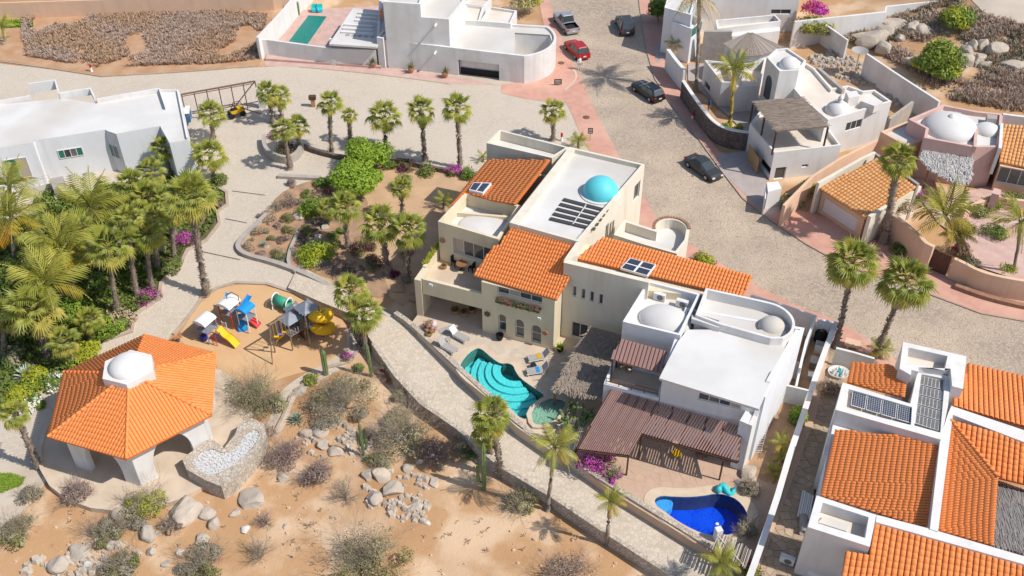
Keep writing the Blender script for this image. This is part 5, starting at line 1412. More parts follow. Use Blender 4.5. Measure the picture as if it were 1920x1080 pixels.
# plank roof
pk = thing('plank_roof', 'weathered brown hipped plank roof behind the coconut palm', 'roof', (*G(1420, 100, 0), 3))
hz = 4.3; ap = G3(*Hx(895, 286), 5.0)
fc = [G3(*Hx(a, b), hz) for a, b in ((650, 395), (820, 515), (1000, 500), (1210, 430))]
for i, (a, b) in enumerate(((fc[0], fc[1]), (fc[1], fc[2]), (fc[2], fc[3]))):
    n = 9 if i != 1 else 8
    t0 = ap
    for k in range(n):
        p, q_ = a.lerp(b, k / n), a.lerp(b, (k + .93) / n)
        c1_, c2_ = t0.lerp(a.lerp(b, k / n), .06), t0.lerp(a.lerp(b, (k + .93) / n), .06)
        nn2 = (q_ - p).cross(c2_ - p).normalized(); nn2 = nn2 if nn2.z > 0 else -nn2; up = nn2 * (.05 + .02 * (k % 2))
        lo = nn2 * -.02
        MB().add([p + up, q_ + up, c2_ + up, c1_ + up, p + lo, q_ + lo, c2_ + lo, c1_ + lo], [(0, 1, 2, 3), (0, 4, 5, 1), (1, 5, 6, 2), (2, 6, 7, 3), (3, 7, 4, 0)]).build('plank', 'plank', pk)
solid(pk, 'wall', [p.xy.lerp(ap.xy, .1) for p in fc] + [ap.xy], 0, 4.1, 'white')
block(th_, PX(3.4, *Hx(840, 570, 770, 780, 980, 770, 1040, 520)), 0, 3.4, 'white', 'roof_sandy', drop=1.2, th=.2)
block(th_, PX(3.2, *Hx(485, 540, 640, 740, 770, 745, 700, 560)), 0, 3.2, 'white', 'roof_sandy', drop=.9, th=.2, wins={0: [('win', 1322, 150, 1330, 175, dict(cols=1))]})
solid(th_, 'garage', PX(2.9, 1376, 170, 1414, 168, 1412, 160, 1380, 160), 0, 2.9, 'white')
mb = MB(); a, b = PX(0, 1378, 207, 1414, 205); mb.quad((*a, 0), (*b, 0), (*b, 2.3), (*a, 2.3)); mb.build('garage_opening', 'dark', th_)
drape('tower_house_yard', GT(.1, 1290, 150, 1400, 250, 1460, 240, 1420, 170, 1340, 120, 1290, 120), 'drive', .13)
wall('long curved dark stone garden wall along the right sidewalk', 2.2, .35, 'dark_stone', 1281, 152, 1295, 173, 1312, 197, 1338, 230, 1366, 244, 1405, 249, cap=(.03, .1), capm='white', sm=True, name='garden_wall', base=lambda x, y: 0)
# peach garage house
pc = thing('peach_garage', 'peach garage with pale orange tiled roof and white door on the right street side', 'garage', (*G(1620, 420, 0), 0))
pT = [(1537, 353, 3.0), (1624, 410, 3.0), (1643, 296, 4.2)]
gr = PP(pT, 1537, 353, 1624, 410, 1717, 351, 1643, 296); tileroof(pc, gr, .36, .46, m='tile_pale', pan='tile_pale_pan')
ga, gb = G(1541, 402, .1), G(1603, 443, .1); ge = (gb - ga).normalized(); gn = Vector((-ge.y, ge.x))
q = [ga - ge * .6, gb + ge * .5, gb + ge * .5 + gn * 7, ga - ge * .6 + gn * 7]
block(pc, q, 0, 2.85, 'peach', None, th=.25, wins={0: [('door', 1546, 371, 1602, 436, dict(m='frame', d=.12, panels=4))]})
for (a, b) in ((1532, 348, ), ):
    pass
zzp = 4.4
bandwall('parapet', PX(3.5, 1533, 346, 1560, 331, 1590, 314, 1615, 300, 1640, 288), .3, lambda x, y: 0, lambda x, y: 3.7, 'cream_light', pc)
bandwall('parapet', PX(4.3, 1643, 288, 1722, 345), .3, lambda x, y: 0, lambda x, y: 4.3, 'grey_render', pc)
bandwall('parapet', PX(3.4, 1630, 407, 1670, 382, 1725, 350), .35, lambda x, y: 0, lambda x, y: 3.5, 'cream_light', pc)
o = wall('sloping peach garden wall from the garage to the street below the bougainvillea', 2.9, .4, 'peach', 1622, 395, 1662, 394, 1690, 412, 1715, 433, 1738, 455, 1752, 462, name='garden_wall', base=lambda x, y: 0)
for u, v in ((1671, 431), (1668, 448)):
    p = G(u, v, 1.4); MB().box((p.x - .0, p.y, 1.4), (.25, .25, .3)).add([], []) 
wall('long peach wall stepping down behind the tower house', 2.6, .3, 'peach', 1470, 385, 1524, 330, 1577, 296, 1610, 280, 1645, 262, name='garden_wall', base=lambda x, y: 0)
gt2 = MB(); a, b = G(1752, 466, 2.4), G(1786, 480, 2.4); gt2.box(((a.x + b.x) / 2, (a.y + b.y) / 2, 1.2), ((b - a).length, .12, 2.3), math.atan2((b - a).y, (b - a).x))
o = gt2.build('driveway_gate', 'dark_wood'); tag(o, 'dark brown wooden driveway gate in the peach street wall', 'gate')
mb = MB()
for k in range(8):
    p = a.lerp(b, (k + .5) / 8); mb.box((p.x, p.y - .07, 1.2), (.03, .05, 2.1), 0)
attach(mb, 'gate_bars', 'rust', o)
o = wall('curved peach street wall with brown brick base at the right edge', 2.3, .35, 'peach', 1790, 484, 1812, 494, 1835, 507, 1870, 517, 1920, 526, 2000, 536, sm=True, name='street_wall', base=lambda x, y: 0)
o = wall('low brown brick planter strip along the foot of the curved peach wall', .5, .5, 'brick_band', 1792, 533, 1835, 549, 1880, 562, 1925, 572, 2000, 585, sm=True, name='planter_edge', base=lambda x, y: 0)
drape('peach_patio', GT(.05, 1700, 340, 1740, 330, 1760, 370, 1860, 350, 1990, 400, 2100, 520, 1920, 530, 1830, 500, 1800, 450, 1760, 420), 'pale_pink_walk', .14)
# pink dome house
pk2 = thing('pink_dome_house', 'pink and peach house with a huge shallow white dome at the right edge', 'house', (*G(1800, 330, 0), 0))
Qx = lambda *a: [x for i in range(0, len(a), 2) for x in (1600 + a[i] / 4.5, 180 + a[i + 1] / 4.5)]
ZK = 4.8
kq = PX(ZK, *Qx(465, 195, 612, 272, 598, 352, 1022, 432, 1240, 430, 1262, 150, 1035, 125, 755, 72))
block(pk2, kq, 0, ZK, 'pink_wall', 'roof_white', drop=.5, th=.3)
p_ = G(*Qx(815, 275), ZK - .5); mb = MB(); mb.dome((p_.x, p_.y, ZK - .52), 2.75, 1.35, 36, 10); mb.build('dome', 'roof_white', pk2, True)
p_ = G(*Qx(830, 190), ZK + .6); mb = MB(); mb.lathe((p_.x, p_.y, ZK + .5), [(.5, -.2), (.5, .25), (.3, .5), (.02, .6)], 14); mb.build('finial', 'white', pk2, True)
p_ = G(*Qx(1130, 295), ZK - .5); mb = MB(); mb.dome((p_.x, p_.y, ZK - .52), 1.3, .8, 26, 8); mb.build('dome', 'roof_white', pk2, True)
bandwall('parapet', PX(ZK + .1, *Qx(1040, 260, 1028, 428)), .3, lambda x, y: ZK - .6, lambda x, y: ZK + .1, 'pink_wall', pk2)
for a in ((860, 130, 915, 165), (1130, 150, 1215, 190)):
    q_ = PX(ZK + .3, *Qx(a[0], a[1], a[2], a[1] + 12, a[2], a[3] + 5, a[0], a[3])); solid(pk2, 'rooftop_unit', q_, ZK - .5, ZK + .3, 'grey_render')
block(pk2, PX(3.4, *Qx(230, 300, 448, 420, 602, 372, 540, 300, 460, 210)), 0, 3.4, 'peach', 'roof_white', drop=.3, th=.3)
block(pk2, PX(4.2, *Qx(1040, 402, 1240, 438, 1265, 350, 1060, 340)), 0, 4.2, 'peach_dark', 'roof_white', wins={0: [('win', *Qx(1040, 528, 1142, 572), dict(cols=1, depth=.1))]})
block(pk2, PX(3.1, *Qx(1240, 590, 1620, 660, 1650, 400, 1250, 380)), 0, 3.1, 'peach', None, wins={0: [('win', *Qx(1205, 590, 1560, 790), dict(cols=4, depth=.1, glass='solar_grey'))]})
tileroof(pk2, PP([(*Qx(1272, 238), 5.1), (*Qx(1236, 556), 3.3), (*Qx(1440, 600), 3.3)], *Qx(1272, 238, 1640, 270, 1640, 640, 1236, 556)), .34, .44, m='tile_pale', pan='tile_pale_pan')
bandwall('parapet', PX(5.1, *Qx(1255, 228, 1240, 440)), .3, lambda x, y: 2, lambda x, y: 5.1, 'white', pk2)
bandwall('parapet', PX(4.9, *Qx(1262, 150, 1500, 180)), .3, lambda x, y: 2, lambda x, y: 4.9, 'white', pk2)
tp = thing('grey_palapa', 'shaggy pale grey thatched palapa beside the pink dome house', 'palapa', (*G(1770, 360, 0), 0))
tq2 = [G3(*a) for a in ((*Qx(600, 405), 3.6), (*Qx(1010, 478), 3.6), (*Qx(985, 720), 2.7), (*Qx(880, 740), 2.5), (*Qx(650, 630), 2.6), (*Qx(555, 520), 3.0))]
thatch(tp, tq2, 'thatch_grey', 1900, .5, Vector((-.2, -.8)), wd=.05)
for p in (tq2[3], tq2[4], tq2[2], tq2[5]): MB().tube([(p.x, p.y + .4, 0), (p.x, p.y + .4, 2.6)], .1, 7).build('post', 'wood', tp)
# boundary walls on the hill
wall('white hillside wall ending at the boulders, upper piece', 3.0, .25, 'white_old', 1526, 30, 1590, 75, name='hill_wall')
wall('long white hillside wall descending beside the rubble heap', 3.4, .28, 'white_old', 1625, 100, 1680, 137, 1762, 190, name='hill_wall')
wall('tall stepped white wall along the very top right', 3.6, .3, 'white', 1490, 40, 1660, 22, 1662, 12, 1812, -4, name='hill_wall')
wall('brown concrete retaining wall below the rubble heap', 2.6, .3, 'concrete', 1668, 222, 1712, 190, name='hill_wall')

# ================= VEHICLES =================
def car(kind, paint, label, u, v, ang, L_=4.6, W=1.85, H=1.5, name='parked_car', cat='car'):
    p = Gt(u, v); z0 = p.z + .02
    t = thing(name, label, cat, (p.x, p.y, z0), 0, 'vehicles parked along the cobbled street')
    Mx = Matrix.Translation((p.x, p.y, z0)) @ Matrix.Rotation(rad(ang), 4, 'Z')
    def part(nm, mb, m, par=t, sm=False):
        mb.v = [tuple(Mx @ Vector(q)) for q in mb.v]; return mb.build(nm, m, par, sm) if par is t else mb.build(nm, m, par, sm, local=True)
    h = L_ / 2; w = W / 2
    if kind == 'suv': st_ = [(-h, .55, .80), (-h + .08, .95, .92), (-h + .5, 1.0, .98), (-.6, 1.02, 1), (.6, 1.02, 1), (h - 1.1, 1.0, .99), (h - .35, .88, .93), (h - .05, .7, .82), (h, .5, .74)]; cab = (-h + .12, -h + .45, .35, h - 1.45, H)
    elif kind == 'sedan': st_ = [(-h, .55, .78), (-h + .12, .88, .9), (-h + .9, .95, .97), (-.6, .93, 1), (.6, .92, 1), (h - 1.1, .88, .97), (h - .35, .76, .9), (h - .05, .62, .8), (h, .5, .72)]; cab = (-h + .55, -h + 1.4, .3, h - 1.35, H)
    else: st_ = [(-h, .6, .9), (-h + .05, .98, .96), (-h + 1.6, 1.0, .98), (-.3, 1.04, 1), (.8, 1.06, 1), (h - 1.1, 1.06, .99), (h - .3, .98, .94), (h - .05, .8, .86), (h, .55, .8)]; cab = (-h + 1.85, -h + 1.98, .55, h - 1.7, H)
    mb = MB(); ring = []
    for x, zt, k in st_:
        y = w * k; ring.append([(x, -y * .93, .26), (x, -y, .45), (x, -y * 1.0, zt - .22), (x, -y * .93, zt - .04), (x, -y * .80, zt), (x, 0, zt + .03), (x, y * .80, zt), (x, y * .93, zt - .04), (x, y, zt - .22), (x, y, .45), (x, y * .93, .26)])
    n = 11
    for r in ring: mb.v += r
    for i in range(len(ring) - 1):
        for k in range(n - 1):
            if kind == 'pickup' and i in (1,) and 4 <= k <= 5: continue
            mb.f.append((i * n + k, i * n + k + 1, (i + 1) * n + k + 1, (i + 1) * n + k)); mb.m.append(0)
        mb.f.append((i * n + n - 1, i * n, (i + 1) * n, (i + 1) * n + n - 1)); mb.m.append(0)
    mb.f.append(tuple(range(n))); mb.m.append(0); o = (len(ring) - 1) * n; mb.f.append(tuple(o + k for k in reversed(range(n)))); mb.m.append(0)
    body = part('body', mb, paint, sm=False)
    zb = st_[3][1] - .02; r0, r1, r2, r3, Hh = cab
    # greenhouse: base ring & roof ring
    bx0, bx1 = r0, r3 + .15; tx0, tx1 = r1 + .05, r3 - .75 if kind != 'pickup' else r3 - .6
    wb, wt = w * .93, w * .72
    base = [(bx0, -wb * .85, zb), (bx0 + .3, -wb, zb), (bx1 - .5, -wb, zb), (bx1, -wb * .75, zb), (bx1, wb * .75, zb), (bx1 - .5, wb, zb), (bx0 + .3, wb, zb), (bx0, wb * .85, zb)]
    top = [(tx0, -wt * .9, Hh - .05), (tx0 + .2, -wt, Hh - .04), (tx1 - .2, -wt, Hh - .03), (tx1, -wt * .9, Hh - .07), (tx1, wt * .9, Hh - .07), (tx1 - .2, wt, Hh - .03), (tx0 + .2, wt, Hh - .04), (tx0, wt * .9, Hh - .05)]
    mb = MB(); mb.add(base + top, [(i, (i + 1) % 8, 8 + (i + 1) % 8, 8 + i) for i in range(8)]); part('windows', mb, 'glass')
    mb = MB(); rt = [(x * 1.0, y * 1.03, z + .0) for x, y, z in top]; rt2 = [(x * .97 + .02, y * .86, z + .06) for x, y, z in top]
    mb.add(rt + rt2, [(i, (i + 1) % 8, 8 + (i + 1) % 8, 8 + i) for i in range(8)] + [tuple(range(8, 16))]); part('roof', mb, paint)
    mb = MB()
    for s in (-1, 1):
        for xa, xb in ((0, 0), (3, 3), (.5, .5)):
            pass
        for j, jj in ((1, 9), (2, 10)):
            a, b = Vector(base[j]), Vector(top[j]); a.y *= s; b.y *= s
            if a.y * s < 0: pass
            mb.tube([a * 1.0 + Vector((0, 0, 0)), b], .035, 4)
        a = Vector(((bx0 + bx1) / 2, -wb * s, zb)); b = Vector(((tx0 + tx1) / 2 + .1, -wt * s, Hh - .03)); mb.tube([a, b], .035, 4)
    part('window_pillars', mb, paint)['kind'] = 'stuff'
    if kind == 'pickup':
        mb = MB(); mb.box((-h + .92, 0, .72), (1.5, W * .78, .03)); mb.box((-h + .13, 0, .85), (.05, W * .78, .35)); mb.box((-h + .92, W * .4, .86), (1.5, .04, .34)); mb.box((-h + .92, -W * .4, .86), (1.5, .04, .34))
        part('truck_bed', mb, 'dark')
    for sx in (h - .9, -h + .85):
        for sy in (-1, 1):
            mb = MB(); prof = [(0.0, -.12), (.33, -.12), (.36, -.08), (.36, .08), (.33, .12), (.0, .12)]; vs = []
            mb.lathe((0, 0, 0), [(max(r, .01), z) for r, z in prof], 16)
            mb.v = [(x + sx, z + sy * (w - .1), y + .34) for x, y, z in mb.v]; wh_ = part('wheel', mb, 'tyre')
            mb = MB(); mb.lathe((0, 0, 0), [(.21, -.005), (.2, .02), (.01, .02)], 10); mb.v = [(x + sx, sy * (w + .025) + z * sy, y + .34) for x, y, z in mb.v]; part('rim', mb, 'metal', wh_)
    for sy in (-1, 1):
        mb = MB(); mb.box((-h + .06, sy * w * .74, .78), (.14, .28, .14)); part('tail_light', mb, 'lamp_red')
        mb = MB(); mb.box((h - .06, sy * w * .62, .6), (.14, .3, .12)); part('headlight', mb, 'lamp_white')
        mb = MB(); mb.box((r3 - .25, sy * (w + .08), zb + .06), (.12, .2, .13)); part('mirror', mb, paint)
    mb = MB(); mb.box((-h + .0, 0, .42), (.1, W * .86, .16)); mb.box((h - .02, 0, .4), (.08, W * .8, .14)); part('bumper', mb, 'metal' if kind == 'pickup' else paint)
    mb = MB(); mb.box((-h - .04, 0, .62), (.02, .4, .14)); part('number_plate', mb, 'lamp_white')
    if kind == 'suv' and paint != 'paint_red':
        mb = MB(); mb.box((0, wt * .85, Hh + .05), (1.9, .05, .05)); mb.box((0, -wt * .85, Hh + .05), (1.9, .05, .05)); part('roof_rail', mb, 'metal')
    return t
car('pickup', 'paint_silver', 'silver pickup truck with open bed, parked nearest the top of the left sidewalk', 1061, 50, 109, 5.4, 1.95, 1.85, name='pickup_truck', cat='pickup truck')
car('suv', 'paint_red', 'red SUV with dark roof parked behind the man in white', 1081, 100, 113, 4.5, 1.85, 1.6)
car('suv', 'paint_dark', 'dark grey SUV with roof rails parked at the top of the right kerb', 1171, 54, 95, 4.8, 1.95, 1.8)
car('suv', 'paint_black', 'black hatchback SUV with red tail lamps halfway down the right kerb', 1214, 178, 122, 4.6, 1.85, 1.5)
car('sedan', 'paint_dark', 'dark grey sedan with curved roof facing down the street beside the driveway', 1318, 322, -58, 4.6, 1.82, 1.42)

# yellow off-road quad bike and motorbike
p = G(446, 218, 0); q_ = thing('quad_bike', 'yellow and black off-road buggy parked by the gate frame', 'quad bike', (p.x, p.y, 0))
mb = MB(); mb.box((p.x, p.y, .75), (1.5, .7, .35), .6); mb.box((p.x + .3, p.y + .2, 1.0), (.6, .6, .25), .6); mb.build('body', 'yellow_paint', q_)
mb = MB(); mb.box((p.x - .3, p.y - .2, 1.0), (.6, .4, .2), .6); mb.build('seat', 'dark', q_)
mb = MB(); mb.tube([(p.x - .6, p.y, .9), (p.x - .3, p.y + .2, 1.7), (p.x + .4, p.y + .5, 1.7), (p.x + .7, p.y + .5, .9)], .04, 5); mb.build('roll_bar', 'dark', q_)
for dx, dy in ((-.5, -.6), (.6, .1), (-.8, .1), (.3, .9)):
    mb = MB(); mb.lathe((0, 0, 0), [(.02, -.14), (.34, -.14), (.34, .14), (.02, .14)], 12); a = .6; mb.v = [(x * math.cos(a) - z * math.sin(a) + p.x + dx, x * math.sin(a) + z * math.cos(a) + p.y + dy, y + .34) for x, y, z in mb.v]; mb.build('wheel', 'tyre', q_)
p = G(352, 232, 0); q_ = thing('golf_cart', 'small blue and white cart half hidden behind the long white house', 'cart', (p.x, p.y, 0))
for (c, d, m_, nm) in (((0, 0, 1.0), (1.0, 1.6, .8), 'cloth_blue', 'body'), ((0, 0, 1.75), (1.1, 1.7, .08), 'plastic_white', 'roof')):
    MB().box((p.x + c[0], p.y + c[1], c[2]), d, .2).build(nm, m_, q_)
for dx in (-.4, .4):
    for dy in (-.7, .7): MB().tube([(p.x + dx, p.y + dy, .5), (p.x + dx, p.y + dy, 1.72)], .04, 5).build('post', 'metal', q_)

# ================= PEOPLE =================
def person(u, v, label, top, trousers, hgt=1.72, face=-1.5, hat=None, z=None):
    p = Gt(u, v); z = p.z if z is None else z
    t = thing('person', label, 'person', (p.x, p.y, z)); s = hgt / 1.75; ca, sa = math.cos(face), math.sin(face)
    def W_(x, y, zz): return (p.x + (x * ca - y * sa) * s, p.y + (x * sa + y * ca) * s, z + zz * s)
    # x forward, y left; joints with radii, grown by the Skin modifier
    J = [((0, 0, .95), .15), ((0, 0, 1.15), .14), ((0, 0, 1.38), .17), ((0, 0, 1.50), .06), ((.02, 0, 1.60), .085), ((.02, 0, 1.70), .09)]
    Ed = [(0, 1), (1, 2), (2, 3), (3, 4), (4, 5)]
    for sy in (-1, 1):
        b = len(J); st = .12 if sy > 0 else -.10
        J += [((0, sy * .10, .88), .10), ((st * .5, sy * .11, .48), .065), ((st * .6 - .03, sy * .11, .1), .05), ((st * .6 + .12, sy * .12, .04), .04)]; Ed += [(0, b), (b, b + 1), (b + 1, b + 2), (b + 2, b + 3)]
        b = len(J); J += [((0, sy * .2, 1.40), .065), ((-.03, sy * .25, 1.12), .048), ((.08 * sy + .06, sy * .27, .88), .038), ((.1 * sy + .08, sy * .27, .80), .035)]; Ed += [(2, b), (b, b + 1), (b + 1, b + 2), (b + 2, b + 3)]
    me = bpy.data.meshes.new('body'); me.from_pydata([W_(*j[0]) for j in J], Ed, [])
    ob = bpy.data.objects.new('body', me); C.objects.link(ob); sk = ob.modifiers.new('skin', 'SKIN'); sb = ob.modifiers.new('sub', 'SUBSURF'); sb.levels = sb.render_levels = 2
    for i, j in enumerate(J): me.skin_vertices[0].data[i].radius = (j[1] * s, j[1] * s)
    me.skin_vertices[0].data[0].use_root = True
    me.materials.append(MATS[top]); ob.parent = t; ob.matrix_parent_inverse = Matrix.Translation(-t.location)
    hd = MB(); hd.lathe(W_(.03, 0, 1.655), [(.02, -.12), (.07, -.09), (.088, 0), (.07, .07), (.03, .10)], 12); hd.build('head', 'skin', t, True)
    hr = MB(); hr.dome(W_(.01, 0, 1.67), .1, .1, 12, 4); hr.build('hat' if hat else 'hair', hat or 'hair', t, True)
    for sy in (-1, 1):
        hm = MB(); st = .12 if sy > 0 else -.10
        hm.tube([W_(0, sy * .10, .93), W_(st * .5, sy * .11, .48), W_(st * .6 - .03, sy * .11, .09)], [.115 * s, .082 * s, .066 * s], 10); hm.build('trouser_leg', trousers, t, True)
        hh = MB(); hh.tube([W_(.08 * sy + .06, sy * .27, .90), W_(.1 * sy + .08, sy * .27, .78)], [.042, .045], 8)
        for k in range(4): hh.tube([W_(.1 * sy + .05 + .022 * k, sy * .27, .79), W_(.1 * sy + .06 + .022 * k, sy * .265, .715 - .01 * (k in (1, 2)))], [.011, .008], 5)
        hh.tube([W_(.1 * sy + .12, sy * .26, .82), W_(.1 * sy + .15, sy * .245, .765)], [.012, .009], 5); hh.build('hand', 'skin', t, True)
    return t
person(1086, 131, 'man in white shirt and trousers walking behind the red car', 'cloth_white', 'cloth_white', 1.75, -1.2, z=0.03)
person(1328, 210, 'person in blue bending over plants inside the dark stone garden wall', 'cloth_blue', 'cloth_grey', 1.6, .5, z=.1)
# ================= STREET FURNITURE =================
def hydrant(u, v, label, h=1.0):
    p = Gt(u, v); t = thing('hydrant', label, 'hydrant', p)
    MB().lathe((p.x, p.y, p.z), [(.16, 0), (.16, .08), (.11, .1), (.11, h * .55)], 10).build('base', 'frame', t, True)
    MB().lathe((p.x, p.y, p.z), [(.12, h * .55), (.12, h * .85), (.15, h * .86), (.1, h), (.02, h * 1.06)], 10).build('cap', 'hydrant_red', t, True)
hydrant(1053, 264, 'red topped hydrant post on the cobbled plaza above the cream house')
hydrant(1298, 224, 'red hydrant post on the right sidewalk against the dark stone wall')
hydrant(172, 134, 'red topped white hydrant post at the kerb of the dry brush lot')
def manhole(u, v, label, r=.4):
    p = Gt(u, v, dz=.035); mb = MB(); mb.lathe((p.x, p.y, p.z), [(r, 0), (r, .012), (r * .88, .016), (.01, .016)], 20); tag(mb.build('manhole_cover', 'rust'), label, 'manhole cover', 'manhole covers')
manhole(1052, 118, 'dark round manhole cover on the pink corner by the rounded wall'); manhole(1099, 220, 'dark round manhole cover halfway down the left pink sidewalk')
manhole(1317, 915, 'small dark round drain cover on the lower pool terrace', .3)
def sign(u, v, label, w_=.55, h=1.3):
    p = Gt(u, v); t = thing('street_sign', label, 'sign', p)
    MB().tube([(p.x, p.y, p.z), (p.x, p.y, p.z + h)], .03, 6).build('post', 'rust', t)
    MB().box((p.x, p.y - .04, p.z + h + .0), (w_, .04, .7)).build('sign_board', 'dark_wood', t)
    for k in range(3): MB().box((p.x, p.y - .065, p.z + h - .18 + .18 * k), (w_ * .7, .012, .05)).build('lettering', 'frame', t)
sign(1106, 264, 'small brown signboard beside the sidewalk above the cream house'); sign(1046, 160, 'low dark nameplate at the pink rounded corner', .9, .5)
p = Gt(588, 200); t = thing('mailbox_post', 'brown wooden post box standing on the cobbled plaza', 'post box', p)
MB().box((p.x, p.y, p.z + .5), (.45, .35, 1.0)).build('post', 'plywood', t); MB().box((p.x, p.y, p.z + 1.2), (.8, .5, .45)).build('box', 'dark_wood', t)
def pot(u, v, z, r, h, m, label, plant='leaf_brown', ph=.8, cat='plant pot', grp=None, n=60):
    p = G(u, v, z) if z is not None else Gt(u, v).xy; z = z if z is not None else Gt(u, v).z
    t = thing('plant_pot', label, cat, (p.x, p.y, z), 0, grp)
    MB().lathe((p.x, p.y, z), [(r * .6, 0), (r * .95, h * .5), (r, h * .9), (r * 1.1, h), (r * .9, h), (r * .85, h * .9), (.01, h * .88)], 14).build('pot', m, t, True)
    if plant:
        rr = random.Random(int(u * 7 + v)); mb = MB()
        for _ in range(n):
            a, e = rr.uniform(0, 6.28), rr.uniform(.2, 1.5); d = Vector((math.cos(a) * math.cos(e), math.sin(a) * math.cos(e), math.sin(e))); l = ph * rr.uniform(.5, 1)
            o = Vector((p.x, p.y, z + h * .9)) + d * l * .3; s_ = d.cross(Vector((0, 0, 1))).normalized() * .04; q = o + d * l * .7
            mb.add([o - s_, o + s_, q + s_ * .3, q - s_ * .3], [(0, 1, 2, 3)])
        mb.build('plant', plant, t)
for k, (u, v) in enumerate(((636, 120), (701, 126), (771, 136), (835, 145))):
    pot(u, v, 0.03, .38, .55, 'terracotta', ['terracotta pot with dry bush, first from the left along the north villa wall', 'terracotta pot with greener bush, second from the left along the north villa wall', 'terracotta pot under the lower wall spout of the north villa', 'terracotta pot nearest the garage of the north villa'][k], 'leaf_olive', 1.0, grp='pots along the north villa wall')
pot(818, 557, ZT, .35, .5, 'terracotta', 'big pot with blue-green agave inside the loggia by the column', 'agave', .8)
for k, (u, v) in enumerate(((854, 590), (871, 594), (886, 588))):
    pot(u, v - 2, ZT, .35, .5, 'terracotta', ['left', 'middle', 'right'][k] + ' terracotta pot of three in the shade of the loggia', 'leaf_dark', .5, grp='pots in the loggia')
pot(937, 637, ZT, .32, .6, 'dark', 'round black pot standing in front of the arched windows', None)
pot(1050, 658, ZT, .3, .4, 'dark', 'pot with bright green plant at the front corner of the cream house', 'leaf_bright', .7)
pot(805, 630, ZT, .28, .35, 'terracotta', 'small pot beside the pink flowering bush on the pool terrace', 'leaf', .35)
pot(833, 503, ZF, .28, .35, 'terracotta', 'terracotta pot with succulent on the cream house balcony', 'leaf', .3)
MB_ = MB(); p = G(812, 614, ZT); MB_.lathe((p.x, p.y, ZT), [(.2, 0), (.38, .25), (.4, .5), (.25, .72), (.02, .8)], 10); tag(MB_.build('boulder', 'rock_white', None, True), 'smooth white boulder beside the pink flowering bush on the terrace', 'boulder')
# balcony table and chairs
p = G(866, 506, ZF); t = thing('round_table', 'round wooden table on the cream house balcony', 'table', (p.x, p.y, ZF))
MB().lathe((p.x, p.y, ZF), [(.01, .7), (.5, .7), (.5, .75), (.01, .75)], 18).build('table_top', 'wood', t); MB().lathe((p.x, p.y, ZF), [(.25, 0), (.05, .1), (.05, .7)], 10).build('leg', 'dark', t)
def chair(u, v, z, m, label, rz, grp=None):
    p = G(u, v, z); t = thing('chair', label, 'chair', (p.x, p.y, z), 0, grp); M_ = Matrix.Translation((p.x, p.y, z)) @ Matrix.Rotation(rz, 4, 'Z')
    MB().box((0, 0, .45), (.5, .5, .06), M=M_).build('seat', m, t); MB().box((0, .24, .78), (.5, .05, .6), M=M_).build('backrest', m, t)
    for x in (-.21, .21):
        for y in (-.21, .21): MB().box((x, y, .21), (.05, .05, .42), M=M_).build('leg', m, t)
chair(853, 498, ZF, 'dark', 'dark metal chair left of the round balcony table', .8); chair(885, 508, ZF, 'dark', 'black chair right of the round balcony table', -2.2)
chair(1165, 688, 3.6, 'wood', 'orange wooden chair on the white house balcony, left one', .3); chair(1180, 694, 3.6, 'wood', 'orange wooden chair on the white house balcony, right one', -.4)
# sun loungers
def lounger(u, v, rz, label, cush='metal_white', strip=None):
    p = G(u, v, ZT); t = thing('sun_lounger', label, 'sun lounger', (p.x, p.y, ZT), 0, 'sun loungers by the teal pool'); M_ = Matrix.Translation((p.x, p.y, ZT + .02)) @ Matrix.Rotation(rz, 4, 'Z')
    MB().box((.25, 0, .34), (1.35, .66, .07), M=M_).build('mattress', 'cloth_grey' if cush == 'metal_white' else cush, t)
    B_ = M_ @ Matrix.Translation((-.42, 0, .34)) @ Matrix.Rotation(rad(52), 4, 'Y')
    MB().box((-.36, 0, 0), (.74, .66, .06), M=B_).build('backrest', cush, t)
    MB().box((.25, .34, .27), (1.5, .05, .06), M=M_).box((.25, -.34, .27), (1.5, .05, .06), M=M_).build('frame', 'metal_white', t)
    for x in (-.35, .85):
        for y in (-.3, .3): MB().box((x, y, .13), (.06, .05, .26), M=M_).build('leg', 'metal_white', t)
    if strip: MB().box((.0, 0, .385), (.3, .67, .02), M=M_).build('towel', strip, t)
lounger(861, 634, rad(-38), 'white backed sun lounger nearest the loggia, upper of the left pair'); lounger(839, 655, rad(-38), 'grey sun lounger by the stone wall, lower of the left pair', 'cloth_grey')
lounger(1010, 674, rad(196), 'upper sun lounger right of the pool with yellow towel', 'cloth_grey', 'yellow_paint'); lounger(1008, 699, rad(192), 'lower sun lounger right of the pool with blue towel', 'cloth_grey', 'plastic_blue')
def small_table(u, v, z, label, m='cloth_grey'):
    p = G(u, v, z); t = thing('side_table', label, 'side table', (p.x, p.y, z)); MB().box((p.x, p.y, z + .38), (.45, .45, .04), .4).build('table_top', m, t)
    for x in (-.17, .17):
        for y in (-.17, .17): MB().box((p.x + x, p.y + y, z + .18), (.04, .04, .36)).build('leg', m, t)
small_table(840, 641, ZT, 'small dark side table between the left pair of loungers'); small_table(1000, 690, ZT, 'small dark side table between the right pair of loungers', 'dark')
p = G(848, 622, ZT); MBx = MB(); MBx.box((p.x - .5, p.y + .15, ZT + .02), (1.3, .9, .02), .5); o = MBx.build('floor_mat', 'cloth_grey'); tag(o, 'grey mat on the terrace behind the left pair of loungers', 'mat')
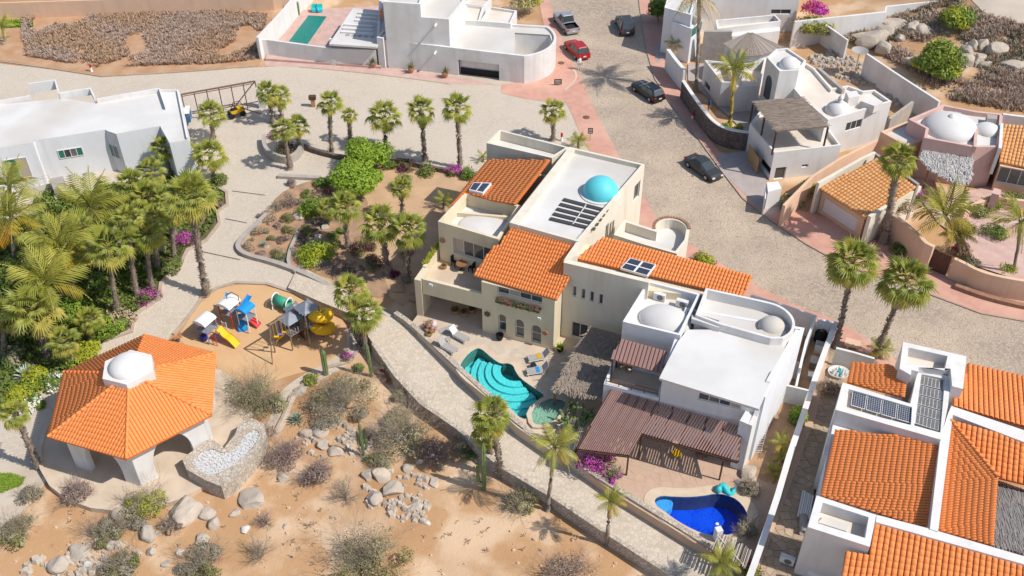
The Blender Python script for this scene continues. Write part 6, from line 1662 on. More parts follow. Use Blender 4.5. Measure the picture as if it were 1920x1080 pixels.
# pool blue creature and floats
p = G(1362, 922, .1); t = thing('pool_ornament', 'turquoise curled sea creature statue on the edge of the blue pool', 'statue', (p.x, p.y, .1))
pts = [(p.x - .6 + .16 * k, p.y + .25 * math.sin(k * .9), .35 + .25 * math.sin(k * .8 + .4)) for k in range(9)]
MB().tube(pts, [.1, .18, .24, .26, .24, .2, .2, .16, .05], 8).build('body', 'turquoise', t, True); MB().dome((pts[0][0], pts[0][1], .3), .28, .35, 10, 4).build('head', 'turquoise', t, True)
p = G(1345, 982, .05); o = MB(); o.lathe((p.x, p.y, .0), [(.12, 0), (.12, .05), (.01, .06)], 12); tag(o.build('pool_float', 'cloth_white'), 'tiny round white float in the blue pool', 'float')
p = G(1242, 848, .1); t = thing('patio_table', 'small patio table with an orange cushion in the sun gap of the pergola', 'table', (*G(1270, 860, .1), .1)); p = G(1268, 856, .1)
MB().box((p.x, p.y, .5), (.6, .6, .08), .5).build('table_top', 'plastic_yellow', t); MB().box((p.x, p.y, .25), (.1, .1, .48)).build('leg', 'dark', t)
for k, (u, v) in enumerate(((1311, 855), (1325, 852), (1335, 848))): chair(u, v, .1, 'rust', ['left', 'middle', 'right'][k] + ' dark iron chair under the right end of the brown pergola', .5 * k, 'iron chairs under the pergola')
# yard clutter
def boxthing(nm, cat, label, u, v, z, d, rz, m, parts=()):
    p = G(u, v, z); t = thing(nm, label, cat, (p.x, p.y, z)); MB().box((p.x, p.y, z + d[2] / 2), d, rz).build('body', m, t)
    for (c, dd, mm, pn) in parts: MB().box((p.x + c[0], p.y + c[1], z + c[2]), dd, rz).build(pn, mm, t)
boxthing('storage_bench', 'bench', 'grey metal cabinet in the narrow service yard', 1527, 690, 0, (.9, .8, .9), -.4, 'solar_grey', [((0, 0, .93), (.96, .86, .05), 'grey_render', 'lid')])
boxthing('washing_machine', 'washer', 'white washing machine in the narrow service yard', 1534, 660, 0, (.75, .7, .95), -.4, 'metal_white', [((0, 0, .97), (.6, .5, .04), 'cloth_grey', 'lid')])
boxthing('rack', 'rack', 'low grey rack in the service yard below the cabinet', 1522, 712, 0, (.7, .5, .6), -.3, 'cloth_grey', [((0, 0, .62), (.8, .6, .04), 'frame', 'shelf')])
p = G(1536, 640, 0); t = thing('water_tank', 'black round water tank in the narrow service yard', 'water tank', (p.x, p.y, 0)); MB().lathe((p.x, p.y, 0), [(.5, 0), (.52, 1.0), (.3, 1.25), (.02, 1.3)], 16).build('tank', 'dark', t, True); MB().lathe((p.x, p.y, 1.24), [(.2, 0), (.2, .08), (.01, .09)], 12).build('lid', 'rust', t)
p = G(1548, 650, 0); t = thing('gas_cylinder', 'dark red gas cylinder beside the black water tank', 'gas cylinder', (p.x, p.y, 0)); MB().lathe((p.x, p.y, 0), [(.16, 0), (.18, .1), (.18, .8), (.1, .95), (.02, 1.0)], 12).build('cylinder', 'lamp_red', t, True); MB().box((p.x, p.y, 1.05), (.08, .08, .1)).build('valve', 'metal', t)
p = G(1571, 702, 0); t = thing('bottle_crate', 'round tub of clear and blue plastic bottles behind the white front wall', 'tub', (p.x, p.y, 0)); MB().lathe((p.x, p.y, 0), [(.6, 0), (.75, .35), (.72, .37), (.6, .1), (.02, .1)], 16, sx=1.2).build('tub', 'metal_white', t, True)
for k in range(14): a = k * 2.4; r_ = .13 * math.sqrt(k); MB().lathe((p.x + r_ * math.cos(a) * 1.2, p.y + r_ * math.sin(a), .12), [(.1, 0), (.1, .3), (.04, .42), (.01, .45)], 8).build('bottle', 'turquoise' if k in (0, 2, 3) else 'frame', t)
p = G(1583, 660, 0); t = thing('pale_bench', 'pale concrete bench slab on the pink sidewalk between the two tall palms', 'bench', (*G(1598, 652, 0), 0)); p = G(1598, 652, 0)
MB().box((p.x, p.y, .5), (1.4, .9, .15), -.4).build('seat', 'peach', t); MB().box((p.x - .4, p.y + .1, .22), (.2, .7, .42), -.4).build('leg', 'peach', t); MB().box((p.x + .4, p.y - .1, .22), (.2, .7, .42), -.4).build('leg', 'peach', t)
o = ac_unit(None, *G(1474, 1056, 0), .1, -.45, 1.0); tag(o, 'white air conditioner unit standing at the bottom end of the alley', 'air conditioner')
for k in range(6):
    a, b = G(1500 + 3.2 * k, 962, .3), G(1504 + 3.2 * k, 922, .3); 
t = thing('pipe_bundle', 'bundle of pale pipes leaning in the alley beside the orange roofed house', 'pipes', (*G(1508, 950, 0), .05))
for k in range(6):
    a, b = G(1496 + 4 * k, 968 + k, .25), G(1506 + 3.6 * k, 920 + 2 * k, .25); MB().tube([(*a, .2 + .05 * (k % 2)), (*b, .25 + .05 * (k % 2))], .07, 6).build('pipe', 'frame', t)
p = G(1504, 990, 0); t = thing('water_heater', 'grey cylinder tank lying in the alley beside the white wall', 'tank', (p.x, p.y, 0)); MB().tube([(p.x - .1, p.y - .7, .35), (p.x + .2, p.y + .8, .35)], .3, 12).build('tank', 'cloth_grey', t, True); MB().tube([(p.x + .2, p.y + .8, .35), (p.x + .22, p.y + 1.0, .35)], .1, 8).build('valve', 'frame', t)
for u, v, lb in ((1472, 877, 'square iron drain cover in the middle of the alley'), (1503, 791, 'faint square cover further up the alley')):
    p = G(u, v, .045); mb = MB(); mb.box((p.x, p.y, .06), (.6, .5, .03), -.15); tag(mb.build('drain_cover', 'rust'), lb, 'drain cover')
t = thing('propane_tank', 'white horizontal gas tank at the bottom edge below the white wall', 'gas tank', (*G(1515, 1076, 0), 0)); p = G(1510, 1078, 0)
MB().tube([(p.x, p.y, .45), (p.x + .15, p.y, .45), (p.x + 1.3, p.y - .4, .45), (p.x + 1.45, p.y - .45, .45)], [.15, .4, .4, .15], 14).build('tank', 'frame', t, True); MB().lathe((p.x + .7, p.y - .2, .8), [(.15, 0), (.15, .15), (.01, .16)], 10).build('cap', 'metal', t)
t = thing('towel_rack', 'white metal ladder racks leaning beside the white house pillar', 'rack', (*G(1420, 835, .1), .1))
for k in range(3):
    b = G(1414 + 5 * k, 852 - 18 * k, .1); mb = MB()
    for s_ in (0, .5): mb.tube([(b.x + s_, b.y, .12), (b.x + s_ + .1, b.y + .3, 1.2)], .025, 4)
    for j in range(5): mb.tube([(b.x + .02 * j, b.y + .06 * j, .3 + .2 * j), (b.x + .5 + .02 * j, b.y + .06 * j, .3 + .2 * j)], .02, 4)
    mb.build('ladder', 'metal_white', t)
# hill clutter: satellite dish, plywood, tarp
p = G(1611, 102, 3); t = thing('satellite_dish', 'big round pale satellite dish above the rubble heap', 'satellite dish', (p.x, p.y, 0)); MB().lathe((p.x, p.y, 3.2), [(.02, 0), (.6, .12), (1.0, .35)], 20).build('dish', 'cloth_grey', t, True); MB().tube([(p.x, p.y, 0), (p.x, p.y, 3.2)], .06, 6).build('pole', 'metal', t)
o = MB(); a, b = G(1400, 300, 0), G(1418, 328, 0); c = (a + b) / 2; o.box((c.x, c.y, 1.0), ((b - a).length, .06, 2.0), math.atan2((b - a).y, (b - a).x)); tag(o.build('plywood_sheet', 'plywood'), 'brown plywood board leaning by the garage opening of the tower house', 'board')
wg = PX(2.2, 1438, 342, 1459, 340, 1466, 353, 1440, 360); t = thing('white_gate', 'white boxed gate housing at the corner of the tower house', 'gate', (wg[0].x, wg[0].y, .1))
MB().prism(wg, 0, 2.2).build('gate_panel', 'frame', t); MB().prism(PX(2.0, 1434, 372, 1437, 344, 1439, 345, 1436, 373), 0, 2.0).build('gate_panel', 'frame', t)
p = Gt(560, 1000)

# ================= PLAYGROUND =================
def GP(u, v): q = Gt(u, v); return q
# tunnel
p = GP(532, 578); t = thing('play_tunnel', 'green plastic play tunnel with white ring ends in the sand', 'play tunnel', p)
a, b = GP(518, 572), GP(544, 582); d = (b - a).normalized(); sd_ = Vector((-d.y, d.x, 0))
def cyl(a, b, r, h, n=20):
    mb = MB(); vs = []
    for q in (a, b):
        for rr_ in (r, r - .04):
            for k in range(n): tt = 2 * math.pi * k / n; vs.append(q + sd_ * rr_ * math.cos(tt) + Vector((0, 0, h + rr_ * math.sin(tt))))
    fs = []
    for k in range(n): k2 = (k + 1) % n; fs += [(k, k2, 2 * n + k2, 2 * n + k), (n + k2, n + k, 3 * n + k, 3 * n + k2), (k2, k, n + k, n + k2), (2 * n + k, 2 * n + k2, 3 * n + k2, 3 * n + k)]
    return mb.add(vs, fs)
cyl(a, b, .48, .72).build('tunnel', 'plastic_green', t, True)
for q in (a, b):
    mb = MB(); ring = [q + sd_ * .56 * math.cos(k * math.pi / 10) + Vector((0, 0, .75 + .6 * math.sin(k * math.pi / 10))) for k in range(20)]
    mb.tube(ring + [ring[0]], .07, 6); mb.tube([q + sd_ * .5 + Vector((0, 0, .5)), q + sd_ * .6], .06, 5); mb.tube([q - sd_ * .5 + Vector((0, 0, .5)), q - sd_ * .6], .06, 5); mb.build('end_ring', 'plastic_white', t, True)
def slide(par, a, b, w_, m, nm='slide', wavy=0, side=.14):
    d = (b - a).xy.normalized(); s_ = Vector((-d.y, d.x, 0)) * w_ / 2; n = 10; mb = MB(); rows = []
    for i in range(n + 1):
        f = i / n; q = a.lerp(b, f); q.z = a.z + (b.z - a.z) * (f + .06 * math.sin(f * 6.28)) + wavy * math.sin(f * 12.5)
        rows.append([q + s_ * 1.05 + Vector((0, 0, side)), q + s_, q - s_, q - s_ * 1.05 + Vector((0, 0, side))])
    for r in rows: mb.v += [tuple(x) for x in r]
    for i in range(n):
        for k in range(3): mb.f.append((i * 4 + k, i * 4 + k + 1, i * 4 + 5 + k, i * 4 + 4 + k)); mb.m.append(0)
    o2 = MB(); o2.v = mb.v + [(x, y, z - .05) for x, y, z in mb.v]; N = len(mb.v); o2.f = mb.f + [tuple(N + i for i in reversed(f_)) for f_ in mb.f]; o2.m = [0] * len(o2.f)
    for i in range(n): o2.f += [(i * 4, N + i * 4, N + i * 4 + 4, i * 4 + 4), (i * 4 + 3, i * 4 + 7, N + i * 4 + 7, N + i * 4 + 3)]; o2.m += [0, 0]
    return o2.build(nm, m, par, False)
def Zat(u, v, base, vt): b = GP(u, base); return Vector((b.x, b.y, ztop(b.y, vt)))
t = thing('climbing_frame', 'colourful plastic play frame with white roofs and blue red and yellow slides', 'play frame', GP(425, 640))
tows = [((384, 632), 1.3), ((402, 640), 1.3), ((430, 600), 1.4), ((447, 610), 1.4)]
def tower(par, c, w_, hdeck, htop, rz, postm, roofm, pr=.05, nm='post', roof='arch'):
    M_ = Matrix.Translation(c) @ Matrix.Rotation(rz, 4, 'Z')
    for x in (-1, 1):
        for y in (-1, 1): MB().tube([M_ @ Vector((x * w_ / 2, y * w_ / 2, 0)), M_ @ Vector((x * w_ / 2, y * w_ / 2, htop))], pr, 6).build(nm, postm, par)
    MB().box((0, 0, hdeck), (w_, w_, .08), M=M_).build('deck', 'grey_sheet', par)
    if roof == 'arch':
        mb = MB(); vs = []
        for y in (-w_ * .6, w_ * .6):
            for k in range(7): a = math.pi * k / 6; vs.append(M_ @ Vector((-math.cos(a) * w_ * .58, y, htop - .05 + math.sin(a) * .35)))
        mb.add(vs, [(k, k + 1, 8 + k, 7 + k) for k in range(6)] + [tuple(range(7)), tuple(range(13, 6, -1))]); mb.build('roof', roofm, par)
    else:
        mb = MB(); w2 = w_ * .55; vs = [M_ @ Vector((x * w2, y * w2, htop - .1)) for x, y in ((-1, -1), (1, -1), (1, 1), (-1, 1))] + [M_ @ Vector((0, 0, htop + .5))]
        mb.add(vs, [(0, 1, 4), (1, 2, 4), (2, 3, 4), (3, 0, 4), (3, 2, 1, 0)]); mb.build('roof', roofm, par)
    return M_
c1_ = GP(392, 632); M1 = tower(t, c1_, 1.25, 1.1, 2.1, -.5, 'plastic_purple', 'plastic_white')
c2_ = GP(437, 603); M2 = tower(t, c2_, 1.3, 1.3, 2.3, -.5, 'hydrant_red', 'plastic_white')
c3_ = GP(450, 606); M3 = tower(t, c3_ + Vector((.9, -.4, 0)), 1.1, 1.2, 2.2, -.5, 'plastic_white', 'plastic_blue')
slide(t, Zat(415, 622, 636, 615), GP(446, 650) + Vector((0, 0, .15)), .7, 'plastic_yellow', wavy=.03)
slide(t, Zat(461, 590, 600, 590), GP(486, 613) + Vector((0, 0, .1)), .6, 'plastic_red')
slide(t, Zat(455, 590, 606, 588), GP(457, 622) + Vector((0, 0, .1)), .75, 'plastic_blue', nm='climbing_slide')
slide(t, Zat(428, 600, 612, 588), GP(428, 600) + Vector((0, 0, .6)), .5, 'plastic_yellow', nm='bridge')
for (u0, v0, u1, v1, zz0, zz1, m_) in ((457, 590, 475, 570, 1.6, 1.9, 'plastic_blue'), (430, 585, 436, 568, 1.6, 2.1, 'plastic_blue')):
    a, b = GP(u0, v0 + 14), GP(u1, v1 + 14); a.z += zz0; b.z += zz1; slide(t, a, b, .45, m_, nm='roof_wing')
for k, (u, v) in enumerate(((400, 646), (409, 640), (420, 622))):
    q = GP(u, v); mb = MB(); e = Vector((.6, -.3, 0))
    mb.tube([q, q + Vector((0, 0, 1.3))], .03, 4); mb.tube([q + e * .7, q + e * .7 + Vector((0, 0, 1.3))], .03, 4)
    for j in range(5): mb.tube([q + Vector((0, 0, .2 + .24 * j)), q + e * .7 + Vector((0, 0, .2 + .24 * j))], .025, 4)
    mb.build('ladder', ['plastic_red', 'plastic_purple', 'plastic_white'][k], t)
q = GP(446, 600); mb = MB(); mb.tube([q + Vector((-.5, 0, 0)), q + Vector((-.5, 0, 2.9)), q + Vector((0, 0, 3.3)), q + Vector((.5, 0, 2.9)), q + Vector((.5, 0, 0))], .035, 5); mb.build('hoop', 'dark', t)
q = GP(378, 632); mb = MB(); mb.tube([q + Vector((-.3, 0, 0)), q + Vector((-.3, 0, 1.9)), q + Vector((0, 0, 2.2)), q + Vector((.35, 0, 1.9)), q + Vector((.35, 0, 0))], .035, 5); mb.build('hoop', 'plastic_red', t)
MB().lathe((q.x + .3, q.y - .3, .0 + q.z), [(.3, 0), (.35, .2), (.25, .5), (.1, .6)], 10).build('barrel', 'plastic_navy', t)
# wooden tower
t = thing('play_tower', 'dark wooden play tower with slate roofs and yellow tube slide', 'play tower', GP(575, 650))
for (u, v, hd, ht, w_) in ((552, 640, 1.5, 2.9, 1.5), (584, 632, 1.9, 3.6, 1.5), (560, 622, 1.5, 2.8, 1.3)):
    Mt = tower(t, GP(u, v), w_, hd, ht, -.75, 'play_wood', 'grey_sheet', .07, roof='hip')
    for sd2 in ((0, -1), (1, 0), (-1, 0)):
        for k in range(6):
            x, y = (-.5 + .2 * k) * w_, w_ / 2
            v1 = (x, sd2[1] * y) if sd2[0] == 0 else (sd2[0] * y, x)
            MB().box((v1[0], v1[1], hd + .35), (.12, .04, .6) if sd2[0] == 0 else (.04, .12, .6), M=Mt).build('rail_board', 'play_wood', t)
    MB().box((0, w_ * .5, hd * .5), (w_ * .9, .05, hd * .9), M=Mt).build('panel', 'dark_wood', t)
# tube slide: three turns of a yellow helix
q = GP(606, 628); mb = MB(); pts = []; rrs = []
for k in range(40):
    a = -2.4 + k * .27; pts.append(q + Vector((math.cos(a) * .72, math.sin(a) * .72, 2.9 - k * .062))); rrs.append(.46)
MB().tube(pts, rrs, 10).build('tube_slide', 'plastic_yellow', t, True)
for k in range(0, 40, 5): MB().tube([pts[k], pts[min(k + 1, 39)]], .49, 10).build('tube_joint', 'plastic_yellow', t)
slide(t, GP(545, 645) + Vector((-.2, .2, 1.5)), GP(520, 640) + Vector((0, 0, .1)), .65, 'plastic_yellow', nm='slide')
# swing frame
a, b = GP(551, 640) + Vector((0, 0, 2.2)), GP(516, 664) + Vector((0, 0, 2.2)); b2 = GP(520, 660)
a = Vector((GP(548, 652).x, GP(548, 652).y, 2.1)); b = Vector((GP(518, 672).x, GP(518, 672).y, 2.1))
MB().tube([a, b], .08, 7).build('swing_beam', 'play_wood', t)
for s_ in (-.7, .7): MB().tube([b, b + Vector((-.2, s_, -2.1 + GP(518, 672).z))], .06, 6).build('swing_leg', 'play_wood', t)
for k in range(3):
    f = .25 + .25 * k; q = a.lerp(b, f); MB().tube([q + Vector((-.15, 0, 0)), q + Vector((-.15, 0, -1.6))], .015, 4).tube([q + Vector((.15, 0, 0)), q + Vector((.15, 0, -1.6))], .015, 4).box((q.x, q.y, q.z - 1.62), (.42, .2, .06)).build('swing', 'plastic_yellow' if k != 1 else 'plastic_purple', t)
p = GP(335, 640); t = thing('spring_rider', 'small brown spring rocker beside the gazebo roof in the sand', 'spring rocker', p); MB().lathe(p, [(.12, 0), (.12, .35)], 8).build('spring', 'rust', t); MB().box((p.x, p.y, p.z + .55), (.7, .2, .3), .4).build('seat', 'terracotta', t); MB().box((p.x + .25, p.y + .1, p.z + .85), (.2, .15, .35), .4).build('head', 'terracotta', t)

# ================= VEGETATION =================
def fan_mesh(seed, m, droop=.25, open_=1.0):
    rr = random.Random(seed); mb = MB()
    mb.add([(-.014, 0, 0), (.014, 0, 0), (.01, .58, .06), (-.01, .58, .06)], [(0, 1, 2, 3)], 1)
    o = Vector((0, .55, .055)); n = 17; span = rad(230) * open_
    for k in range(n):
        a = -span / 2 + span * k / (n - 1); l = .46 * (1 - .30 * abs(a) / 2.2) * rr.uniform(.82, 1.12)
        d = Vector((math.sin(a), math.cos(a), 0)); s_ = Vector((d.y, -d.x, 0)); hw = .026
        r1, r2 = o + d * l * .52 + Vector((0, 0, .02 - .05 * droop)), o + d * l + Vector((0, 0, -droop * rr.uniform(.5, 1.1) * l * 1.1))
        up = Vector((0, 0, .018))
        mb.add([o, r1 - s_ * hw * 1.25 - up, r1 + up, r1 + s_ * hw * 1.25 - up, r2], [(0, 2, 1), (0, 3, 2), (1, 2, 4), (2, 3, 4)], 0)
    return mb.mesh('frond', [m, 'stem'])
def coco_mesh(seed, m, droop=.5):
    rr = random.Random(seed); mb = MB(); n = 20; pts = []
    for i in range(n + 1):
        f = i / n; pts.append(Vector((.04 * math.sin(f * 3 + seed), f * (1 - .12 * f * f * droop), .20 * f - droop * .75 * f * f)))
    for i in range(n):
        a, b = pts[i], pts[i + 1]; w_ = .014 * (1 - i / n) + .003
        mb.add([a + Vector((-w_, 0, 0)), a + Vector((w_, 0, 0)), b + Vector((w_, 0, 0)), b + Vector((-w_, 0, 0))], [(0, 1, 2, 3)], 1)
    for i in range(2, 17):
        f = i / 17; k = min(int(f * n), n - 1); p = pts[k].lerp(pts[k + 1], f * n - k); tg = (pts[k + 1] - pts[k]).normalized()
        l = .31 * math.sin(min(1, f * 1.15 + .12) * math.pi) ** .6 * rr.uniform(.85, 1.1) + .03
        for sx in (-1, 1):
            d = (Vector((sx, 0, 0)) * .62 + tg * .75 + Vector((0, 0, -.4 + .2 * rr.random()))).normalized(); w_ = tg * .021
            q = p + d * l * .6; e = p + d * l + Vector((0, 0, -.10 * l / .3))
            mb.add([p - w_ * .6, p + w_ * .6, q + w_, q - w_, e], [(0, 1, 2, 3), (3, 2, 4)], 0)
    return mb.mesh('frond', [m, 'stem'])
FAN = [fan_mesh(1, 'fan_green', .12), fan_mesh(2, 'fan_green', .4), fan_mesh(3, 'fan_green', .7, .85)]
FANY = [fan_mesh(4, 'fan_yellow', .5), fan_mesh(5, 'fan_yellow', .8, .8)]
DEADF = [fan_mesh(6, 'dead_frond', .9, .5), fan_mesh(7, 'dead_frond', .6, .6)]
COC = [coco_mesh(1, 'coco_green', .45), coco_mesh(2, 'coco_green', .7), coco_mesh(3, 'coco_green', .95)]
COCY = [coco_mesh(4, 'coco_yellow', .8), coco_mesh(5, 'coco_orange', .9)]
DEADC = [coco_mesh(6, 'dead_frond', 1.3), coco_mesh(8, 'dead_frond', 1.6)]
def addfrond(t, me, top, az, el, L_, roll=0):
    o = bpy.data.objects.new('frond', me); C.objects.link(o); o.parent = t
    # local y outwards at azimuth az, raised by el
    M_ = Matrix.Rotation(az - math.pi / 2, 4, 'Z') @ Matrix.Rotation(el, 4, 'X') @ Matrix.Rotation(roll, 4, 'Y') @ Matrix.Diagonal((L_, L_, L_, 1))
    o.matrix_basis = Matrix.Translation(top) @ M_
def palm(kind, bu, bv, cu, cv, rpx, label, skirt=0, nf=None, tr=.2, z=None, yel=.12, seed=None, group='fan palms', tm=None, orange=0, dead=.0):
    b = Gt(bu, bv) if z is None else G3(bu, bv, z); zt = max(b.z + .5, ztop(b.y, cv)); tp = G3(cu, cv, zt)
    rr = random.Random(seed if seed is not None else int(bu * 13 + bv * 7)); h_ = zt - b.z
    depth = b.y * cp + (CAMH - zt) * sp; Rm = rpx * depth / FOC * (1.12 if kind == 'F' else 1.2)
    t = thing('fan_palm' if kind == 'F' else 'coconut_palm', label, 'palm tree', b, 0, group)
    top = Vector((tp.x - b.x, 0, zt - b.z)); lean = top.x
    # trunk, curved towards the crown
    n = max(5, int(h_ / .45)); mb = MB(); path = []; rads = []
    for i in range(n + 1):
        f = i / n; x = lean * (f ** 1.3); path.append((x + rr.uniform(-.03, .03), rr.uniform(-.03, .03), f * top.z))
        base = tr * (1.5 - .5 * min(1, f * 4)) * (1 + .0 * f)
        rads.append(base * (1 + (.16 if i % 2 else -.06)) if kind == 'F' else tr * .72 * (1.5 - .5 * min(1, f * 5)) * (1.04 if i % 2 else .98))
    mb.tube(path, rads, 9); mb.build('trunk', tm or ('trunk' if kind == 'F' else 'trunk_smooth'), t, True, local=True)
    if kind == 'F':                                            # old leaf bases all over the trunk
        bb = MB()
        for i in range(int(h_ * 26)):
            f = rr.random(); a = rr.uniform(0, 6.28); c = Vector((lean * f ** 1.3, 0, f * top.z)); d = Vector((math.cos(a), math.sin(a), 0)); rd = tr * (1.5 - .5 * min(1, f * 4))
            s_ = Vector((-d.y, d.x, 0)) * .05; p0 = c + d * rd * .9; p1 = c + d * (rd * 1.5 + .03) + Vector((0, 0, .14))
            bb.add([p0 - s_, p0 + s_, p1 + s_ * .6, p1 - s_ * .6, p0 + Vector((0, 0, .12))], [(0, 1, 2, 3), (3, 2, 4)])
        bb.build('leaf_bases', 'boot', t, False, 'stuff', local=True)
    nf = nf or (24 if kind == 'F' else 16)
    for k in range(nf):
        f = k / (nf - 1); az = k * 2.39996 + rr.uniform(-.2, .2)
        if kind == 'F':
            el = rad(76 - 112 * f ** .8) + rr.uniform(-.16, .16); L_ = Rm * rr.uniform(.88, 1.1) * (1 - .12 * (1 - f))
            y_ = f > .72 and rr.random() < yel * 3
            me = rr.choice(FANY) if y_ else FAN[0 if f < .35 else (1 if f < .7 else 2)]
        else:
            el = rad(72 - 80 * f) + rr.uniform(-.12, .12); L_ = Rm * rr.uniform(.9, 1.12)
            me = (COCY[1] if rr.random() < orange else COCY[0]) if (f > .6 and rr.random() < yel * 2.5 + orange) else COC[0 if f < .35 else (1 if f < .7 else 2)]
            if rr.random() < dead: me = rr.choice(DEADC)
        addfrond(t, me, top, az, el, L_, rr.uniform(-.25, .25))
    for k in range(skirt):
        f = k / max(1, skirt); az = k * 2.39996; addfrond(t, rr.choice(DEADF), top + Vector((0, 0, -.15 - .9 * f)), az, rad(-62 - 22 * rr.random()), Rm * rr.uniform(.55, .85), rr.uniform(-.4, .4))
    return t
F_ = [
 (512, 231, 502, 173, 27, 'tall fan palm at the right end of the gate frame, left of the close pair'),
 (528, 224, 524, 180, 25, 'fan palm at the right end of the gate frame, right of the close pair'),
 (544, 318, 531, 243, 27, 'leaning fan palm with yellowish fronds in front of the rounded grey planter'),
 (561, 284, 558, 237, 26, 'fan palm growing inside the rounded grey planter'),
 (622, 288, 619, 192, 27, 'fan palm on the plaza beside the brown post box'),
 (657, 268, 655, 216, 17, 'smallest fan palm in the plaza row'),
 (724, 284, 720, 218, 36, 'broad fan palm rising behind the big round green tree'),
 (797, 303, 789, 206, 31, 'fan palm second from the right in the plaza row, with pale hanging skirt'),
 (863, 315, 857, 203, 33, 'tallest fan palm at the right end of the plaza row'),
 (1037, 264, 1037, 207, 27, 'lone fan palm on the cobbles above the cream house'),
 (400, 264, 397, 214, 30, 'fan palm in front of the rusty gate frame'),
 (320, 329, 308, 277, 29, 'fan palm against the end wall of the long white house, upper left of its group'),
 (365, 322, 352, 286, 27, 'fan palm in the middle of the group by the long white house'),
 (403, 340, 394, 288, 34, 'fan palm at the right of the group by the long white house'),
 (296, 398, 282, 322, 33, 'fan palm just below the end wall of the long white house'),
 (388, 553, 357, 368, 54, 'tall curved fan palm whose foot stands at the corner of the playground sand'),
 (290, 440, 277, 366, 36, 'fan palm behind the tall curved one in the garden'),
 (222, 588, 203, 462, 50, 'big fan palm with drooping yellow-green leaves in the middle of the palm garden'),
 (286, 545, 273, 438, 38, 'fan palm with pale studded trunk above the magenta flower border'),
 (258, 556, 240, 410, 34, 'fan palm with leaning pale trunk behind the studded one'),
 (297, 503, 288, 408, 32, 'fan palm of the shaded group near the curving kerb, left one'),
 (328, 488, 322, 400, 30, 'fan palm of the shaded group near the curving kerb, right one'),
 (92, 673, 62, 578, 58, 'old fan palm with yellow skirt above the bright shrubs at left'),
 (172, 640, 168, 598, 30, 'short fan palm in dark undergrowth above the gazebo roof'),
 (225, 455, 214, 390, 37, 'fan palm at the heart of the garden crowd, under the coconut fronds'),
 (74, 878, 28, 775, 32, 'leaning fan palm with orange leaf bases beside the gazebo deck'),
 (755, 408, 752, 352, 24, 'small fan palm next to the round clipped bush in the sandy court'),
 (698, 376, 0, 0, 0, ''),
 (652, 466, 647, 388, 36, 'fan palm at the left of the sandy court garden'),
 (617, 418, 616, 390, 24, 'short young fan palm leaning over the rocks of the garden'),
 (728, 514, 714, 420, 44, 'thick fan palm left of the two beside the cream house'),
 (763, 528, 764, 432, 42, 'thick fan palm nearest the cream house wall'),
 (676, 655, 657, 545, 40, 'fan palm with higher crown of the pair at the path and playground corner'),
 (685, 661, 683, 585, 42, 'fan palm with lower crown of the pair at the path and playground corner'),
 (938, 893, 922, 778, 42, 'fan palm at the foot of the path wall beside the tall cactus'),
 (924, 868, 910, 812, 32, 'lower fan palm hidden behind the one beside the tall cactus'),
 (1566, 650, 1600, 492, 54, 'tall leaning fan palm with brown skirt, left of the street pair'),
 (1640, 670, 1700, 528, 56, 'tall leaning fan palm with brown skirt, right of the street pair'),
 (140, 560, 132, 470, 36, 'fan palm squeezed between the coconut palms and the big drooping fan palm'),
 (60, 500, 52, 430, 34, 'fan palm low behind the orange coconut fronds at the left edge'),
 (255, 425, 246, 345, 36, 'fan palm in front of the angled bay of the long white house'),
 (200, 520, 150, 430, 34, 'fan palm leaning left over the glimpse of turquoise pool'),
 (130, 690, 118, 640, 34, 'short yellow-green fan palm right of the old skirted one'),
 (10, 660, 8, 590, 38, 'fan palm cut by the left edge beside the old skirted one'),
 (330, 450, 310, 372, 30, 'fan palm directly left of the tall curved crown'),
 (1655, 456, 1684, 300, 40, 'very tall thick-trunked fan palm in front of the peach garage roof'),
]
for a in F_:
    if not a[5]: continue
    k = dict(tr=.2)
    if 'skirt' in a[5]: k['skirt'] = 26 if 'street pair' in a[5] else 12
    if 'street pair' in a[5]: k.update(tr=.19, z=0.0, nf=34)
    if 'thick' in a[5]: k['tr'] = .26
    if 'tall curved' in a[5]: k.update(tr=.26, nf=34, skirt=10, yel=.25)
    if 'very tall' in a[5]: k.update(tr=.3, z=.0, nf=30)
    if 'yellow' in a[5]: k['yel'] = .3
    palm('F', *a, **k)
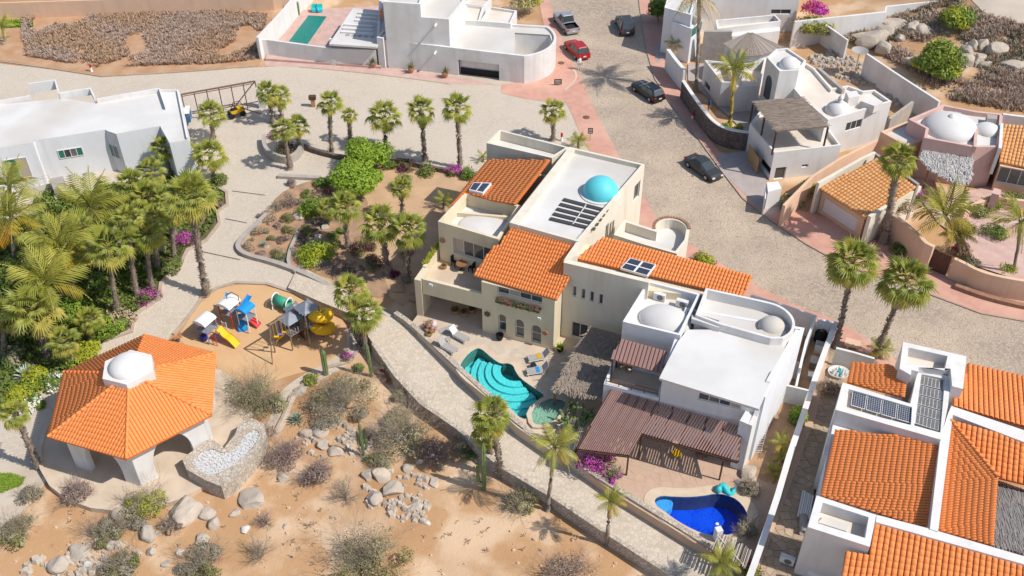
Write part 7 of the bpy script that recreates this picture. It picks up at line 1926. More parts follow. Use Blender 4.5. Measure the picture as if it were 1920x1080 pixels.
Cn = [
 (30, 500, 22, 408, 62, 'coconut palm with orange lower fronds at the left edge', dict(orange=.6)),
 (118, 555, 112, 462, 78, 'large spreading coconut palm over the hidden blue pool', dict(yel=.3)),
 (176, 470, 172, 388, 74, 'coconut palm with tall upright fronds in front of the long white house', {}),
 (98, 640, 88, 535, 82, 'coconut palm at the lower left of the garden with arching fronds', dict(yel=.2)),
 (30, 470, 18, 352, 60, 'coconut palm furthest up the left edge by the terrace railing', dict(yel=.3)),
 (1027, 957, 1040, 838, 50, 'slim coconut palm in front of the stone path and prickly pear', dict(yel=.25)),
 (1137, 1022, 1144, 940, 33, 'small coconut palm on the sand below the path wall', dict(yel=.2)),
 (1350, 1120, 1352, 1056, 42, 'coconut palm cut by the bottom edge beside the stick roof', dict(yel=.2)),
 (1800, 480, 1772, 404, 66, 'drooping coconut palm over the peach garden wall', dict(yel=.35)),
 (1818, 480, 1798, 440, 34, 'bushy grey-green date palm beside the brown gate', dict(nf=26)),
 (1898, 512, 1914, 416, 58, 'coconut palm in the patio at the right edge', dict(yel=.2)),
 (1368, 238, 1376, 134, 44, 'coconut palm with yellow trunk inside the curved dark wall', dict(yel=.3, tm='trunk_yellow', tr=.28)),
 (1304, 172, 1311, -4, 56, 'tall bare-stemmed palm with brown hanging fronds at the top edge', dict(dead=.85, tr=.3)),
 (1275, 108, 1266, 84, 22, 'small yellowish palm peeping over the arched door wall', dict(yel=.4)),
 (1463, 862, 1464, 830, 26, 'small palm against the alley wall, upper of three', dict(nf=12)),
 (1452, 905, 1450, 888, 25, 'small palm against the alley wall, lower of three', dict(nf=12)),
 (1464, 880, 1466, 858, 20, 'small palm against the alley wall, middle of three', dict(nf=10)),
 (10, 78, 4, 48, 26, 'small dusty palm at the top left edge beside the verge', dict(nf=11)),
 (832, 392, 832, 376, 22, 'low spiky palm by the grey mat shadow beside the cream house', dict(nf=12)),
 (1084, 282, 1084, 266, 22, 'low palm beside the sidewalk behind the aqua dome roof', dict(nf=16)),
 (1652, 672, 1652, 656, 28, 'low palm at the foot of the right street palm', dict(nf=14)),
 (905, 302, 905, 294, 16, 'tiny palm behind the top left corner of the cream house', dict(nf=9)),
]
for a in Cn: palm('C', *a[:6], group='coconut palms', **a[6])

def leafcloud(rr, c, r, n, ls, clump=7, lop=False):
    """small leaf faces through a lumpy volume"""
    mb = MB(); cen = []
    for _ in range(clump):
        a, e = rr.uniform(0, 6.28), rr.uniform(-.3, 1.3)
        cen.append((Vector((math.cos(a) * math.cos(e), math.sin(a) * math.cos(e), math.sin(e))) * .62, rr.uniform(.35, .6)))
    cen.append((Vector((0, 0, .15)), .72 if not lop else .4))
    if lop: cen = [(Vector((o.x * rr.uniform(.8, 1.35), o.y * rr.uniform(.8, 1.35), abs(o.z) * rr.uniform(.2, 1.3))), q * rr.uniform(.3, .85)) for o, q in cen + cen]
    if lop: k0 = rr.uniform(0, 6.28); cen = [(o + Vector((math.cos(k0), math.sin(k0), 0)) * .12, q) for o, q in cen if math.cos(math.atan2(o.y, o.x) - k0) > -.75 or rr.random() < .3] or cen
    for _ in range(n):
        o, q = rr.choice(cen); d = Vector((rr.gauss(0, 1), rr.gauss(0, 1), rr.gauss(0, 1))).normalized()
        p = o + d * q * (1 - .35 * rr.random() ** 2)
        if p.z < -.05: p.z = -.05 * rr.random()
        P = Vector((c[0] + p.x * r[0], c[1] + p.y * r[1], c[2] + p.z * r[2]))
        nn_ = (d + Vector((rr.uniform(-.8, .8), rr.uniform(-.8, .8), rr.uniform(-.3, .9)))).normalized(); a = nn_.cross(Vector((rr.uniform(-1, 1), rr.uniform(-1, 1), .1))).normalized(); b = nn_.cross(a); s_ = ls * rr.uniform(.6, 1.3)
        mb.add([P - a * s_, P + b * s_ * .5, P + a * s_, P - b * s_ * .5], [(0, 1, 2, 3)])
    return mb
def twigs(rr, R_, H_, n=26, depth=3, th=.02):
    mb = MB(); ph = rr.uniform(0, 6)
    def grow(p, d, l, r, k):
        q = p + d * l; s_ = d.cross(Vector((.3, .5, .8))).normalized(); u = d.cross(s_)
        vs = [p + s_ * r, p - s_ * r * .5 + u * r * .86, p - s_ * r * .5 - u * r * .86, q]
        mb.add(vs, [(0, 1, 3), (1, 2, 3), (2, 0, 3)])
        if k > 0:
            for _ in range(3): 
                d2 = (d + Vector((rr.gauss(0, .5), rr.gauss(0, .5), rr.gauss(.1, .35)))).normalized(); grow(p + d * l * rr.uniform(.4, 1), d2, l * rr.uniform(.5, .8), r * .6, k - 1)
    for i in range(n):
        a = rr.uniform(0, 6.28); e = rr.uniform(.25, 1.45); d = Vector((math.cos(a) * math.cos(e), math.sin(a) * math.cos(e), math.sin(e)))
        lp = .55 + .75 * abs(math.sin(a * 1.5 + ph)) * rr.uniform(.7, 1.1)
        grow(Vector((rr.uniform(-.08, .08) * R_, rr.uniform(-.08, .08) * R_, 0)), d, .55 * lp * (R_ * math.cos(e) + H_ * math.sin(e)), th, depth)
    return mb
def bush(u, v, rpx, label, m='leaf', m2=None, kind='leaf', hr=.75, n=None, name='shrub', cat='shrub', grp=None, ls=None, ry=1.0, trunk=0, z=None, split=.5, tw=None, ratio=None):
    """u,v = foot of the shrub in the photograph, rpx = half width"""
    b = Gt(u, v) if z is None else G3(u, v, z); dpt = b.y * cp + (CAMH - b.z) * sp; r = rpx * dpt / FOC; rr = random.Random(int(u * 31 + v * 17))
    b = b + Vector((0, r * ry * .55, 0))
    t = thing(name, label, cat, b, 0, grp); hz_ = r * hr * 1.25
    n = int((n or min(4200, max(220, 620 * r * r + 160))) * (1.5 if kind == 'mix' else 1.15))
    if kind in ('leaf', 'mix'):
        ls = ls or .105; zb = trunk + hz_ * .28
        k = n if not m2 else int(n * split)
        leafcloud(rr, (0, 0, zb), (r, r * ry, hz_ * .8), k, ls, lop=kind == 'mix').build('foliage', m, t, False, 'stuff', local=True)
        if m2: leafcloud(rr, (0, 0, zb + .05), (r * 1.02, r * ry * 1.02, hz_ * .85), n - k, ls, lop=kind == 'mix').build('flowers' if 'bloom' in m2 else 'foliage', m2, t, False, 'stuff', local=True)
        w_ = MB()
        for i in range(5):
            a = i * 1.26 + rr.random(); w_.tube([(0, 0, 0), (math.cos(a) * r * .15, math.sin(a) * r * .15, (trunk + hz_ * .4) * .5), (math.cos(a) * r * .45, math.sin(a) * r * .45 * ry, trunk + hz_ * .5)], [.05 + r * .015, .04, .02], 5)
        w_.build('stems', 'twig', t, local=True, kind='stuff')
    if kind in ('twig', 'mix'):
        tb2 = twigs(rr, r * 1.1, hz_ * 1.1, int(26 + 16 * r), 3, .024); tb2.build('twigs', tw or ('twig' if kind == 'mix' else m), t, False, 'stuff', local=True)
        if kind == 'twig' and m2: leafcloud(rr, (0, 0, hz_ * .35), (r, r * ry, hz_ * .7), int(n * .5), ls or .07).build('foliage', m2, t, False, 'stuff', local=True)
    return t
def rock(u, v, rx, ry, label, m='rock', grp='boulders in the desert garden', sq=.75, name='boulder', z=None):
    b = Gt(u, v) if z is None else G3(u, v, z); dpt = b.y * cp + (CAMH - b.z) * sp; r = rx * dpt / FOC; h = ry * dpt / FOC; rr = random.Random(int(u * 3 + v * 91)); b = b + Vector((0, r * .5, 0))
    bm = bmesh.new(); bmesh.ops.create_icosphere(bm, subdivisions=3, radius=1); off = Vector((rr.uniform(0, 50), rr.uniform(0, 50), rr.uniform(0, 50)))
    pl = [(Vector((rr.gauss(0, 1), rr.gauss(0, 1), rr.gauss(.2, 1))).normalized(), rr.uniform(.55, .88)) for _ in range(13)]
    for v_ in bm.verts:
        p = v_.co.copy()
        for nn_, d in pl:
            q = p.dot(nn_)
            if q > d: p -= nn_ * (q - d) * .96
        p *= 1 + .12 * noise.noise(p * 1.6 + off); p.z = max(p.z, -.45); v_.co = Vector((p.x * r, p.y * r * .8, p.z * h * sq + h * .2))
    me = bpy.data.meshes.new(name); bm.to_mesh(me); bm.free(); me.materials.append(MATS[m]); me.polygons.foreach_set('use_smooth', [False] * len(me.polygons))
    o = bpy.data.objects.new(name, me); C.objects.link(o); o.location = b; o.rotation_euler = (0, 0, rr.uniform(0, 6)); return tag(o, label, 'boulder', grp)
def agave(u, v, rpx, label, m='agave', n=34, name='agave', cat='agave plant'):
    b = Gt(u, v); dpt = b.y * cp + (CAMH - b.z) * sp; r = rpx * dpt / FOC; rr = random.Random(int(u + v)); t = thing(name, label, cat, b); 
    for k in range(n):
        a = k * 2.4; e = rad(80 - 68 * k / n) + rr.uniform(-.08, .08); d = Vector((math.cos(a) * math.cos(e), math.sin(a) * math.cos(e), math.sin(e))); s_ = Vector((-math.sin(a), math.cos(a), 0)) * r * .075
        p = d * r * .5; q = d * r * 1.0 + Vector((0, 0, -r * .06)); nn_ = s_.cross(d).normalized() * r * .03
        MB().add([(0, 0, .02), p - s_, p + s_, q, p + nn_], [(0, 1, 4), (0, 4, 2), (1, 3, 4), (4, 3, 2)]).build('leaf', m, t, local=True)
def cactus(u, v, vt, label, arms=(), r=.16, lean=0, z=None):
    b = Gt(u, v) if z is None else G3(u, v, z); H_ = max(.6, ztop(b.y, vt) - b.z); t = thing('cactus', label, 'cactus', b, 0)
    def col(p0, H2, r2, ln=0):
        mb = MB(); n = 16; rings = 9
        for i in range(rings):
            f = i / (rings - 1); rz_ = r2 * (1 if f < .85 else math.sqrt(max(.02, 1 - ((f - .85) / .15) ** 2))) * (.8 + .2 * min(1, f * 4))
            for k in range(n):
                a = 2 * math.pi * k / n; q = rz_ * (1 if k % 2 else .74); mb.v.append((p0[0] + q * math.cos(a) + ln * f, p0[1] + q * math.sin(a), p0[2] + f * H2))
        for i in range(rings - 1):
            for k in range(n): mb.f.append((i * n + k, i * n + (k + 1) % n, (i + 1) * n + (k + 1) % n, (i + 1) * n + k)); mb.m.append(0)
        return mb
    col((0, 0, 0), H_, r, lean).build('stem', 'cactus', t, local=True)
    for (dx, h0, h1) in arms:
        mb = MB(); mb.tube([(0, 0, h0 * H_), (dx * .7, 0, h0 * H_ + .02), (dx, 0, h0 * H_ + .25), (dx, 0, h1 * H_)], [r * .7, r * .75, r * .8, r * .6], 9); mb.build('arm', 'cactus', t, True, local=True)
def pricklypear(u, v, rpx, label):
    b = G3(u, v, .1); dpt = b.y * cp + CAMH * sp; r = rpx * dpt / FOC; t = thing('prickly_pear', label, 'cactus', b); rr = random.Random(9)
    def pad(p, d, s_, k):
        mb = MB(); u_ = d.cross(Vector((rr.uniform(-1, 1), rr.uniform(-1, 1), .2))).normalized(); nn_ = d.cross(u_); c = p + d * s_
        vs = [c + d * s_ * math.cos(a * math.pi / 5) + u_ * s_ * .62 * math.sin(a * math.pi / 5) for a in range(10)]; m_ = len(vs)
        mb.add([x + nn_ * .03 for x in vs] + [x - nn_ * .03 for x in vs] + [c + nn_ * .07, c - nn_ * .07], [(i, (i + 1) % m_, 2 * m_) for i in range(m_)] + [(m_ + (i + 1) % m_, m_ + i, 2 * m_ + 1) for i in range(m_)] + [(i, m_ + i, m_ + (i + 1) % m_, (i + 1) % m_) for i in range(m_)])
        mb.build('pad', 'cactus', t, local=True)
        if k > 0:
            for _ in range(rr.choice((1, 2, 2, 3))): pad(p + d * s_ * 1.85, (d + Vector((rr.gauss(0, .6), rr.gauss(0, .6), rr.uniform(.0, .6)))).normalized(), s_ * rr.uniform(.8, 1), k - 1)
    for i in range(8): a = i * .8; pad(Vector((math.cos(a) * r * .35, math.sin(a) * r * .3, 0)), Vector((math.cos(a) * .5, math.sin(a) * .5, .8)).normalized(), .27, 3)
# ---- big crowns ----
bush(664, 380, 58, 'big dense bright green tree spreading over the garden corner by the plaza', 'leaf_bright', name='green_tree', cat='tree', hr=.62, n=6500, ls=.15, trunk=.8)
bush(682, 332, 50, 'round bright green tree crown behind the biggest one, hiding the foot of the broad palm', 'leaf_bright', name='green_tree', cat='tree', hr=.6, n=3800, ls=.15, trunk=1.0)
bush(585, 408, 26, 'loose green shrub tree above the shaded rocks of the garden', 'leaf_bright', 'leaf', hr=.9, n=1400, ls=.13)
bush(590, 498, 34, 'rounded lime green bush beside the inner planter wall', 'leaf_lime', 'leaf_bright', hr=.65, n=2400, ls=.12)
bush(1758, 158, 46, 'large round yellow-green tree among the hillside boulders', 'leaf_lime', 'leaf', name='green_tree', cat='tree', hr=1.0, n=4200, ls=.2, trunk=.5)
bush(1798, 62, 34, 'yellow-green tree higher up the hillside behind the larger one', 'leaf_lime', 'leaf', name='green_tree', cat='tree', hr=.7, n=2200, ls=.2, trunk=.4)
bush(1523, 90, 36, 'umbrella-shaped green and gold tree beside the rubble heap', 'leaf_lime', 'leaf_olive', name='green_tree', cat='tree', hr=.5, n=2400, ls=.16, trunk=1.6)
bush(1236, 48, 24, 'dark green garden tree at the top beside the white wall', 'leaf_dark', 'leaf', name='green_tree', cat='tree', hr=1.1, n=1800, ls=.17, trunk=1)
bush(985, 34, 30, 'yellowish olive tree leaning over the north villa wall', 'leaf_pale', 'leaf_lime', name='green_tree', cat='tree', hr=.7, n=1500, ls=.15, trunk=1)
bush(467, 775, 62, 'sparse pale desert tree with white branches right of the gazebo', 'leaf_pale', 'leaf_olive', kind='mix', name='desert_tree', cat='tree', hr=.62, n=1900, ls=.085, tw='twig', ry=.9)
bush(1495, 800, 19, 'tall bright green bush climbing the alley wall behind the white house', 'leaf_bright', 'leaf', hr=1.5, n=1700, ls=.12)
# ---- flowers ----
bush(650, 678, 13, 'round magenta flowering bush beside the ribbed cactus', 'leaf_dark', 'bloom_magenta', hr=.75, n=700, ls=.07, name='flowering_bush', cat='flowering bush')
bush(733, 715, 28, 'red flowering dry bush at the edge of the stone path', 'leaf_olive', 'bloom_red', kind='mix', hr=.6, n=900, ls=.06, name='flowering_bush', cat='flowering bush')
bush(668, 622, 16, 'small dark magenta bush at the foot of the path corner palms', 'leaf_dark', 'bloom_magenta', hr=.6, n=500, ls=.07, name='flowering_bush', cat='flowering bush')
bush(1122, 884, 38, 'sprawling magenta bougainvillea at the corner of the brown pergola', 'leaf_olive', 'bloom_magenta', hr=.8, n=1900, ls=.09, name='bougainvillea', cat='bougainvillea', z=.1, split=.35)
bush(1152, 905, 15, 'thin magenta bougainvillea trailing over the stone path wall', 'leaf', 'bloom_magenta', kind='mix', hr=1.1, n=600, ls=.08, name='bougainvillea', cat='bougainvillea', z=.1)
bush(1725, 382, 22, 'vivid purple bougainvillea behind the peach garden wall', 'leaf', 'bloom_magenta', hr=.8, n=1100, ls=.1, name='bougainvillea', cat='bougainvillea', z=1.8)
bush(1692, 400, 20, 'rust and green bush with one purple bloom by the garage parapet', 'leaf_olive', 'leaf_brown', hr=.8, n=900, ls=.09, z=1.8)
bush(1530, 28, 26, 'hot pink bougainvillea spilling over the top right white wall', 'bloom_red', 'bloom_magenta', hr=.45, n=1300, ls=.14, name='bougainvillea', cat='bougainvillea', z=3.2)
bush(514, 262, 14, 'purple bougainvillea at the left end of the rounded grey planter', 'leaf_dark', 'bloom_magenta', hr=.6, n=700, ls=.09, name='bougainvillea', cat='bougainvillea')
bush(535, 290, 24, 'dark purple flower bed inside the rounded grey planter', 'bloom_dark', 'leaf_dark', hr=.5, n=1400, ls=.09, name='flowering_bush', cat='flowering bush')
bush(850, 330, 18, 'magenta bougainvillea clump at the foot of the tallest plaza palm', 'leaf_dark', 'bloom_magenta', hr=.6, n=900, ls=.09, name='bougainvillea', cat='bougainvillea')
bush(760, 322, 22, 'dull purple bougainvillea in the hedge line left of centre', 'leaf_dark', 'bloom_dark', hr=.5, n=900, ls=.09, name='bougainvillea', cat='bougainvillea')
bush(352, 465, 26, 'magenta bougainvillea border at the foot of the tall curved palm', 'leaf_dark', 'bloom_magenta', hr=.6, n=1400, ls=.08, name='bougainvillea', cat='bougainvillea')
bush(278, 570, 24, 'magenta bougainvillea mound under the studded palm trunk', 'leaf_dark', 'bloom_magenta', hr=.6, n=1200, ls=.08, name='bougainvillea', cat='bougainvillea')
bush(400, 395, 18, 'dull purple clipped bush at the upper bend of the garden kerb', 'leaf_purple', 'bloom_dark', hr=.8, n=900, ls=.08, name='flowering_bush', cat='flowering bush')
bush(412, 348, 16, 'olive hedge bush at the top bend of the garden kerb', 'leaf_olive', 'leaf', hr=.8, n=900, ls=.1)
bush(678, 478, 26, 'dark wine coloured bush between the court palms, larger left one', 'bloom_dark', 'leaf_dark', hr=.6, n=1300, ls=.08, name='flowering_bush', cat='flowering bush')
bush(700, 505, 20, 'dark wine coloured bush in front of the thick palm', 'bloom_dark', 'leaf_dark', hr=.8, n=1000, ls=.08, name='flowering_bush', cat='flowering bush')
bush(740, 522, 11, 'small round purple bush between the two thick palms', 'bloom_dark', hr=.9, n=500, ls=.07, name='flowering_bush', cat='flowering bush')
bush(758, 482, 18, 'reddish low bush behind the palm nearest the cream house', 'leaf_brown', 'bloom_red', hr=.5, n=700, ls=.07, split=.8)
bush(601, 352, 17, 'dark green clipped bush above the straight step wall', 'leaf', hr=.6, n=800, ls=.1)
bush(612, 365, 10, 'small crimson bush at the right end of the straight step wall', 'bloom_red', 'leaf_dark', hr=.7, n=450, ls=.07, name='flowering_bush', cat='flowering bush')
bush(800, 330, 20, 'green clipped hedge bush in the line above the sandy court', 'leaf', 'leaf_olive', hr=.6, n=1000, ls=.1)
bush(880, 338, 20, 'dark green hedge bush at the right end of the court hedge line', 'leaf_dark', 'leaf', hr=.6, n=1000, ls=.1)
bush(730, 320, 16, 'small green hedge bush at the left end of the court hedge line', 'leaf_dark', 'leaf', hr=.6, n=700, ls=.1)
bush(757, 362, 19, 'glossy round clipped green bush beside the small court palm', 'leaf', hr=.85, n=1300, ls=.07, trunk=.7)
bush(1320, 500, 22, 'green bush on the sidewalk behind the wing roof', 'leaf', 'leaf_lime', hr=.6, n=1000, ls=.11)
bush(1485, 398, 26, 'rust coloured and green shrubs at the garage corner planter', 'leaf_brown', 'leaf', hr=.7, n=1300, ls=.1)
bush(1512, 372, 18, 'tall drying yellow-green shrub against the peach wall by the garage', 'leaf_lime', 'leaf_grey', hr=1.5, n=900, ls=.13)
bush(1690, 480, 26, 'dark green shrubs at the foot of the peach garden wall', 'leaf_dark', hr=.5, n=1000, ls=.1)
bush(1820, 500, 20, 'greyish flower bed just inside the curved peach wall', 'leaf_grey', 'leaf_dark', hr=.5, n=700, ls=.09, z=1.4)
bush(1893, 514, 18, 'low green border with blue toys inside the curved peach wall', 'leaf_lime', 'leaf', hr=.4, n=600, ls=.08, z=1.2)
bush(1362, 245, 12, 'yellow-green shrub at the foot of the yellow trunk palm, left one', 'leaf_lime', 'leaf', hr=.8, n=500, ls=.1)
bush(1385, 245, 9, 'small spiky shrub at the foot of the yellow trunk palm, right one', 'leaf_lime', hr=.8, n=300, ls=.1)
bush(1400, 1092, 34, 'red and green flowering bush at the bottom edge of the alley', 'leaf', 'bloom_red', hr=.7, n=1500, ls=.07, z=.1, split=.7, name='flowering_bush', cat='flowering bush')
# garden of clipped shrubs
Gd = [(543, 392, 17, 'leaf_purple', 'tall purple-grey bush at the top of the clipped garden', 1.3), (548, 352, 11, 'leaf_purple', 'smaller purple-grey bush peeking above the tall one', 1.1),
 (516, 396, 12, 'leaf_grey', 'grey-green clipped bush left of the tall purple one', 1.0), (503, 405, 12, 'leaf_brown', 'brown clipped bush at the upper left corner of the garden', .7),
 (506, 420, 14, 'leaf_brown', 'round brown bush on the left slope of the garden, upper one', .7), (489, 412, 10, 'leaf_purple', 'low purplish bush on the upper left kerb of the garden', .6),
 (484, 442, 14, 'leaf_brown', 'round brown bush on the left slope of the garden, lower one', .7), (537, 418, 15, 'leaf_olive', 'olive clipped mound in the middle of the garden, upper one', .7),
 (540, 440, 14, 'leaf_olive', 'olive clipped mound in the middle of the garden, lower one', .7), (521, 428, 9, 'leaf_purple', 'small dark purple bush left of the olive mounds', .7),
 (575, 442, 18, 'leaf_olive', 'wide olive clipped mound right of the garden centre', .65), (467, 470, 14, 'leaf_brown', 'brown-olive bush in the lower left bend of the garden', .8),
 (455, 478, 9, 'leaf_purple', 'small purple bush in the tip of the lower left bend', .7), (518, 486, 18, 'leaf_olive', 'olive bush by the front wall of the garden', .7),
 (530, 455, 15, 'leaf_purple', 'dark shaded bush in the centre of the garden', .6), (622, 452, 13, 'leaf', 'round dark green bush right of the rocks, upper one', .9),
 (628, 470, 14, 'leaf_dark', 'round dark green bush right of the rocks, lower one', .9), (488, 480, 9, 'leaf_purple', 'small purplish plant near the agave of the garden', .6),
 (620, 510, 24, 'leaf_purple', 'sprawling dull purple bush right of the lime green one', .45), (600, 505, 20, 'leaf_grey', 'grey scrub between the lime bush and the front wall', .4)]
for u, v, r_, m_, lb, hr_ in Gd: bush(u, v, r_, lb, m_, hr=hr_, n=int(500 + r_ * 30), ls=.06)
agave(494, 462, 12, 'blue-green agave in the lower left of the clipped garden'); agave(530, 486, 13, 'grey-green agave at the front wall of the clipped garden'); agave(472, 452, 11, 'yellowish yucca at the left of the clipped garden', 'leaf_pale')
agave(557, 790, 22, 'blue-green agave on the sand right of the gravel planter'); agave(796, 768, 9, 'small agave at the edge of the stone path', 'leaf_grey', 20)
agave(54, 708, 30, 'large silvery agave cluster in the garden left of the gazebo', 'agave_silver', 44)
agave(912, 1033, 10, 'little brown star-shaped plant alone on the bottom sand', 'leaf_brown', 14)
# jungle understorey
Jg = [(160, 690, 34, 'leaf_lime', None, 'bright yellow-green bush just above the gazebo roof', .8), (62, 735, 34, 'leaf_lime', 'leaf', 'yellow-green hedge left of the gazebo roof', .6), (30, 760, 26, 'leaf_lime', None, 'yellow-green mound at the left edge below the hedge', .6),
 (100, 730, 22, 'leaf', 'bloom_white', 'white flowering bush beside the yellow-green hedge', .7), (60, 770, 22, 'leaf', 'bloom_white', 'white flowering bush at the lower left garden edge', .6), (222, 610, 30, 'leaf', 'leaf_brown', 'rust and green border bush where the garden kerb bends', .5),
 (320, 510, 24, 'leaf_olive', 'leaf_dark', 'dark olive border bush on the curve of the kerb', .5), (125, 700, 34, 'leaf_dark', 'leaf', 'dark leafy bush under the old yellow-skirted palm', .7), (190, 560, 40, 'leaf_dark', 'leaf', 'dark shrub mass behind the short fan palm', .7),
 (40, 640, 40, 'leaf_dark', 'leaf', 'deep green shrub mass at the left edge under the palms', .7), (150, 500, 44, 'leaf_dark', 'leaf', 'deep green undergrowth beside the blue pool glimpse', .6), (60, 470, 46, 'leaf_dark', 'leaf', 'deep green undergrowth below the orange coconut fronds', .6),
 (250, 500, 34, 'leaf_dark', 'leaf', 'dark undergrowth between the studded palm trunks', .6), (230, 420, 40, 'leaf', 'leaf_dark', 'green shrub mass behind the central palms', .6), (130, 620, 40, 'leaf', 'leaf_bright', 'broad-leaved green clump in the middle left garden', .8),
 (330, 420, 34, 'leaf_dark', 'leaf', 'shaded shrub mass under the tall curved palm', .6), (30, 540, 44, 'leaf', 'leaf_dark', 'green shrub mass on the far left side of the garden', .7), (200, 640, 30, 'leaf_bright', 'leaf', 'fresh green ferny bush right of the short fan palm', .8),
 (100, 400, 40, 'leaf', 'leaf_dark', 'green bushes in front of the terrace railing', .6), (345, 365, 24, 'leaf_dark', 'leaf', 'dark bush between the palms by the white house end wall', .6), (20, 690, 30, 'leaf_dark', 'leaf_grey', 'shadowy shrub at the left edge above the silver agave', .6),
 (140, 730, 20, 'leaf', 'bloom_pink', 'small pink flowered bush touching the gazebo roof', .6), (290, 480, 26, 'leaf_purple', 'leaf_dark', 'dull purple shrub in the shade of the garden palms', .6)]
for u, v, r_, m_, m2_, lb, hr_ in Jg: bush(u, v, r_, lb, m_, m2_, hr=hr_, n=int(900 + r_ * 28), ls=.14, ry=1.1, split=.65)
p = G3(157, 466, -.2); tag(MB().prism([p.xy + Vector(d) for d in ((-1.6, -.8), (1.4, -.9), (1.8, .6), (-1.2, .9))], -.5, .1).build('garden_pool', 'turquoise', kind=None), 'glimpse of a turquoise garden pool between the palms', 'swimming pool')
# dry desert shrubs
Ds = [(640, 795, 68, 'leaf_grey', 'leaf_olive', 'very wide grey-green thicket in the middle of the desert garden', .62, 'mix'), (758, 850, 62, 'leaf_pale', 'leaf_grey', 'wide spiky straw-coloured thicket right of the rock group', .62, 'mix'),
 (815, 870, 34, 'twig_purple', 'leaf_purple', 'dark purple-grey scrub near the foot of the path wall', .6, 'twig'), (710, 880, 26, 'leaf_pale', 'leaf_olive', 'yellow-green tuft shrub above the split boulder', .6, 'mix'),
 (532, 880, 42, 'twig_purple', 'leaf_purple', 'bare purple-brown shrub above the lone big boulder', .6, 'twig'), (595, 912, 32, 'twig_purple', 'leaf_purple', 'rounded purple-brown twiggy shrub in the centre', .8, 'twig'), (645, 945, 24, 'twig', None, 'bare fan-shaped twig bush left of the round boulder', .8, 'twig'),
 (497, 990, 18, 'twig_purple', None, 'small bare twig bush on the open sand', .6, 'twig'), (487, 1055, 22, 'twig', None, 'thin bare bush near the bottom left sand', 1.0, 'twig'), (682, 1105, 84, 'leaf_pale', 'leaf_olive', 'largest olive thicket cut by the bottom edge', .62, 'mix'),
 (1060, 1120, 60, 'twig_purple', 'leaf_brown', 'broad purple-brown scrub at the bottom edge right of centre', .4, 'twig'), (970, 965, 34, 'leaf_pale', 'leaf_olive', 'yellow-green sprawling bush under the slim coconut palm', .55, 'mix'),
 (268, 978, 46, 'leaf_lime', 'leaf_pale', 'yellow-green bush below the gazebo deck', .6, 'mix'), (240, 1000, 30, 'leaf_grey', None, 'grey scrub tangled below the yellow-green bush', .5, 'mix'), (190, 1020, 38, 'leaf_grey', 'leaf_olive', 'dusty grey shrub left of the pointed boulder', .6, 'mix'),
 (225, 1000, 0, '', None, '', 0, ''), (140, 950, 32, 'twig_purple', 'leaf_purple', 'bare purplish shrub at the lower left below the deck rim', .6, 'twig'), (28, 1020, 40, 'leaf_pale', 'leaf_olive', 'straw-green shrub at the bottom left edge', .6, 'mix'),
 (375, 1085, 46, 'leaf_grey', 'leaf_olive', 'round grey-brown shrub at the bottom edge, left of centre', .6, 'mix'), (222, 1085, 38, 'leaf_grey', 'leaf_olive', 'grey shrub at the bottom edge below the boulders', .6, 'mix'), (320, 1000, 24, 'leaf_brown', 'leaf_purple', 'rusty dry tuft between the two big boulders', .6, 'mix'),
 (55, 945, 24, 'twig', 'leaf_grey', 'grey twiggy shrub beside the left lawn patch', .6, 'twig'), (425, 920, 24, 'twig_purple', 'leaf_brown', 'purplish scrub at the foot of the gravel planter', .6, 'twig'), (760, 757, 22, 'leaf_pale', 'leaf_grey', 'small pale umbrella bush near the path', .8, 'mix'),
 (583, 722, 15, 'leaf_lime', 'leaf', 'small bright green mound beside the curved kerb', .7, 'leaf'), (672, 698, 11, 'leaf', None, 'small round dark green bush between the cacti', .8, 'leaf'), (500, 780, 36, 'leaf_grey', 'leaf_pale', 'pale grey brush beside the curved kerb', .5, 'mix'),
 (490, 830, 26, 'twig_purple', 'leaf_brown', 'tangled brown twigs on the slope beside the gravel planter', .5, 'twig'), (870, 860, 26, 'leaf_purple', 'leaf_dark', 'dark shaded bush under the fan palm by the cactus', .5, 'mix'), (690, 830, 20, 'twig_purple', 'leaf_purple', 'small rust-brown shrub among the pale rocks', .6, 'twig'),
 (1405, 1010, 26, 'leaf_grey', None, 'grey bare bush behind the blue pool corner', .6, 'mix'), (1408, 930, 20, 'twig', 'leaf_grey', 'grey twiggy plant right of the lower pool terrace', .7, 'twig'), (805, 625, 14, 'leaf_olive', 'bloom_pink', 'pink flowering shrub at the end of the pool terrace', 1.2, 'leaf'),
 (1560, 742, 22, 'twig_purple', 'leaf_brown', 'small rust-brown plant at the top of the alley', .5, 'twig')]
for u, v, r_, m_, m2_, lb, hr_, kd in Ds:
    if not lb: continue
    kk = dict(z=.1) if u > 1200 or (u == 805) else {}
    bush(u, v, r_, lb, m_, m2_, kind=kd, hr=hr_, n=int(700 + r_ * 40), ls=.085, split=.6, name='desert_shrub', **kk)
cactus(612, 703, 655, 'short ribbed columnar cactus left of the magenta bush', r=.24); cactus(697, 706, 643, 'tall slim columnar cactus right of the magenta bush', r=.16, lean=-.1)
cactus(908, 918, 830, 'tall columnar cactus with side arm below the path wall', arms=((-.45, .15, .55), ), r=.2); cactus(682, 855, 790, 'grey-green organ pipe cactus in the desert thicket', arms=((.3, .2, .8), (-.28, .3, .7)), r=.13)
for k, (u, v, vt) in enumerate(((516, 74, 36), (526, 66, 50), (538, 48, 10), (550, 35, 14), (560, 28, 2))):
    cactus(u, v, vt, ['nearest low corner', 'second', 'third and tallest', 'fourth', 'last and farthest'][k] + ' cactus in the row along the lap pool wall', r=.22, z=.3)
pricklypear(1078, 795, 38, 'large prickly pear cactus beside the round spa pool')
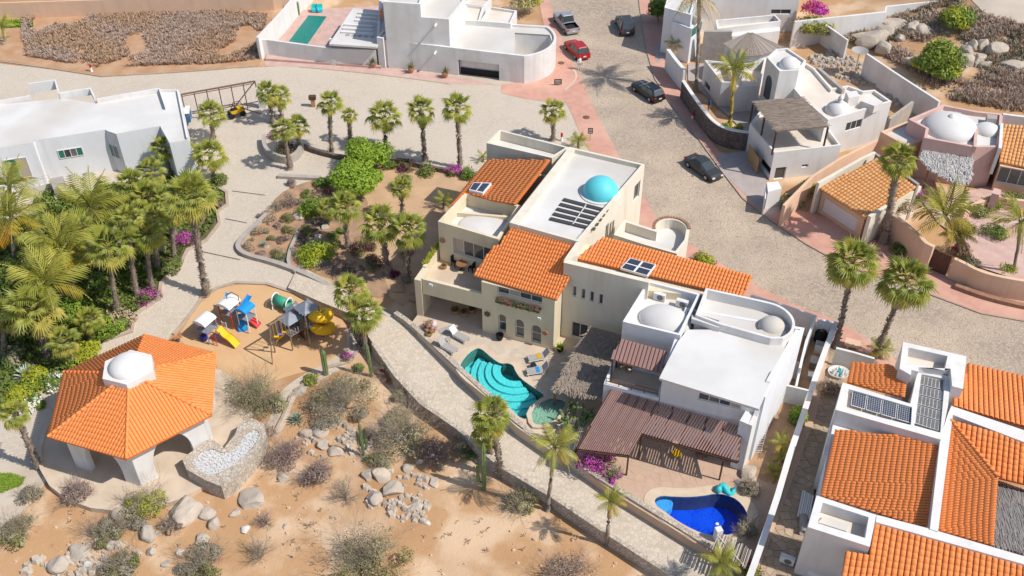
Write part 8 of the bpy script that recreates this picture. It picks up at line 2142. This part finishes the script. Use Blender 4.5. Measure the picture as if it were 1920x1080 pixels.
# boulders
Rk = [(347, 978, 34, 32, 'largest round tan boulder below the gazebo planter'), (467, 950, 27, 17, 'lone flat-topped boulder on open sand left of centre'), (276, 1012, 19, 22, 'upright pale boulder left of the largest one'), (385, 972, 18, 13, 'flat boulder leaning on the right of the largest one'),
 (402, 990, 14, 14, 'rounded boulder right of the flat one'), (380, 1020, 18, 11, 'low pale slab boulder on the sand below the largest one'), (283, 1042, 11, 11, 'small tan boulder under the upright pale one'), (222, 985, 20, 22, 'pointed tan boulder behind the dusty grey shrub'),
 (145, 1050, 24, 16, 'wide pale boulder at the bottom left rock cluster'), (108, 1072, 24, 18, 'pale angular boulder left of the wide one in the bottom cluster'), (162, 1064, 12, 10, 'small white boulder right of the bottom left cluster'), (205, 1030, 13, 12, 'grey boulder under the dusty grey shrub'),
 (700, 948, 21, 17, 'smooth round boulder in front of the split rock group'), (735, 930, 22, 18, 'big cracked boulder behind the smooth round one'), (712, 902, 20, 18, 'tall tan boulder at the top of the split rock group'), (764, 885, 13, 10, 'small smooth boulder right of the split rock group'),
 (690, 900, 14, 16, 'narrow tan boulder on the left of the split rock group'), (780, 960, 17, 12, 'brown slab boulder below the split rock group'), (628, 855, 15, 12, 'pale smooth boulder in the centre of the pale rock band'), (605, 842, 12, 14, 'tan boulder left of the smooth one in the pale rock band'),
 (575, 820, 14, 12, 'pale boulder at the left end of the pale rock band'), (600, 815, 20, 11, 'wide pale rock in the pale rock band'), (530, 902, 13, 9, 'small tan rock under the bare purple-brown shrub'), (815, 912, 13, 8, 'small rock on the sand below the purple scrub'),
 (440, 968, 12, 7, 'small flat stone left under the lone boulder'), (460, 998, 12, 6, 'small flat white stone on open sand'), (800, 985, 7, 5, 'tiny white stone below the brown slab'), (535, 990, 6, 5, 'tiny stone by the small bare twig bush'), (785, 870, 9, 6, 'small stone between scrub and path wall'),
 (337, 1040, 8, 7, 'small white stone right of the thin sand strip'), (310, 1062, 9, 6, 'small tan stone near the bottom left'), (850, 600, 0, 0, ''), (745, 548, 16, 9, 'orange-brown boulder in shade at the cream house corner'), (775, 562, 14, 7, 'flat orange boulder beside the stone path end'),
 (560, 740, 14, 8, 'flat pale stone beside the curved kerb'), (1405, 895, 20, 14, 'tan boulder right of the pergola pillar'), (1390, 912, 12, 9, 'smaller tan boulder beside the pool terrace corner'), (500, 465, 6, 5, 'small pink rock in the clipped garden'),
 (595, 450, 10, 8, 'pinkish rock right of the wide olive mound'), (583, 400, 10, 9, 'dark rock in the shade above the garden'), (560, 412, 12, 9, 'grey rock at the shaded dry stream'), (608, 430, 9, 8, 'tan rock by the young leaning palm'),
 (1640, 88, 24, 20, 'big rounded boulder on the hill behind the satellite dish'), (1662, 72, 20, 13, 'flat tan boulder above the big rounded hill one'), (1658, 103, 13, 16, 'upright boulder right of the big rounded hill one'), (1682, 58, 20, 10, 'long tan boulder on the hill top row, left'), (1712, 62, 16, 12, 'tan boulder on the hill top row, middle'),
 (1735, 65, 14, 10, 'tan boulder on the hill top row, right'), (1712, 128, 13, 16, 'tall boulder left of the large yellow-green tree'), (1815, 105, 13, 12, 'grey boulder right of the large yellow-green tree, upper left'), (1828, 92, 12, 11, 'grey boulder right of the large yellow-green tree, top'),
 (1818, 122, 13, 12, 'pale boulder right of the large yellow-green tree, lower'), (1845, 95, 13, 13, 'round grey boulder in the right hill cluster'), (1872, 108, 16, 18, 'largest egg-shaped boulder in the right hill cluster'), (1850, 128, 12, 9, 'low boulder in front of the egg-shaped one'), (1838, 120, 12, 12, 'cracked boulder in the middle of the right hill cluster'),
 (1905, 132, 22, 9, 'long flat rock at the right edge of the hill'), (1615, 78, 12, 12, 'small boulder left of the big rounded hill one'), (1690, 78, 10, 9, 'small hill boulder below the top row')]
for u, v, a, b, lb in Rk:
    if lb: rock(u, v, a * (1.55 if v < 140 else 1.1), b * (1.5 if v < 140 else 1.1), lb, 'rock_orange' if 'orange' in lb else ('rock_white' if 'white' in lb else 'rock'), 'boulders and rocks', z=.1 if u > 1380 and v > 800 else None)
# loose stones, pebbles, brush: uncountable stuff
def scatter_stones(name, poly, n, s0, s1, m, seed, sink=.3, pw=2.5):
    rr = random.Random(seed); xs = [p.x for p in poly]; ys = [p.y for p in poly]; mb = MB(); c = 0
    while c < n:
        p = Vector((rr.uniform(min(xs), max(xs)), rr.uniform(min(ys), max(ys))))
        if not inpoly(p, poly): continue
        if noise.noise(Vector((p.x * .25, p.y * .25, seed))) < -.1 and rr.random() < .8: c += .3; continue
        c += 1; s_ = s0 + (s1 - s0) * rr.random() ** pw; z = zg(p.x, p.y); vs = []
        for k in range(5): a = k * 1.2566 + rr.random() * .5; vs.append((p.x + math.cos(a) * s_ * rr.uniform(.7, 1.2), p.y + math.sin(a) * s_ * rr.uniform(.6, 1), z - .02))
        tpv = [(p.x + (x - p.x) * .6, p.y + (y - p.y) * .6, z + s_ * rr.uniform(.5, .9)) for x, y, _ in vs]
        mb.add(vs + tpv, [(k, (k + 1) % 5, 5 + (k + 1) % 5, 5 + k) for k in range(5)] + [(5, 6, 7, 8, 9)])
    o = mb.build(name, m, None, False, 'stuff'); return o
desert = GT(0, -40, 960, 60, 940, 130, 950, 300, 930, 400, 920, 500, 850, 540, 780, 600, 720, 690, 700, 740, 730, 800, 800, 900, 880, 1000, 940, 1100, 1005, 1220, 1090, 1200, 1200, -60, 1200)
tag(scatter_stones('loose_stones', desert, 900, .02, .2, 'sandstone', 4, pw=4), 'loose pale stones scattered over the sandy slope', 'stones')
band = GT(0, 545, 800, 640, 790, 700, 830, 690, 860, 600, 860, 560, 840); tag(scatter_stones('rock_band', band, 170, .08, .5, 'rock', 5, pw=1.8), 'band of broken pale rocks below the grey-green thicket', 'rocks')
band = GT(0, 670, 900, 740, 870, 800, 900, 800, 980, 740, 975, 690, 950); tag(scatter_stones('rock_pile', band, 130, .08, .45, 'rock', 6, pw=1.6), 'small stones filling in around the split boulders', 'rocks')
band = GT(0, 60, 1050, 200, 1010, 300, 1000, 240, 1080, 100, 1100, 20, 1090); tag(scatter_stones('rock_pile', band, 130, .1, .5, 'rock', 8, pw=1.6), 'jumbled pale rocks at the bottom left corner', 'rocks')
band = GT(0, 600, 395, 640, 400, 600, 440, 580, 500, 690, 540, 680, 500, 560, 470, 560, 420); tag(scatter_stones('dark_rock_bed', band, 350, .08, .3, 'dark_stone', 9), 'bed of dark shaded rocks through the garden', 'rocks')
rub = GT(0, 1515, 108, 1560, 95, 1600, 110, 1640, 140, 1665, 165, 1690, 200, 1700, 215, 1640, 160, 1590, 155, 1530, 125); tag(scatter_stones('rubble_heap', rub, 420, .12, .55, 'rock', 10, pw=1.3), 'heap of broken rubble behind the tower house', 'rubble')
hill = GT(0, 1600, 60, 1700, 30, 1800, 20, 1930, 60, 1990, 220, 1880, 205, 1790, 190, 1700, 130, 1650, 100); tag(scatter_stones('hill_stones', hill, 500, .08, .4, 'rock', 11), 'small rocks strewn over the brushy hillside', 'rocks')
def brush(name, poly, n, h0, h1, mats, seed, label, dens=-.25, k_=9, w_=.03, sc_=.22):
    rr = random.Random(seed); xs = [p.x for p in poly]; ys = [p.y for p in poly]; mb = MB(); c = 0; tries = 0
    while c < n and tries < n * 8:
        tries += 1
        p = Vector((rr.uniform(min(xs), max(xs)), rr.uniform(min(ys), max(ys))))
        if not inpoly(p, poly) or noise.noise(Vector((p.x * sc_, p.y * sc_, seed))) < dens + rr.uniform(-.12, .12): continue
        c += 1; z = zg(p.x, p.y); h = rr.uniform(h0, h1); mi = 0 if noise.noise(Vector((p.x * .15, p.y * .15, seed + 5))) + rr.uniform(-.25, .25) > 0 else (1 if len(mats) < 3 or rr.random() < .7 else 2)
        for j in range(k_):
            a = rr.uniform(0, 6.28); l = h * rr.uniform(.6, 1.1); d = Vector((math.cos(a) * rr.uniform(.3, 1.2), math.sin(a) * rr.uniform(.3, 1.2), 1)).normalized() * l; s_ = Vector((-math.sin(a), math.cos(a), 0)) * w_ * rr.uniform(.7, 1.6)
            o = Vector((p.x + rr.uniform(-.15, .15), p.y + rr.uniform(-.15, .15), z)); m_ = o + d * .55 + Vector((0, 0, .03))
            mb.add([o - s_ * .6, o + s_ * .6, m_ + s_ * 1.6, m_ - s_ * 1.6, o + d], [(0, 1, 2, 3), (3, 2, 4)], mi)
    return tag(mb.build(name, mats, None, False, 'stuff'), label, 'brush')
lotp = GT(0, 45, 30, 200, 14, 350, 14, 500, 28, 492, 70, 478, 112, 400, 120, 300, 122, 200, 128, 130, 118, 50, 105, 42, 60)
brush('dry_brush', lotp, 9500, .25, .7, ['dry_mauve', 'dry_grass', 'dry_grass'], 2, 'dense dry brown brush covering the empty lot', -.2, 10, .026, .22)
brush('hill_brush', GT(0, 1560, 70, 1650, 30, 1800, -5, 1850, 30, 2000, 80, 2000, 225, 1880, 205, 1790, 190, 1700, 130, 1640, 95), 6000, .3, .95, ['dry_mauve', 'leaf_grey', 'dry_grass'], 3, 'purple-brown dry scrub covering the rocky hillside', -.02, 9, .03, .25)
brush('sand_tufts', desert, 140, .1, .4, ['leaf_brown', 'twig'], 6, 'small dry tufts dotted over the sandy slope', .1, 7, .02, .3)
brush('lawn', GT(0, -60, 890, 20, 888, 45, 897, 40, 910, 0, 925, -60, 950), 2500, .05, .14, ['leaf', 'leaf_bright'], 7, 'short green lawn patch at the left edge', -1, 4, .02)
brush('verge_grass', GT(0, -40, 42, 58, 36, 62, 50, -40, 55), 1500, .1, .3, ['leaf', 'leaf_bright'], 8, 'strip of green grass at the top left verge', -1, 4, .04)
brush('ground_cover', GT(0, -60, 430, 80, 400, 200, 350, 330, 330, 400, 345, 420, 370, 405, 410, 380, 445, 345, 465, 330, 500, 295, 530, 290, 560, 248, 590, 240, 615, 190, 635, 120, 700, 80, 720, 20, 780, -60, 800), 9000, .2, .6, ['leaf_dark', 'leaf', 'leaf_olive'], 12, 'dense green undergrowth between the garden palms', -.35, 6, .06, .2)
# planter greenery on the balcony wall and window box
a, b = ML(LEN - .12, 1.9), ML(LEN - .12, 5.0)
t = thing('wall_planter', 'green succulents growing along the left balcony wall of the cream house', 'plants', (a.x, a.y, ZB)); rr = random.Random(4); mb = MB()
for _ in range(260):
    f = rr.random(); p = a.lerp(b, f); o = Vector((p.x + rr.uniform(-.2, .2), p.y, ZB)); d = Vector((rr.uniform(-.25, .25), rr.uniform(-.2, .2), rr.uniform(.15, .45))); s_ = Vector((.05, .02, 0)); mb.add([o - s_, o + s_, o + d], [(0, 1, 2)])
mb.build('leaves', 'leaf_lime', t, False, 'stuff')
s0_, z0_ = onwall(fA, fB, *Cx(720, 300)); s1_, z1_ = onwall(fA, fB, *Cx(1030, 365))
t = thing('window_box', 'long flower box with red blooms under the upper windows', 'flower box', (*(fA + E1 * s0_), z1_)); zz = (z0_ + z1_) / 2 + .1
pA, pB_ = fA + E1 * s0_ - E2 * .25, fA + E1 * s1_ - E2 * .25; mb = MB(); mb.box(((pA.x + pB_.x) / 2, (pA.y + pB_.y) / 2, zz - .12), ((pB_ - pA).length, .45, .2), math.atan2(E1.y, E1.x)); mb.build('box', 'box_leaf', t)
for nm, m_, n_ in (('leaves', 'box_leaf', 420), ('flowers', 'bloom_red', 130)):
    mb = MB()
    for _ in range(n_):
        f = rr.random(); p = pA.lerp(pB_, f) - E2 * rr.uniform(-.1, .35); o = Vector((p.x, p.y, zz + rr.uniform(-.3, .25))); s_ = Vector((rr.uniform(-.08, .08), rr.uniform(-.08, .08), rr.uniform(0, .08))); d = Vector((rr.uniform(-.1, .1), rr.uniform(-.1, .1), .1)); mb.add([o - s_, o + s_, o + d], [(0, 1, 2)])
    mb.build(nm, m_, t, False, 'stuff')
# stick roof at the bottom of the lower terrace
t = thing('stick_roof', 'rough stick and branch roof with pebbles at the bottom corner of the pool terrace', 'shade roof', (*G(1385, 1035, .1), .1))
for k in range(34):
    f = k / 33; a = G(1348 + 60 * f, 1000 + 32 * f, 1.6); b = G(1335 + 62 * f, 1030 + 36 * f, 1.6); j = rr.uniform(-.15, .15)
    MB().tube([(a.x, a.y + j, 1.65 + .05 * rr.random()), (b.x, b.y + j, 1.6 + .05 * rr.random())], .035, 5).build('stick', 'reed' if k % 3 else 'thatch_grey', t)
for f in (0, .5, 1):
    a = G(1342 + 61 * f, 1015 + 34 * f, 1.5); MB().tube([(a.x, a.y, .1), (a.x, a.y, 1.6)], .07, 6).build('post', 'wood', t)
a, b = G(1345, 1002, 1.8), G(1395, 1060, 1.8); MB().tube([(*a, 1.75), (*b, 1.75)], .03, 5).build('white_pole', 'frame', t)
b = G(1344, 1012, .1); tag(MB().box((b.x, b.y, .7), (.45, .45, 1.3), .3).add([], []).build('chimney_post', 'white_old'), 'short square white chimney pillar by the stick roof', 'pillar')

# more of the patio at the right edge
for a in ((1862, 392, 20, 'leaf_lime', 'leaf', 'clipped green hedge strip on the inner patio wall, left part', .5), (1905, 384, 22, 'leaf', 'leaf_olive', 'green planting on the inner patio wall, right part', .5), (1835, 408, 20, 'leaf_pale', 'leaf', 'pale green flowering shrubs beside the date palm', .6), (1868, 448, 26, 'leaf_dark', 'leaf', 'dark shaded shrubs under the right edge coconut palm', .5), (1806, 478, 18, 'leaf_brown', 'bloom_red', 'orange-red flowers just inside the brown gate', .6)):
    bush(a[0], a[1], a[2], a[5], a[3], a[4], hr=a[6], n=1200, ls=.1, z=.2)
wall('low inner patio wall with hedge at the right edge', 1.3, .35, 'peach', 1808, 392, 1845, 374, 1866, 366, 1890, 372, 1940, 378, name='garden_wall', base=lambda x, y: 0)
tag(MB().prism(PX(2.2, 1864, 352, 1878, 356, 1874, 366, 1860, 362), 0, 2.2).build('gate_pillar', 'pink_wall'), 'pink gate pillar in the middle of the inner patio wall', 'pillar')

for k, (u, v, r_, m_, lb) in enumerate(((498, 438, 8, 'leaf_grey', 'tiny grey tuft between the brown bushes on the garden slope'), (560, 462, 9, 'leaf_brown', 'little rust brown bush right of the garden centre'), (508, 452, 8, 'leaf_olive', 'tiny olive tuft above the agave of the garden'),
    (548, 478, 10, 'leaf_grey', 'small grey bush near the inner planter wall'), (640, 440, 11, 'leaf', 'small green bush left of the court palm trunk'), (596, 470, 11, 'leaf_dark', 'dark green bush behind the lime green garden bush'), (656, 500, 12, 'leaf_brown', 'brown bush between the lime bush and the wine coloured ones'),
    (700, 470, 11, 'leaf_olive', 'olive bush in the sand between the court palms'), (630, 345, 13, 'leaf_dark', 'dark bush at the left foot of the big green tree'), (574, 372, 13, 'leaf', 'green bush above the shaded rocks at the garden top'), (560, 385, 11, 'leaf_grey', 'grey bush right of the tall purple one'))):
    bush(u, v, r_, lb, m_, hr=.75, n=500, ls=.07)
